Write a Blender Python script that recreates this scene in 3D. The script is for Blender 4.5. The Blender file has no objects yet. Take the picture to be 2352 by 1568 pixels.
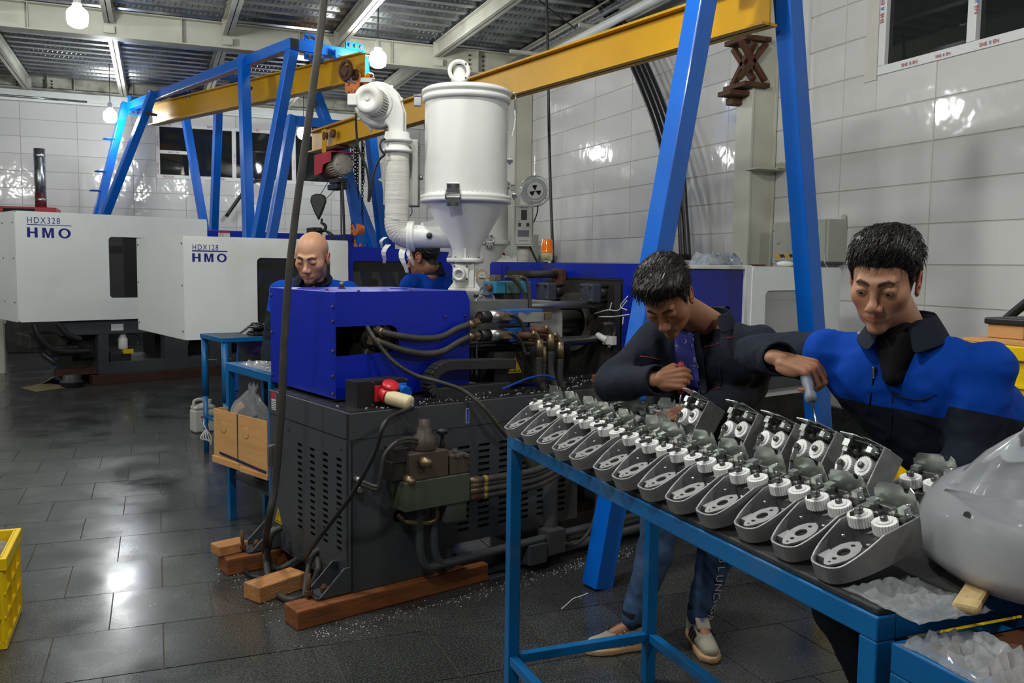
import bpy, bmesh, math, random
import numpy as np
from mathutils import Vector, Matrix, Euler
random.seed(7)
S = bpy.context.scene
COL = S.collection
# ------------------------------------------------------------------ camera
YAW, PITCH, ROLL = math.radians(21.892), math.radians(4.940), math.radians(0.7554)
CAM = Vector((0, 0, 1.5))
_f = Vector((math.sin(YAW)*math.cos(PITCH), math.cos(YAW)*math.cos(PITCH), -math.sin(PITCH)))
_r = Vector((math.cos(YAW), -math.sin(YAW), 0)); _u = _r.cross(_f)
_R = _r*math.cos(ROLL) + _u*math.sin(ROLL); _U = -_r*math.sin(ROLL) + _u*math.cos(ROLL)
FPX = 2036.73
cd = bpy.data.cameras.new('camera'); cam = bpy.data.objects.new('camera', cd); COL.objects.link(cam)
cd.sensor_width = 36.0; cd.lens = FPX/2352*36; cd.clip_start = 0.05; cd.clip_end = 200
m3 = Matrix((_R, _U, -_f)).transposed()
cam.matrix_world = Matrix.Translation(CAM) @ m3.to_4x4()
S.camera = cam
# ------------------------------------------------------------------ world, exposure
w = bpy.data.worlds.new('world'); S.world = w; w.use_nodes = True
bg = w.node_tree.nodes['Background']; bg.inputs[0].default_value = (0.92, 0.97, 1.0, 1); bg.inputs[1].default_value = 0.07
S.view_settings.view_transform = 'Standard'; S.view_settings.look = 'None'
S.view_settings.gamma = 1; S.view_settings.use_curve_mapping = False
S.view_settings.exposure = 0.0
BULB_POWER = 170.0
# hanging lamps: (x, y, z of bulb centre); the first four are in view, the others are unseen, partly inferred from wall reflections, added to light camera-facing sides
BULBS = [(-0.655, 9.78, 3.84), (2.446, 10.379, 3.862), (-0.601, 15.2, 3.70), (2.289, 14.961, 3.604)]
BULBS_OUT = [(-1.2, 4.7, 3.95), (0.9, 3.3, 3.95), (-0.7, 1.0, 3.95), (3.3, -0.6, 3.95), (-4.6, 5.0, 3.95), (-4.6, 11.0, 3.95), (-4.2, 0.0, 3.95)]

# ------------------------------------------------------------------ pixel helpers (2352 x 1568 frame -> world point on a real plane)
def ray(x, y):
    return _f + _R*((x-1176)/FPX) - _U*((y-784)/FPX)
def onp(x, y, n, k):
    d = ray(x, y); n = Vector(n); return CAM + d*((k-n.dot(CAM))/n.dot(d))
def fl(x, y, z=0.0): return onp(x, y, (0, 0, 1), z)
def dep(x, y, d): return CAM + ray(x, y)*d
def pj(P):
    d = Vector(P)-CAM; z = d.dot(_f); return (1176+FPX*d.dot(_R)/z, 784-FPX*d.dot(_U)/z, z)

# ------------------------------------------------------------------ object helpers
def link(o, parent=None):
    COL.objects.link(o)
    if parent is not None: o.parent = parent
    return o
def thing(name, label, cat, loc=(0, 0, 0), rz=0.0, group=None):
    o = bpy.data.objects.new(name, None); o.empty_display_size = 0.1
    o.location = loc; o.rotation_euler = (0, 0, rz); link(o); tag(o, label, cat, group); return o
def tag(o, label, cat, group=None):
    o['label'] = label; o['category'] = cat
    if group: o['group'] = group
    return o
def lab(o, label): o['label'] = label; return o
def dup(root):
    r = root.copy(); COL.objects.link(r)
    for ch in root.children:
        c = ch.copy(); COL.objects.link(c); c.parent = r; c.matrix_parent_inverse = ch.matrix_parent_inverse.copy()
        for g in ch.children:
            d = g.copy(); COL.objects.link(d); d.parent = c; d.matrix_parent_inverse = g.matrix_parent_inverse.copy()
    return r

class MB:
    """collects geometry for ONE mesh object"""
    def __init__(s): s.v = []; s.f = []; s.sm = []; s.mi = []; s.cur = 0
    def add(s, vs, fs, smooth=False):
        b = len(s.v); s.v += [tuple(p) for p in vs]
        for q in fs: s.f.append([b+i for i in q]); s.sm.append(smooth); s.mi.append(s.cur)
        return s
    def box(s, c, size, rot=None):
        x, y, z = [a/2 for a in size]
        P = [Vector((i*x, j*y, k*z)) for i in (-1, 1) for j in (-1, 1) for k in (-1, 1)]
        if rot is not None: P = [rot @ p for p in P]
        c = Vector(c)
        return s.add([p+c for p in P], [(0, 1, 3, 2), (4, 6, 7, 5), (0, 4, 5, 1), (2, 3, 7, 6), (0, 2, 6, 4), (1, 5, 7, 3)])
    def mm(s, lo, hi):
        lo = Vector(lo); hi = Vector(hi); return s.box((lo+hi)/2, hi-lo)
    def cyl(s, p0, p1, r0, r1=None, n=16, caps=True, smooth=True):
        p0 = Vector(p0); p1 = Vector(p1); r1 = r0 if r1 is None else r1
        d = (p1-p0).normalized(); a = d.orthogonal().normalized(); b = d.cross(a)
        vs = []
        for p, r in ((p0, r0), (p1, r1)):
            for i in range(n):
                t = 2*math.pi*i/n; vs.append(p+(a*math.cos(t)+b*math.sin(t))*r)
        s.add(vs, [(i, (i+1) % n, n+(i+1) % n, n+i) for i in range(n)], smooth)
        if caps:
            k = len(s.v)-2*n
            for idx in ([k+i for i in range(n)][::-1], [k+n+i for i in range(n)]):
                s.f.append(idx); s.sm.append(False); s.mi.append(s.cur)
        return s
    def tube(s, pts, r, n=10, caps=True, closed=False):
        pts = [Vector(p) for p in pts]; m = len(pts); rs = r if isinstance(r, (list, tuple)) else [r]*m
        vs = []; a = None
        for i, p in enumerate(pts):
            if closed: d = pts[(i+1) % m]-pts[i-1]
            else: d = pts[min(i+1, m-1)]-pts[max(i-1, 0)]
            d.normalize()
            if a is None: a = d.orthogonal().normalized()
            a = (a-d*a.dot(d)); a = a.normalized() if a.length > 1e-6 else d.orthogonal().normalized()
            b = d.cross(a)
            for k in range(n):
                t = 2*math.pi*k/n; vs.append(p+(a*math.cos(t)+b*math.sin(t))*rs[i])
        fs = []
        for i in range(m if closed else m-1):
            j = (i+1) % m
            for k in range(n): fs.append((i*n+k, i*n+(k+1) % n, j*n+(k+1) % n, j*n+k))
        if caps and not closed: fs.append(tuple(range(n))[::-1]); fs.append(tuple((m-1)*n+k for k in range(n)))
        return s.add(vs, fs, True)
    def lathe(s, prof, o=(0, 0, 0), ax=None, n=32, smooth=True, caps=True):
        """prof: (radius, height) list along axis ax (default z)"""
        o = Vector(o); d = Vector(ax or (0, 0, 1)).normalized(); a = d.orthogonal().normalized(); b = d.cross(a)
        vs = []; m = len(prof)
        for r, h in prof:
            for k in range(n):
                t = 2*math.pi*k/n; vs.append(o+d*h+(a*math.cos(t)+b*math.sin(t))*r)
        fs = [(i*n+k, i*n+(k+1) % n, (i+1)*n+(k+1) % n, (i+1)*n+k) for i in range(m-1) for k in range(n)]
        s.add(vs, fs, smooth)
        if caps:
            k0 = len(s.v)-m*n
            for idx in ([k0+k for k in range(n)][::-1], [k0+(m-1)*n+k for k in range(n)]):
                s.f.append(idx); s.sm.append(False); s.mi.append(s.cur)
        return s
    def prism(s, poly, M, t, smooth=False):
        """poly: 2D outline; M: 4x4 mapping (x,y,0)->world; extruded by t along local z"""
        n = len(poly)
        vs = [M @ Vector((x, y, 0)) for x, y in poly]+[M @ Vector((x, y, t)) for x, y in poly]
        s.add(vs, [tuple(range(n))[::-1], tuple(range(n, 2*n))])
        k = len(s.v)-2*n
        for i in range(n):
            s.f.append([k+i, k+(i+1) % n, k+n+(i+1) % n, k+n+i]); s.sm.append(smooth); s.mi.append(s.cur)
        return s
    def ring(s, outer, inner, M, t):
        """plate with one hole: outer & inner outlines with the same count"""
        n = len(outer)
        vs = [M @ Vector((x, y, z)) for z in (0, t) for P in (outer, inner) for x, y in P]
        fs = []
        for i in range(n):
            j = (i+1) % n
            fs += [(i, n+i, n+j, j), (2*n+i, 2*n+j, 3*n+j, 3*n+i), (i, j, 2*n+j, 2*n+i), (n+i, 3*n+i, 3*n+j, n+j)]
        return s.add(vs, fs)
    def ell(s, c, r, rot=None, nu=16, nv=10):
        c = Vector(c); r = (r, r, r) if isinstance(r, (int, float)) else r
        vs = []
        for j in range(nv+1):
            p = math.pi*j/nv
            for i in range(nu):
                t = 2*math.pi*i/nu
                q = Vector((r[0]*math.sin(p)*math.cos(t), r[1]*math.sin(p)*math.sin(t), r[2]*math.cos(p)))
                vs.append(c+(rot @ q if rot is not None else q))
        return s.add(vs, [(j*nu+i, (j+1)*nu+i, (j+1)*nu+(i+1) % nu, j*nu+(i+1) % nu) for j in range(nv) for i in range(nu)], True)
    def cap(s, p0, r0, p1, r1, n=14, flat=None):
        """tapered capsule; flat = (dir, factor) squashes it"""
        p0 = Vector(p0); p1 = Vector(p1); d = (p1-p0); L = d.length; d = d/L if L > 1e-9 else Vector((0, 0, 1))
        a = d.orthogonal().normalized(); b = d.cross(a); pr = []
        for i in range(5): t = math.pi/2*(1-i/4); pr.append((r0*math.cos(t), -r0*math.sin(t)))
        for i in range(5): t = math.pi/2*i/4; pr.append((r1*math.cos(t), L+r1*math.sin(t)))
        vs = []
        for r, h in pr:
            for k in range(n):
                t = 2*math.pi*k/n; o = (a*math.cos(t)+b*math.sin(t))*max(r, 1e-4)+d*h
                if flat is not None:
                    fd = Vector(flat[0]).normalized(); o = o-fd*(o.dot(fd)*(1-flat[1]))
                vs.append(p0+o)
        m = len(pr)
        fs = [(i*n+k, i*n+(k+1) % n, (i+1)*n+(k+1) % n, (i+1)*n+k) for i in range(m-1) for k in range(n)]
        fs.append(tuple(range(n))[::-1]); fs.append(tuple((m-1)*n+k for k in range(n)))
        return s.add(vs, fs, True)
    def mesh(s, name, mats):
        me = bpy.data.meshes.new(name); me.from_pydata(s.v, [], s.f)
        for m in (mats if isinstance(mats, (list, tuple)) else [mats]): me.materials.append(m)
        me.polygons.foreach_set('use_smooth', s.sm); me.polygons.foreach_set('material_index', s.mi)
        me.update(); return me
    def build(s, name, mats, parent=None, bevel=0.0, loc=None, rot=None, seg=2):
        o = bpy.data.objects.new(name, s.mesh(name, mats)); link(o, parent)
        if loc is not None: o.location = loc
        if rot is not None: o.rotation_euler = rot
        if bevel:
            b = o.modifiers.new('bevel', 'BEVEL'); b.width = bevel; b.segments = seg; b.limit_method = 'ANGLE'; b.angle_limit = math.radians(40)
            b.harden_normals = False
        return o
def inst(name, me, parent, loc=(0, 0, 0), rot=(0, 0, 0), sc=None):
    o = bpy.data.objects.new(name, me); link(o, parent); o.location = loc; o.rotation_euler = rot
    if sc: o.scale = sc
    return o
def rotz(a): return Matrix.Rotation(a, 3, 'Z')
def frame(origin, x, y):
    """4x4 with local x, y axes and z = x cross y"""
    x = Vector(x).normalized(); z = x.cross(Vector(y)).normalized(); y = z.cross(x)
    M = Matrix((x, y, z)).transposed().to_4x4(); M.translation = Vector(origin); return M
def rrect(w, h, r, n=5, cx=0, cy=0):
    P = []
    for (sx, sy, a0) in ((1, 1, 0), (-1, 1, 90), (-1, -1, 180), (1, -1, 270)):
        for i in range(n):
            a = math.radians(a0+90*i/(n-1)); P.append((cx+sx*(w/2-r)+r*math.cos(a), cy+sy*(h/2-r)+r*math.sin(a)))
    return P
def circ(r, n=24, cx=0, cy=0, a0=0): return [(cx+r*math.cos(a0+2*math.pi*i/n), cy+r*math.sin(a0+2*math.pi*i/n)) for i in range(n)]
def cat(pts, k=8):
    """Catmull-Rom through points"""
    P = [Vector(p) for p in pts]; P = [P[0]*2-P[1]]+P+[P[-1]*2-P[-2]]; out = []
    for i in range(1, len(P)-2):
        a, b, c, d = P[i-1:i+3]
        for j in range(k):
            t = j/k; out.append(((b*2)+(c-a)*t+(a*2-b*5+c*4-d)*t*t+(b*3-a-c*3+d)*t**3)*0.5)
    out.append(P[-2]); return out
def text(body, name, M, size, mat, parent=None, ex=0.0008, align='LEFT', sx=1.0, space=1.0, font=None):
    cu = bpy.data.curves.new(name, 'FONT'); cu.body = body; cu.size = size; cu.extrude = ex; cu.align_x = align; cu.space_character = space
    o = bpy.data.objects.new(name, cu); o.matrix_world = M @ Matrix.Diagonal((sx, 1, 1, 1))
    cu.materials.append(mat)
    me = None
    COL.objects.link(o); bpy.context.view_layer.update()
    dg = bpy.context.evaluated_depsgraph_get(); me = bpy.data.meshes.new_from_object(o.evaluated_get(dg)); me.name = name
    mw = o.matrix_world.copy(); bpy.data.objects.remove(o); bpy.data.curves.remove(cu)
    q = bpy.data.objects.new(name, me); COL.objects.link(q); me.transform(mw)
    if not me.materials: me.materials.append(mat)
    if parent is not None: q.parent = parent
    return q

# ------------------------------------------------------------------ materials
MATS = {}
def lin(c):
    return tuple(((x/255)/12.92 if x/255 <= 0.04045 else ((x/255+0.055)/1.055)**2.4) for x in c)
def mat(name, c, rough=0.5, metal=0.0, var=0.0, vscale=6.0, bump=0.0, bscale=40.0, dirt=None, dscale=3.0, damt=0.5, emit=None, es=0.0,
        trans=0.0, alpha=1.0, coat=0.0, spec=0.5, rvar=0.0, ior=1.45, sss=0.0, stretch=None):
    if name in MATS: return MATS[name]
    m = bpy.data.materials.new(name); m.use_nodes = True; nt = m.node_tree; N = nt.nodes; L = nt.links
    b = N['Principled BSDF']
    b.inputs['Base Color'].default_value = (*c, 1); b.inputs['Roughness'].default_value = rough; b.inputs['Metallic'].default_value = metal
    b.inputs['Specular IOR Level'].default_value = spec; b.inputs['IOR'].default_value = ior
    if coat: b.inputs['Coat Weight'].default_value = coat; b.inputs['Coat Roughness'].default_value = 0.1
    if trans: b.inputs['Transmission Weight'].default_value = trans
    if alpha < 1: b.inputs['Alpha'].default_value = alpha
    if sss: b.inputs['Subsurface Weight'].default_value = sss; b.inputs['Subsurface Radius'].default_value = (0.012, 0.005, 0.003); b.inputs['Subsurface Scale'].default_value = 0.5
    if emit: b.inputs['Emission Color'].default_value = (*emit, 1); b.inputs['Emission Strength'].default_value = es
    tc = N.new('ShaderNodeTexCoord'); src = tc.outputs['Object']
    if stretch:
        mp = N.new('ShaderNodeMapping'); mp.inputs['Scale'].default_value = stretch; L.new(src, mp.inputs[0]); src = mp.outputs[0]
    def noise(sc, det=5):
        n = N.new('ShaderNodeTexNoise'); n.inputs['Scale'].default_value = sc; n.inputs['Detail'].default_value = det; L.new(src, n.inputs['Vector']); return n
    col = None
    if var:
        n = noise(vscale); r = N.new('ShaderNodeValToRGB'); L.new(n.outputs['Fac'], r.inputs[0])
        r.color_ramp.elements[0].position = 0.3; r.color_ramp.elements[1].position = 0.7
        r.color_ramp.elements[0].color = (*[x*(1-var) for x in c], 1); r.color_ramp.elements[1].color = (*[min(1, x*(1+var)) for x in c], 1)
        col = r.outputs[0]
    if dirt is not None:
        n = noise(dscale, 8); r = N.new('ShaderNodeValToRGB'); L.new(n.outputs['Fac'], r.inputs[0])
        r.color_ramp.elements[0].position = 0.62-0.25*damt; r.color_ramp.elements[1].position = 0.72
        r.color_ramp.elements[0].color = (0, 0, 0, 1); r.color_ramp.elements[1].color = (damt, damt, damt, 1)
        mx = N.new('ShaderNodeMix'); mx.data_type = 'RGBA'; L.new(r.outputs[0], mx.inputs[0])
        if col is not None: L.new(col, mx.inputs[6])
        else: mx.inputs[6].default_value = (*c, 1)
        mx.inputs[7].default_value = (*dirt, 1); col = mx.outputs[2]
    if col is not None: L.new(col, b.inputs['Base Color'])
    if rvar:
        n = noise(vscale*0.7); mr = N.new('ShaderNodeMapRange'); L.new(n.outputs['Fac'], mr.inputs[0])
        mr.inputs[1].default_value = 0.3; mr.inputs[2].default_value = 0.7
        mr.inputs[3].default_value = max(0, rough-rvar); mr.inputs[4].default_value = min(1, rough+rvar); L.new(mr.outputs[0], b.inputs['Roughness'])
    if bump:
        n = noise(bscale, 4); bp = N.new('ShaderNodeBump'); bp.inputs['Strength'].default_value = 1.0; bp.inputs['Distance'].default_value = bump
        L.new(n.outputs['Fac'], bp.inputs['Height']); L.new(bp.outputs[0], b.inputs['Normal'])
    MATS[name] = m; return m
G = lambda v: (v, v, v)
m_cream = mat('cream_paint', (0.50, 0.50, 0.42), 0.45, var=0.08, vscale=2.5, dirt=(0.24, 0.20, 0.14), dscale=2.2, damt=0.35)
m_creamd = mat('cream_paint_stained', (0.50, 0.50, 0.42), 0.5, var=0.1, vscale=2.5, dirt=(0.10, 0.09, 0.07), dscale=5, damt=0.9)
m_blue = mat('blue_paint', lin((0, 92, 190)), 0.32, var=0.12, vscale=2.0, dirt=lin((70, 110, 150)), dscale=2.5, damt=0.3, bump=0.0006, bscale=25, coat=0.2)
m_yellow = mat('yellow_paint', lin((190, 142, 0)), 0.42, var=0.10, vscale=1.5, dirt=lin((120, 95, 30)), dscale=3, damt=0.25, bump=0.0006, bscale=20, spec=.35)
m_white = mat('white_paint', (0.74, 0.77, 0.75), 0.35, var=0.03, vscale=2, dirt=(0.45, 0.42, 0.36), dscale=1.7, damt=0.25)
m_mblue = mat('machine_blue', lin((0, 32, 160)), 0.36, var=0.06, vscale=3, dirt=lin((10, 25, 80)), dscale=1.3, damt=0.3, bump=0.0003, bscale=120)
m_char = mat('charcoal_paint', lin((62, 65, 69)), 0.42, var=0.1, vscale=3, dirt=lin((70, 66, 58)), dscale=3, damt=0.4, bump=0.0002, bscale=150)
m_dark = mat('dark_steel', (0.03, 0.029, 0.028), 0.5, metal=0.3, var=0.3, vscale=8, dirt=(0.09, 0.075, 0.055), dscale=6, damt=0.5)
m_black = mat('black_rubber', (0.012, 0.012, 0.013), 0.45, var=0.2, vscale=10)
m_hose = mat('hose_rubber', (0.035, 0.033, 0.03), 0.55, var=0.25, vscale=9, dirt=(0.10, 0.085, 0.06), dscale=7, damt=0.5)
m_steel = mat('bare_steel', (0.42, 0.42, 0.41), 0.35, metal=0.9, var=0.2, vscale=8, dirt=(0.2, 0.17, 0.12), dscale=6, damt=0.5)
m_brass = mat('oily_fitting', (0.20, 0.15, 0.085), 0.4, metal=0.7, var=0.3, vscale=20)
m_chrome = mat('polished_steel', (0.72, 0.72, 0.72), 0.18, metal=1.0, var=0.08)
m_galv = mat('galvanised_steel', (0.34, 0.36, 0.38), 0.28, metal=0.95, var=0.3, vscale=14, rvar=0.1)
m_wood = mat('stained_timber', lin((128, 74, 36)), 0.6, var=0.35, vscale=5, stretch=(1, 8, 8), dirt=(0.05, 0.04, 0.03), dscale=4, damt=0.4, bump=0.001, bscale=30)
m_greyp = mat('dryer_grey', (0.66, 0.665, 0.63), 0.38, var=0.04, vscale=4, dirt=(0.35, 0.32, 0.25), dscale=3, damt=0.35, bump=0.0002, bscale=60)
m_cable = mat('cable_black', (0.014, 0.014, 0.015), 0.4)
m_orange = mat('orange_paint', lin((225, 125, 60)), 0.4, var=0.15, vscale=9, dirt=lin((90, 60, 40)), dscale=8, damt=0.5)
m_red = mat('red_paint', lin((165, 40, 45)), 0.4, var=0.15, vscale=7, dirt=(0.06, 0.04, 0.03), dscale=6, damt=0.4)
m_rust = mat('rusty_brown', lin((80, 50, 32)), 0.7, var=0.3, vscale=12)
m_plate_dark = mat('oily_platen', (0.045, 0.042, 0.038), 0.4, metal=0.5, var=0.3, vscale=5, dirt=(0.12, 0.10, 0.08), dscale=5, damt=0.4)
m_bench = mat('bench_blue', lin((0, 92, 150)), 0.38, var=0.12, vscale=4, dirt=lin((90, 105, 115)), dscale=5, damt=0.35, bump=0.0004, bscale=40)
m_ink = mat('printed_navy', lin((20, 30, 120)), 0.5)
m_inkr = mat('printed_red', lin((170, 40, 70)), 0.5)
m_inkb = mat('printed_blue', lin((40, 80, 170)), 0.5)
m_inkk = mat('printed_black', (0.015, 0.015, 0.015), 0.5)
m_label = mat('label_white', (0.6, 0.6, 0.58), 0.5)
m_warn = mat('warning_yellow', lin((215, 180, 0)), 0.5)
m_pvc = mat('window_pvc', (0.68, 0.69, 0.69), 0.3)
m_glass = mat('dark_window_glass', (0.03, 0.035, 0.035), 0.03, spec=0.6, trans=0.55)
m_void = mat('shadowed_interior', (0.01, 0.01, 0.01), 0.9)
# ================================================================== ROOM
XR, YB, ZC = 5.0, 17.0, 4.47
def struct(o): o['kind'] = 'structure'; return o
# --- floor: recessed grout bed + polished granite tiles
def granite(name):
    m = bpy.data.materials.new(name); m.use_nodes = True; N = m.node_tree.nodes; L = m.node_tree.links; b = N['Principled BSDF']
    tc = N.new('ShaderNodeTexCoord'); oi = N.new('ShaderNodeObjectInfo'); geo = N.new('ShaderNodeNewGeometry')
    v = N.new('ShaderNodeTexNoise'); v.inputs['Scale'].default_value = 130; v.inputs['Detail'].default_value = 3; v.inputs['Roughness'].default_value = 0.75; L.new(geo.outputs['Position'], v.inputs['Vector'])
    r = N.new('ShaderNodeValToRGB'); L.new(v.outputs['Fac'], r.inputs[0])
    e = r.color_ramp.elements; e[0].position = 0.36; e[0].color = (0.011, 0.0115, 0.0112, 1); e[1].position = 0.66; e[1].color = (0.10, 0.106, 0.102, 1)
    k = e.new(0.5); k.color = (0.038, 0.041, 0.0395, 1)
    n2 = N.new('ShaderNodeTexNoise'); n2.inputs['Scale'].default_value = 1.6; n2.inputs['Detail'].default_value = 6; L.new(geo.outputs['Position'], n2.inputs['Vector'])
    mr = N.new('ShaderNodeMapRange'); mr.inputs[1].default_value = 0.3; mr.inputs[2].default_value = 0.7; mr.inputs[3].default_value = 0.72; mr.inputs[4].default_value = 1.1; L.new(n2.outputs['Fac'], mr.inputs[0])
    m2 = N.new('ShaderNodeMapRange'); m2.inputs[3].default_value = 0.85; m2.inputs[4].default_value = 1.15; L.new(oi.outputs['Random'], m2.inputs[0])
    mu = N.new('ShaderNodeMath'); mu.operation = 'MULTIPLY'; L.new(mr.outputs[0], mu.inputs[0]); L.new(m2.outputs[0], mu.inputs[1])
    vm = N.new('ShaderNodeVectorMath'); vm.operation = 'SCALE'; L.new(r.outputs[0], vm.inputs[0]); L.new(mu.outputs[0], vm.inputs['Scale'])
    L.new(vm.outputs[0], b.inputs['Base Color'])
    n3 = N.new('ShaderNodeTexNoise'); n3.inputs['Scale'].default_value = 2.6; n3.inputs['Detail'].default_value = 8; L.new(geo.outputs['Position'], n3.inputs['Vector'])
    rr = N.new('ShaderNodeMapRange'); rr.inputs[1].default_value = 0.35; rr.inputs[2].default_value = 0.7; rr.inputs[3].default_value = 0.13; rr.inputs[4].default_value = 0.34; L.new(n3.outputs['Fac'], rr.inputs[0])
    L.new(rr.outputs[0], b.inputs['Roughness']); b.inputs['Specular IOR Level'].default_value = 0.5
    return m
m_granite = granite('polished_granite')
m_grout = mat('floor_grout', (0.075, 0.065, 0.05), 0.8, var=0.2)
floor = struct(MB().mm((-9, -3, -0.12), (XR+0.15, YB+0.1, -0.004)).build('floor', m_grout))
TX, TY, TG = 0.405, 0.441, 0.0025
cells = []
for k in range(-5, 31):
    y0 = 3.84+TY*k
    off = 0.0 if k % 2 else -0.205
    for i in range(-23, 13):
        x0 = off+TX*i
        c = Vector((x0+TX/2, y0+TY/2, 0))
        if c.x > XR+0.15 or c.y > YB: continue
        px, py, d = pj(c)
        vis = d > 0.3 and -140 < px < 2500 and py < 1760
        cells.append((c, d if vis else 99+d))
cells.sort(key=lambda q: q[1])
tile_me = MB().mm((-TX/2+TG, -TY/2+TG, -0.01), (TX/2-TG, TY/2-TG, 0)).mesh('floor_tile', m_granite)
rest = MB()
for n, (c, d) in enumerate(cells):
    if n < 296:
        inst('floor_tile', tile_me, floor, (c.x, c.y, random.uniform(-0.0006, 0.0004)), (random.uniform(-.0012, .0012), random.uniform(-.0012, .0012), 0))
    else:
        rest.mm((c.x-TX/2+TG, c.y-TY/2+TG, -0.01), (c.x+TX/2-TG, c.y+TY/2-TG, 0))
q = rest.build('floor_tiles_beyond', m_granite, floor); q['kind'] = 'stuff'

# --- walls with glazed tiles
def glazed(name):
    m = bpy.data.materials.new(name); m.use_nodes = True; N = m.node_tree.nodes; L = m.node_tree.links; b = N['Principled BSDF']
    oi = N.new('ShaderNodeObjectInfo'); geo = N.new('ShaderNodeNewGeometry')
    r = N.new('ShaderNodeMapRange'); r.inputs[3].default_value = 0.60; r.inputs[4].default_value = 0.66; L.new(oi.outputs['Random'], r.inputs[0])
    cc = N.new('ShaderNodeCombineColor'); L.new(r.outputs[0], cc.inputs[0]); L.new(r.outputs[0], cc.inputs[1])
    mm = N.new('ShaderNodeMath'); mm.operation = 'MULTIPLY'; mm.inputs[1].default_value = 0.985; L.new(r.outputs[0], mm.inputs[0]); L.new(mm.outputs[0], cc.inputs[2])
    L.new(cc.outputs[0], b.inputs['Base Color']); b.inputs['Roughness'].default_value = 0.07
    n = N.new('ShaderNodeTexNoise'); n.inputs['Scale'].default_value = 5; n.inputs['Detail'].default_value = 2; L.new(geo.outputs['Position'], n.inputs['Vector'])
    bp = N.new('ShaderNodeBump'); bp.inputs['Distance'].default_value = 0.006; bp.inputs['Strength'].default_value = 0.6; L.new(n.outputs['Fac'], bp.inputs['Height']); L.new(bp.outputs[0], b.inputs['Normal'])
    return m
m_glaze = glazed('glazed_wall_tile')
m_wgrout = mat('wall_grout', (0.44, 0.43, 0.40), 0.8)
m_dado = granite('granite_dado')
ROWH = 0.2845; Z0 = 1.536-ROWH*4          # tile course heights
def cut(rect, hole):
    a0, a1, z0, z1 = rect; h0, h1, k0, k1 = hole
    if a1 <= h0 or a0 >= h1 or z1 <= k0 or z0 >= k1: return [rect]
    out = []
    if a0 < h0: out.append((a0, h0, z0, z1))
    if a1 > h1: out.append((h1, a1, z0, z1))
    b0, b1 = max(a0, h0), min(a1, h1)
    if z0 < k0: out.append((b0, b1, z0, k0))
    if z1 > k1: out.append((b0, b1, k1, z1))
    return out
def wall(name, along, plane, a_lo, a_hi, joints, hole, thick=0.14):
    mb = MB()
    for (a0, a1, z0, z1) in cut((a_lo, a_hi, -0.1, 4.75), hole):
        if along == 'y': mb.mm((plane, a0, z0), (plane+thick, a1, z1))
        else: mb.mm((a0, plane, z0), (a1, plane+thick, z1))
    w = struct(mb.build(name, m_wgrout)); cache = {}
    g = 0.0028
    for r in range(0, 15):
        z0 = Z0+ROWH*(r-2); z1 = z0+ROWH
        if z1 < 0.45: continue
        z0 = max(z0, 0.41); z1 = min(z1, 4.44 if along == 'y' else 4.30)
        if z1-z0 < 0.03: continue
        for j in range(len(joints)-1):
            a0, a1 = joints[j], joints[j+1]
            sh = 0.0
            for (b0, b1, y0, y1) in cut((a0+g, a1-g, z0+g, z1-g), hole):
                L_, H_ = round(b1-b0, 3), round(y1-y0, 3)
                if L_ < 0.02 or H_ < 0.02: continue
                key = (L_, H_)
                if key not in cache:
                    mb = MB(); e = 0.004
                    P = [(-L_/2, -H_/2), (L_/2, -H_/2), (L_/2, H_/2), (-L_/2, H_/2)]; Q = [(x-math.copysign(e, x), y-math.copysign(e, y)) for x, y in P]
                    if along == 'y': vs = [(0.002, y_, z_) for y_, z_ in P]+[(-0.007, y_, z_) for y_, z_ in Q]; fl_ = False
                    else: vs = [(x_, 0.002, z_) for x_, z_ in P]+[(x_, -0.007, z_) for x_, z_ in Q]; fl_ = True
                    fs = [(4, 5, 6, 7)]+[(i, (i+1) % 4, 4+(i+1) % 4, 4+i) for i in range(4)]
                    if not fl_: fs = [f[::-1] for f in fs]
                    mb.add(vs, fs); cache[key] = mb.mesh('wall_tile', m_glaze)
                am, zm = (b0+b1)/2, (y0+y1)/2; jt = 0.0018
                inst('wall_tile', cache[key], w, (plane, am, zm) if along == 'y' else (am, plane, zm),
                     (0, random.uniform(-jt, jt), random.uniform(-jt, jt)) if along == 'y' else (random.uniform(-jt, jt), 0, random.uniform(-jt, jt)))
    # granite dado course
    for j in range(len(joints)-1):
        a0, a1 = joints[j]+0.002, joints[j+1]-0.002
        mb = MB()
        if along == 'y': mb.mm((plane-0.012, a0, 0), (plane+0.002, a1, 0.405))
        else: mb.mm((a0, plane-0.012, 0), (a1, plane+0.002, 0.405))
        mb.build('dado_slab', m_dado, w, bevel=0.002, seg=1)
    return w
yj = [4.69+0.89*k for k in range(-4, 3)]+[7.08+0.915*k for k in range(0, 11)]+[YB]
W2 = (3.3, 5.235, 2.93, 4.15)
wall_right = wall('wall_right', 'y', XR, -1.5, YB+0.14, yj, W2)
xj = [-2.05+0.86*k for k in range(-6, 9)]+[XR-0.01]
W1 = (0.045, 3.17, 2.94, 3.90)
wall_back = wall('wall_back', 'x', YB, -7.5, XR+0.14, xj, W1)

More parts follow.
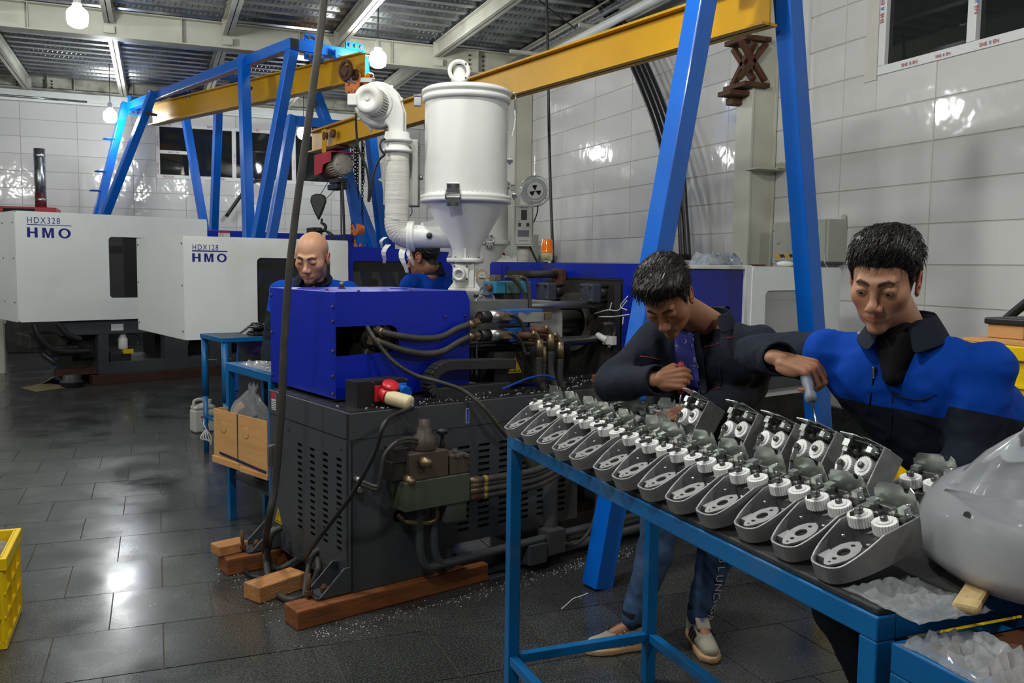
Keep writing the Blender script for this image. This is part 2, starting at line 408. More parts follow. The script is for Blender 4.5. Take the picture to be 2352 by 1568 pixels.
# --- windows
def window(name, along, plane, hole, splits, hsplit=None, film=True):
    a0, a1, z0, z1 = hole; fw, dp = 0.065, 0.07
    def bx(mb, p0, p1, q0, q1, d0, d1):
        if along == 'y': mb.mm((plane+d0, p0, q0), (plane+d1, p1, q1))
        else: mb.mm((p0, plane+d0, q0), (p1, plane+d1, q1))
    root = MB()
    bx(root, a0, a1, z0, z0+fw, -0.012, dp); bx(root, a0, a1, z1-fw, z1, -0.012, dp)
    bx(root, a0, a0+fw, z0+fw, z1-fw, -0.012, dp); bx(root, a1-fw, a1, z0+fw, z1-fw, -0.012, dp)
    r = struct(root.build(name, m_pvc, bevel=0.004))
    for s in splits:
        mb = MB(); bx(mb, s-0.035, s+0.035, z0+fw, z1-fw, -0.016, dp-0.01); mb.build('mullion', m_pvc, r, bevel=0.003)
    ed = [a0+fw]+[x for s in splits for x in (s-0.035, s+0.035)]+[a1-fw]
    for i in range(0, len(ed), 2):
        zz = [(z0+fw, z1-fw)]
        if hsplit and i in hsplit:
            h = hsplit[i]; mb = MB(); bx(mb, ed[i], ed[i+1], h-0.03, h+0.03, -0.014, dp-0.01); mb.build('transom', m_pvc, r, bevel=0.003)
            zz = [(z0+fw, h-0.03), (h+0.03, z1-fw)]
        for (q0, q1) in zz:
            mb = MB(); bx(mb, ed[i], ed[i+1], q0, q1, 0.025, 0.033); mb.build('pane', m_glass, r)
    return r
window_1 = window('window_1', 'x', YB, W1, [0.62, 1.36, 2.42], {0: 3.40})
window_2 = window('window_2', 'y', XR, W2, [4.42])
# reveal board left of the right-hand window
struct(MB().mm((XR-0.016, 5.237, 2.90), (XR, 5.36, 4.2)).build('trim_1', mat('plaster_reveal', (0.56, 0.55, 0.50), 0.7, var=0.05)))
# protective film print on the window frames
def film(parent, along, plane, items):
    for (a, z, vert, s, k) in items:
        cols = (('SHE', m_inkr), ('II', m_inkb), ('EN', m_inkr)); off = 0
        for t, mt in cols:
            if along == 'x': x, y = (Vector((1, 0, 0)), Vector((0, 0, 1)))
            else: x, y = (Vector((0, -1, 0)), Vector((0, 0, 1)))
            o = Vector((a, plane-0.0175, z)) if along == 'x' else Vector((plane-0.0175, a, z))
            if vert == 1: x, y = y, -x
            if vert == -1: x, y = -y, x
            text(t, 'film_print', frame(o+x*off, x, y), s, mt, parent, ex=0.0003)
            off += s*0.66*len(t)*(0.55 if t == 'II' else 1)+s*0.1
film(window_1, 'x', YB, [(0.10, 3.86, 0, .05, 0), (0.9, 3.86, 0, .05, 0), (1.6, 3.86, 0, .05, 0), (2.3, 3.86, 0, .05, 0), (0.09, 3.02, 1, .045, 0), (0.09, 3.5, 1, .045, 0),
    (0.24, 3.385, 0, .045, 0), (0.64, 3.2, 1, .045, 0), (1.38, 3.25, 1, .045, 0), (0.15, 2.955, 0, .045, 0), (1.0, 2.955, 0, .045, 0), (1.7, 2.955, 0, .045, 0), (2.6, 2.955, 0, .045, 0), (2.44, 3.2, 1, .045, 0)])
film(window_2, 'y', XR, [(5.19, 3.30, 1, .045, 0), (5.19, 3.75, 1, .045, 0), (4.40, 3.35, -1, .045, 0), (5.0, 2.945, 0, .035, 0), (4.35, 2.945, 0, .035, 0), (4.7, 2.945, 0, .03, 0)])

# --- ceiling: ribbed galvanised deck, girders, joists
def deckmat():
    m = bpy.data.materials.new('ribbed_deck_steel'); m.use_nodes = True; N = m.node_tree.nodes; L = m.node_tree.links; b = N['Principled BSDF']
    b.inputs['Metallic'].default_value = 0.9; b.inputs['Roughness'].default_value = 0.3
    geo = N.new('ShaderNodeNewGeometry'); n = N.new('ShaderNodeTexNoise'); n.inputs['Scale'].default_value = 6; L.new(geo.outputs['Position'], n.inputs['Vector'])
    r = N.new('ShaderNodeValToRGB'); L.new(n.outputs['Fac'], r.inputs[0]); r.color_ramp.elements[0].color = (0.16, 0.17, 0.18, 1); r.color_ramp.elements[1].color = (0.42, 0.44, 0.46, 1)
    L.new(r.outputs[0], b.inputs['Base Color']); return m
m_deck = deckmat()
mb = MB(); P = 0.30; y = 2.2; prof = []
while y < YB+0.1:
    prof += [(y, ZC+0.012), (y+0.105, ZC+0.012), (y+0.135, ZC+0.068), (y+0.27, ZC+0.068)]; y += P
x0, x1 = -7.5, XR-0.05
vs = [(x, a, z) for a, z in prof for x in (x0, x1)]
mb.add(vs, [(2*i, 2*i+1, 2*i+3, 2*i+2) for i in range(len(prof)-1)])
mb.mm((x0, 2.2, ZC+0.09), (x1, YB+0.1, ZC+0.2))
ceiling = struct(mb.build('ceiling', m_deck))
# pressed embossments on the deck webs, thousands of them: one part
em = MB(); y = 2.2+P*9
while y < YB-0.2:
    x = -2.9
    while x < 4.85:
        px, py, d = pj((x, y, ZC))
        if -30 < px < 2000 and py > -40:
            for (ya, za, yb, zb) in ((y+0.112, ZC+0.026, y+0.128, ZC+0.055), (y+0.293, ZC+0.026, y+0.277, ZC+0.055)):
                h = 0.006*(1 if yb > ya else -1)
                n_ = Vector((0, -(zb-za), (yb-ya))).normalized()*0.007
                if n_.z > 0: n_ = -n_
                a = Vector((x, ya, za)); b = Vector((x, yb, zb)); ex = Vector((0.018, 0, 0)); sk = Vector((0.018, 0, 0))
                em.add([a, a+ex, b+ex+sk, b+sk, a+ex*.3+n_+(b-a)*.2, a+ex*.7+n_+(b-a)*.2, b+ex*.7+sk+n_-(b-a)*.2, b+ex*.3+sk+n_-(b-a)*.2],
                       [(4, 5, 6, 7), (0, 1, 5, 4), (1, 2, 6, 5), (2, 3, 7, 6), (3, 0, 4, 7)])
        x += 0.062
    y += P
q = em.build('deck_embossments', m_deck, ceiling); q['kind'] = 'stuff'
def ibeam(mb, p0, p1, h, wd, tf=0.014, tw=0.01, up=(0, 0, 1)):
    p0 = Vector(p0); p1 = Vector(p1); d = (p1-p0); L_ = d.length; d.normalize(); up = Vector(up); sd = d.cross(up).normalized(); up = sd.cross(d)
    R3 = Matrix((d, sd, up)).transposed(); c = (p0+p1)/2
    mb.box(c, (L_, tw, h), R3); mb.box(c+up*(h/2-tf/2), (L_, wd, tf), R3); mb.box(c-up*(h/2-tf/2), (L_, wd, tf), R3)
def bolts(mb, pts, ax, r=0.011, h=0.012):
    for p in pts: mb.cyl(Vector(p), Vector(p)+Vector(ax)*h, r, n=6, smooth=False)
gd = MB(); ibeam(gd, (-7.5, 11.8, 4.265), (4.8, 11.8, 4.265), 0.31, 0.2)
girder = gd.build('girder', m_cream, ceiling, bevel=0.002, seg=1)
gs = MB()
for x in (-1.3, 0.35, 1.75, 2.95, 4.15): gs.mm((x-.005, 11.7, 4.125), (x+.005, 11.9, 4.405))
gs.build('girder_stiffener', m_cream, girder)
gb = MB(); bolts(gb, [(4.05, 11.79, z) for z in (4.17, 4.23, 4.29, 4.35)]+[(4.25, 11.79, z) for z in (4.17, 4.23, 4.29, 4.35)], (0, -1, 0), 0.014, 0.02)
gb.build('girder_bolts', m_rust, girder)
bg_ = MB(); ibeam(bg_, (-7.5, YB-0.12, 4.40), (4.9, YB-0.12, 4.40), 0.22, 0.2)
back_beam = bg_.build('girder', m_creamd, ceiling, bevel=0.002, seg=1)
gs = MB()
for x in (-2.0, -1.6, -1.2, -.65, -.3): gs.mm((x-.006, YB-0.225, 4.30), (x+.006, YB-0.13, 4.50))
gs.build('girder_stiffener', m_creamd, back_beam)
gb = MB(); bolts(gb, [(x, YB-0.13, z) for x in (-2.06, -1.94, -1.66, -1.54) for z in (4.34, 4.39, 4.44)], (0, -1, 0), 0.015, 0.03); gb.build('girder_bolts', m_dark, back_beam)
for x in (-4.7, -3.3, -1.9, -0.45, 0.88, 2.25, 3.58):
    for (ya, yb) in ((2.2, 11.72), (11.88, YB-0.2)):
        mb = MB(); ibeam(mb, (x, ya, 4.365), (x, yb, 4.365), 0.19, 0.11, tf=0.011); mb.box((x, yb, 4.365), (0.13, 0.012, 0.19))
        mb.build('joist', m_cream, ceiling)
    MB().mm((x-.06, 11.686, 4.15), (x+.06, 11.699, 4.235)).build('joist_cleat', m_cream, ceiling, bevel=.002)
ed = MB(); ibeam(ed, (4.82, 2.2, 4.365), (4.82, YB-.2, 4.365), 0.2, 0.14); edge = ed.build('edge_beam', m_cream, ceiling)
# white service pipe and galvanised channel under the edge beam, with brackets
pp = MB().cyl((4.72, 2.2, 4.18), (4.72, 13.4, 4.18), 0.05, n=16).build('service_pipe', m_white, ceiling)
MB().mm((4.60, 2.2, 4.26), (4.67, 13.5, 4.30)).build('cable_channel', m_galv, ceiling)
for y in (10.9, 9.4, 7.9, 6.4): MB().mm((4.30 if y > 10 else 4.55, y-.02, 4.225), (4.98, y+.02, 4.265)).build('pipe_bracket', m_cream, ceiling)
# white boxed trunking along the top of the back wall
struct(MB().mm((-7.5, YB-0.06, 4.14), (4.9, YB-0.006, 4.285)).mm((-7.5, YB-0.09, 4.10), (4.9, YB-0.006, 4.14)).build('trim_2', m_white, bevel=0.004))
sp = MB().tube([(-3.4, YB-.1, 4.175), (-1.02, YB-.1, 4.15)], 0.018, n=8).build('trim_3', m_galv); struct(sp)
# wall columns (H sections) on the right wall
def column(name, y, mt):
    mb = MB(); mb.mm((4.72, y, 0), (4.745, y+.22, 4.27)); mb.mm((4.745, y+.10, 0), (4.985, y+.115, 4.27)); mb.mm((4.96, y, 0), (4.985, y+.22, 4.27))
    mb.mm((4.745, y+.01, 0), (4.985, y+.06, 4.27))
    c = struct(mb.build(name, mt, bevel=0.003)); return c
trim_4 = column('trim_4', 6.36, m_cream)
trim_5 = column('trim_5', 11.75, m_cream)
# shelf angle and rusty bracket with clamp on the near column
MB().mm((4.70, 6.22, 2.33), (4.985, 6.40, 2.342)).mm((4.9, 6.2, 2.342), (4.96, 6.24, 2.39)).build('shelf_angle', m_cream, trim_4, bevel=.002)
mb = MB()
mb.mm((4.60, 6.31, 3.40), (4.86, 6.62, 3.44)); mb.mm((4.60, 6.31, 3.02), (4.86, 6.62, 3.06)); mb.mm((4.52, 6.40, 2.96), (4.80, 6.58, 3.0))
for s in (-1, 1):
    R3 = Matrix.Rotation(s*0.75, 3, 'X'); mb.box((4.69, 6.46, 3.23), (0.05, 0.045, 0.42), R3)
    R3 = Matrix.Rotation(s*0.7, 3, 'Y'); mb.box((4.69, 6.33, 3.23), (0.04, 0.05, 0.40), R3)
mb.mm((4.62, 6.5, 2.9), (4.78, 6.6, 2.96))
bolts(mb, [(4.63, 6.31, 3.42), (4.82, 6.31, 3.42), (4.63, 6.31, 3.04), (4.82, 6.31, 3.04)], (0, -1, 0), .016, .02)
MBR = mb.build('column_bracket', m_rust, trim_4, bevel=.004)

# --- hanging LED lamps
m_bulb = mat('led_globe', (0.9, 0.9, 0.9), 0.3, emit=(0.97, 1.0, 0.99), es=BULB_POWER)
m_sock = mat('lamp_socket', (0.62, 0.62, 0.6), 0.4)
def lamp(p, ztop, label):
    t = thing('hanging_lamp', label, 'lamp', p, 0, 'bare lamps hung from the ceiling')
    MB().lathe([(0.0005, -.105), (0.05, -.10), (0.088, -.075), (0.097, -.03), (0.097, .03), (0.085, .06), (0.055, .085), (.04, .10)], n=28, caps=False).build('globe', m_bulb, t)
    MB().lathe([(.042, .098), (.045, .12), (.036, .13), (.034, .19), (.02, .2), (.006, .23)], n=20).build('socket', m_sock, t)
    MB().tube([(0, 0, .22), (0.004, 0.0, ztop-p[2]-.01)], 0.006, n=6).build('cord', m_cable, t)
    return t
LL = ['glowing lamp in front of the pale girder, top left corner', 'glowing lamp beside the orange trolley, in front of the girder', 'glowing lamp at the far left in front of the blue gantry leg', 'glowing lamp in front of the dark window, near the red hoist']
for p, l in zip(BULBS, LL): lamp(p, ZC+.04, l)
def out_lamp(p):
    L_ = bpy.data.lights.new('unseen_lamp', 'POINT'); L_.energy = OUT_POWER; L_.shadow_soft_size = 0.1; L_.color = (1.0, 1.0, 0.96)
    o = bpy.data.objects.new('unseen_lamp', L_); o.location = p; COL.objects.link(o)
OUT_POWER = 165
for p in BULBS_OUT: out_lamp(p)
# ================================================================== GANTRIES
def axes(deg):
    a = math.radians(deg); return Vector((math.cos(a), math.sin(a), 0)), Vector((-math.sin(a), math.cos(a), 0))
def bar(mb, p0, p1, w, h=None, side=None):
    """box section between two points; side = direction of the w dimension"""
    h = h or w; p0 = Vector(p0); p1 = Vector(p1); d = p1-p0; L_ = d.length; d.normalize()
    s = Vector(side) if side is not None else d.orthogonal(); s = (s-d*s.dot(d)).normalized(); t = d.cross(s)
    return mb.box((p0+p1)/2, (L_, w, h), Matrix((d, s, t)).transposed())
def barobj(name, p0, p1, w, h, side, m, parent, bevel=0.006):
    return bar(MB(), p0, p1, w, h, side).build(name, m, parent, bevel=bevel)
def Z(v, z): return Vector((v[0], v[1], z))
# --- far gantry (two longitudinal beams, splayed V legs, yellow runway under the cross beams)
ga = thing('gantry_crane', 'blue far gantry on V legs with yellow runway beam, above the left machine', 'crane', (0, 0, 0))
uA, vA = axes(19)
bA = fl(660, 88, 4.0); LA = 5.58; WA = .95
bA.z = 0; aA = bA+vA*LA
def pA(u, v, z): return bA+uA*u+vA*v+Vector((0, 0, z))
for u in (0.055, WA):
    barobj('longitudinal_beam', pA(u, -.06, 3.94), pA(u, LA+.06, 3.94), .11, .12, uA, m_blue, ga)
for v in (0.0, LA):
    barobj('cross_beam', pA(.11, v, 3.94), pA(WA-.055, v, 3.94), .11, .12, vA, m_blue, ga)
for v in (2.2, 3.9):
    barobj('hanger_beam', pA(.11, v, 3.925), pA(WA-.055, v, 3.925), .12, .10, vA, m_blue, ga)
ce = MB().mm((-.05, -.0025, -.055), (.05, .0025, .055)).build('beam_end_opening', m_void, ga); ce.matrix_world = Matrix.Translation(pA(.055, -.063, 3.94)) @ rotz(math.radians(19)).to_4x4()
for (u, v) in ((.32, -.02), (.85, -.02), (.12, LA-.1), (.5, LA-.1)):
    for (z0, z1) in ((4.0, 4.09), (3.80, 3.88)):
        if u > .8 and z0 < 3.9: continue
        mb = MB(); M = Matrix.Translation(pA(u, v, 0)) @ rotz(math.radians(19)).to_4x4()
        o = MB().mm((-.12, -.012, z0), (.12, .012, z1)).build('splice_plate', m_blue, ga, bevel=.004); o.matrix_world = M
        q = MB(); bolts(q, [(x, -.012, (z0+z1)/2) for x in (-.075, 0, .075)], (0, -1, 0), .019, .022); q = q.build('splice_bolts', m_rust, o)
def leg(p0, p1, w, par, nm='leg', mt=None, side=uA): return barobj(nm, p0, p1, w, w, side, mt or m_blue, par)
def lpix(x, y, P, n=None):
    """point seen at (x,y) on the vertical plane that faces the camera through P"""
    n = Vector((_f.x, _f.y, 0)).normalized() if n is None else n
    return onp(x, y, n, n.dot(Vector(P)))
# V legs: the two upper members of each meet at knee height, one foot below
def vee(tops, kx, ky, u_out, vmid, w):
    P = pA(u_out, vmid, 1.3); K = lpix(kx, ky, P); K.z = 1.3
    for t in tops: leg(t, K, w, ga)
    d = (K-(tops[0]+tops[1])/2); foot = K+d*((K.z)/(-d.z)) if d.z < 0 else K; foot.z = 0.0
    leg(K+Vector((0, 0, .05)), foot, w*1.15, ga, 'foot_leg')
    return K
vee([pA(.055, -.0, 3.88), pA(.0, 1.16, 4.0)], 574, 635, -.45, .6, .115)
kL = vee([pA(.0, LA, 3.99), pA(0.0, 4.30, 4.0)], 190, 626, -.5, LA-.6, .115)
vee([pA(WA, LA, 3.92), pA(WA, 4.2, 3.92)], 487, 600, WA+.6, LA-.8, .115)
vee([pA(WA, -.02, 3.92), pA(WA, 1.3, 3.92)], 889, 600, WA+.62, .6, .115)
for (x, y, v) in ((563, 200, 1.16), (347, 262, 4.3)):
    P = lpix(x, y, pA(-.03, v, 3.7)); o = MB().mm((-.07, -.07, -.02), (.07, .07, .02)).build('weld_scorch', m_rust, ga, bevel=.01); o.location = P; o.rotation_euler = (0.15, 0.1, math.radians(19))
# climbing rungs on the outer leg
topL = pA(.0, LA, 3.99)
for (x, y) in ((240, 322), (226, 398), (215, 442)):
    t = (y-235)/(626-235); c = topL.lerp(kL, t); o_ = -uA*.05
    MB().tube([c+o_-vA*.06, c+o_-uA*.13-vA*.06, c+o_-uA*.13+vA*.07, c+o_+vA*.07], .011, n=6).build('rung', m_blue, ga)
# yellow runway beam A
zb, zt = 3.55, 3.86
nA = fl(838, 186, zb); fA = fl(352, 288, zb)
def runway(name, n_, f_, z0, z1, wd, parent, m=m_yellow):
    mb = MB(); ibeam(mb, Z(n_, (z0+z1)/2), Z(f_, (z0+z1)/2), z1-z0, wd, tf=.014, tw=.012)
    d = (Z(f_, 0)-Z(n_, 0)).normalized(); s = Vector((d.y, -d.x, 0))
    o = mb.build(name, m, parent); return o, d, s
rwA, dA, sA = runway('runway_beam', nA, fA, zb, zt, .15, ga)
MB().add([Z(nA, zb)+Vector((0, 0, .0))-dA*.001-sA*.075, Z(nA, zb)-dA*.001+sA*.075, Z(fA, zb)+sA*.075, Z(fA, zb)-sA*.075], [(0, 1, 2, 3)])
hk = MB()
for t in (.45, .75, 2.6, 4.1):
    c = Z(nA, zt)+dA*t
    if t < 1: hk.box(c+Vector((0, 0, .05)), (.16, .05, .04), rotz(math.radians(19))); hk.box(c-sA*.07+Vector((0, 0, .03)), (.03, .04, .12), rotz(math.radians(19)))
    else:
        for k in (-.06, .06): hk.cyl(c+dA*k+Vector((0, 0, -.03)), c+dA*k+Vector((0, 0, .07)), .016, n=8)
hk.build('beam_clamp', m_blue, ga)

# --- near gantry
gb_ = thing('gantry_crane', 'blue A frame gantry with yellow beam passing behind the two assemblers', 'crane', (0, 0, 0))
uB, vB = axes(12)
P1 = fl(1352, 1352)
def pB(u, z, o=P1): return Vector((o.x, o.y, 0))+uB*u+Vector((0, 0, z))
LEGW = .105
leg(pB(0.05, 0), pB(.66, 2.97), LEGW, gb_, side=uB); leg(pB(1.75, 0), pB(1.22, 2.97), LEGW, gb_, side=uB)
barobj('cross_beam', pB(.55, 3.02), pB(1.33, 3.02), .1, .11, vB, m_blue, gb_)
nB = fl(1768, 58, 2.73); fB = fl(718, 351, 2.73)
rwB, dB, sB = runway('runway_beam', nB, fB, 2.73, 2.96, .11, gb_)
MB().mm((-.05, -.05, 0), (.05, .05, .05)).build('beam_clamp', m_rust, gb_, bevel=.008).matrix_world = Matrix.Translation(pB(.93, 2.955)+vB*.12)
Fc = Z(fB, 0)-dB*.12
def pF(u, z): return Fc+uB*u+Vector((0, 0, z))
leg(pF(-.86, 0), pF(-.27, 3.10), .10, gb_, side=uB); leg(pF(.86, 0), pF(.27, 3.10), .10, gb_, side=uB)
barobj('cross_beam', pF(-.27, 3.045), pF(.27, 3.045), .1, .105, vB, m_blue, gb_)
MB().cyl(pF(-.02, 2.96), pF(-.02, 3.0), .03, n=10).build('beam_clamp', m_brass, gb_)

# --- orange geared trolley with the chain hoist hanging from it (on the far gantry runway)
m_chain = mat('chain_steel', (0.05, 0.048, 0.045), 0.4, metal=0.7)
def chain(mb, p0, p1, L=.045, r=.0055, w=.014):
    p0 = Vector(p0); p1 = Vector(p1); n = max(2, int((p1-p0).length/(L*.72))); d = (p1-p0).normalized(); a = d.orthogonal().normalized(); b = d.cross(a)
    for i in range(n):
        c = p0.lerp(p1, (i+.5)/n); s = a if i % 2 else b
        pts = [c+d*(L*.5*math.cos(t))+s*(w*math.sin(t)) for t in [k*math.pi/4 for k in range(8)]]
        mb.tube(pts, r, n=4, closed=True)
def hook(mb, c, s, r=.05, th=.016):
    c = Vector(c); pts = []
    pts.append(c+Vector((0, 0, r*2.3)))
    for k in range(11):
        t = math.radians(95-k*27); pts.append(c+s*(-r*math.cos(t) if False else r*math.cos(t))+Vector((0, 0, r*math.sin(t))))
    rs = [th*.8]+[th*(1.0+.35*math.sin(math.pi*k/10))*(1 if k < 8 else .65) for k in range(11)]
    mb.tube(pts, rs, n=10); return mb
tr = thing('beam_trolley', 'rusty orange geared trolley clamped on the end of the far yellow beam', 'trolley', (0, 0, 0))
T0 = Z(nA, zb)+dA*.12
R_ = rotz(math.atan2(dA.y, dA.x))
def TL(a, s, z): return T0+dA*a+sA*s+Vector((0, 0, z))       # along, towards camera side (-), up
sd = -1 if (T0-sA*.1-CAM).length < (T0+sA*.1-CAM).length else 1
for s in (-1, 1):
    poly = [(-.15, .06), (-.13, -.10), (-.07, -.17), (.05, -.17), (.12, -.10), (.14, .06), (.08, .10), (-.08, .10)]
    MB().prism(poly, frame(TL(0, s*.095, 0), dA, (0, 0, 1)), .02).build('side_plate', m_orange, tr, bevel=.005)
    for a in (-.08, .08):
        MB().lathe([(.03, -.03), (.062, -.028), (.062, .0), (.05, .012), (.05, .02)], TL(a, s*.09, .055), tuple(-s*sA), n=20).build('trolley_wheel', m_rust, tr)
    q = MB(); bolts(q, [TL(a, s*.098+(.012 if s > 0 else -.0), z) for a in (-.06, .05) for z in (-.03, -.12)], s*sA, .016, .02); q.build('plate_bolts', m_steel, tr)
hw = TL(-.02, sd*.19, .10)
q = MB(); q.tube([hw+dA*(.10*math.cos(t))+Vector((0, 0, .10*math.sin(t))) for t in [k*math.pi/12 for k in range(24)]], .022, n=8, closed=True)
q.cyl(hw-sA*.02, hw+sA*.02, .06, n=16); bar(q, hw-dA*.09, hw+dA*.09, .03, .02, sA)
q.build('hand_chain_wheel', m_rust, tr)
bar(MB(), TL(-.02, sd*.1, .10), TL(-.02, sd*.17, .10), .06, .07, dA).build('wheel_bracket', m_orange, tr, bevel=.004)
bar(MB(), TL(.05, sd*.10, .02), TL(-.30, sd*.02, -.02), .05, .05, (0, 0, 1)).build('end_stop', m_white, tr, bevel=.004)
MB().cyl(TL(0, -.12, -.10), TL(0, .12, -.10), .022, n=12).build('load_pin', m_orange, tr)
q = MB(); q.tube([TL(.0, .03*math.cos(t), -.19+.07*math.sin(t)) for t in [k*math.pi/8 for k in range(16)]], .014, n=8, closed=True); q.build('load_ring', m_orange, tr)
hst = thing('chain_hoist', 'orange hand chain hoist marked 5 hanging from the trolley hook', 'hoist', (0, 0, 0))
hc = TL(0, 0, -.53)
q = MB(); hook(q, hc+Vector((0, 0, .27)), -sA*sd, .042, .018); q.build('top_hook', m_orange, hst)
q = MB(); q.prism(rrect(.17, .20, .06, 6), frame(hc-sA*.05, dA, (0, 0, 1)), .10); q.build('body', m_orange, hst, bevel=.008)
MB().lathe([(.005, .045), (.06, .04), (.085, .02), (.09, 0), (.09, -.01)], hc+sA*sd*.055, tuple(sA*sd), n=24).build('gear_cover', m_orange, hst)
bar(MB(), hc+Vector((0, 0, .1)), hc+Vector((0, 0, .16)), .05, .06, dA).build('hook_yoke', m_orange, hst, bevel=.005)
text('5', 'load_mark', frame(hc+sA*sd*.103-dA*sd*(-.03)+Vector((0, 0, -.035)), dA*(1 if sd < 0 else -1)*1.0, (0, 0, 1)), .10, mat('mark_green', lin((50, 80, 50)), .5), hst)
q = MB()
for (x0, x1) in ((809, 805), (832, 832)):
    pt = lpix(x0, 300, hc); q_ = lpix(x1, 560, hc); chain(q, pt, Z(pt, q_.z))
for (x0, yb) in ((816, 420), (834, 420)):
    pt = lpix(x0, 330, hc); chain(q, pt, Z(pt, lpix(x0, yb, hc).z), .055, .007, .018)
q.build('hand_chain', m_chain, hst)
lb = lpix(822, 545, hc); lt = lpix(822, 300, hc)
q = MB(); chain(q, Z(lb, lt.z), Z(lb, lb.z+.17), .04, .006, .014); q.build('load_chain', m_chain, hst)
q = MB(); q.cyl(lb-sA*.05+Vector((0, 0, .09)), lb+sA*.05+Vector((0, 0, .09)), .075, n=18); q.build('bottom_block', m_orange, hst, bevel=.006)
q = MB(); hook(q, lb-Vector((0, 0, .07)), dA, .05, .018); q.build('bottom_hook', m_orange, hst)

# --- red electric wire hoist at the far end of the near gantry beam
rh = thing('electric_hoist', 'dusty red electric hoist under the far end of the near yellow beam', 'hoist', (0, 0, 0))
H0 = Z(fl(765, 345, 2.70), 2.73)
H0 = Z(fB, 2.80)-dB*.66
def HL(a, s, z): return H0+dB*a+sB*s+Vector((0, 0, z))
hsd = -1 if (HL(0, -.1, 0)-CAM).length < (HL(0, .1, 0)-CAM).length else 1
for s in (-1, 1):
    MB().prism([(-.06, .12), (.06, .12), (.05, -.16), (-.05, -.16)], frame(HL(.12, s*.075, 0), dB, (0, 0, 1)), .014).build('hanger_plate', m_yellow, rh, bevel=.004)
    for a in (-.12, .1): MB().lathe([(.02, -.02), (.045, -.02), (.045, .012), (.03, .014)], HL(a, s*.06, .05), tuple(-s*sB), n=18).build('trolley_wheel', m_rust, rh)
bar(MB(), HL(-.2, 0, -.09), HL(.2, 0, -.09), .14, .03, sB).build('trolley_frame', m_rust, rh, bevel=.004)
MB().prism([(-.24, 0), (.24, 0), (.24, -.10), (.02, -.12), (-.02, -.2), (-.24, -.22)], frame(HL(0, -.13, -.15), dB*-1, (0, 0, 1)), .008).build('red_cover', m_red, rh)
bar(MB(), HL(-.24, 0, -.15), HL(.24, 0, -.15), .27, .012, sB).build('red_cover_top', m_red, rh, bevel=.003)
bar(MB(), HL(.245, 0, -.25), HL(.25, 0, -.25), .27, .2, sB).build('red_cover_end', m_red, rh, bevel=.003)
q = MB().cyl(HL(.2, 0, -.30), HL(-.12, 0, -.30), .10, n=24)
q.build('hoist_body', m_rust, rh)
m_motor = mat('dusty_motor_grey', (0.33, 0.31, 0.26), 0.6, var=0.2, dirt=(.15, .12, .08), damt=.5)
q = MB(); q.lathe([(.098, 0), (.105, .01), (.105, .17), (.095, .19), (.03, .2), (.004, .2)], HL(-.08, 0, -.28), tuple(-dB), n=28)
for k in range(28):
    t = 2*math.pi*k/28; r3 = sB*math.cos(t)+Vector((0, 0, math.sin(t))); bar(q, HL(-.09, 0, -.28)+r3*.112, HL(-.245, 0, -.28)+r3*.112, .004, .02, r3.cross(dB))
q.build('motor', m_motor, rh)
q = MB()
for k in range(8):
    t = 2*math.pi*k/8; r3 = sB*math.cos(t)+Vector((0, 0, math.sin(t))); bar(q, HL(-.281, 0, -.28)+r3*.025, HL(-.276, 0, -.28)+r3*.095, .008, .012, dB)
q.build('fan_cover_ribs', m_motor, rh)
q = MB().cyl(HL(-.02, .12*-hsd, -.03), HL(-.22, .12*-hsd, -.03), .06, n=20); q.build('travel_motor', m_motor, rh)
bar(MB(), HL(.02, 0, -.44), HL(-.22, 0, -.44), .11, .05, sB).build('limit_box', m_black, rh, bevel=.006)
bar(MB(), HL(.05, 0, -.50), HL(-.2, 0, -.50), .13, .06, sB).build('limit_weight', m_black, rh, bevel=.01)
bt = lpix(739, 470, H0)
q = MB()
for s in (-1, 1): q.tube([HL(.1+s*.03, 0, -.4) if s > 0 else HL(-.08, 0, -.5), bt+_R*(.045*-s)+Vector((0, 0, .06))], .004, n=5)
q.build('wire_rope', m_chain, rh)
q = MB(); q.prism([(.0, -.17), (.045, -.08), (.085, .03), (.075, .09), (.03, .11), (-.03, .11), (-.075, .09), (-.085, .03), (-.045, -.08)], frame(bt-sB*.03, _R, (0, 0, 1)), .06); q.build('hook_block', m_black, rh, bevel=.015)
hk2 = bt-Vector((0, 0, .24))
q = MB(); hook(q, hk2, _R, .04, .014); q.build('load_hook', m_black, rh)
q = MB(); q.tube(cat([HL(-.2, 0, -.42), HL(-.24, 0, -.7), HL(-.25, 0.01, -1.2), HL(-.25, 0, -1.62)]), .014, n=6); q.tube(cat([HL(-.17, 0, -.42), HL(-.18, 0, -.8), HL(-.18, .01, -1.62)]), .008, n=6); q.build('pendant_cable', m_cable, rh)
sl = thing('wire_sling', 'loop of black wire slings on the hook above the bald worker', 'sling', (0, 0, 0))
for k, (wdt, hgt, th) in enumerate(((.16, .42, .008), (.13, .5, .007), (.19, .45, .008), (.11, .4, .006))):
    c = hk2+Vector((0, 0, -.03))
    pts = [c+_R*(wdt*math.sin(t)*(1 if math.sin(t) > 0 else .95))+Vector((0, 0, -hgt*(1-math.cos(t))/2))+_f*(.02*k-.03) for t in [i*2*math.pi/28 for i in range(28)]]
    MB().tube(pts, th, n=6, closed=True).build('sling_loop', m_cable, sl)
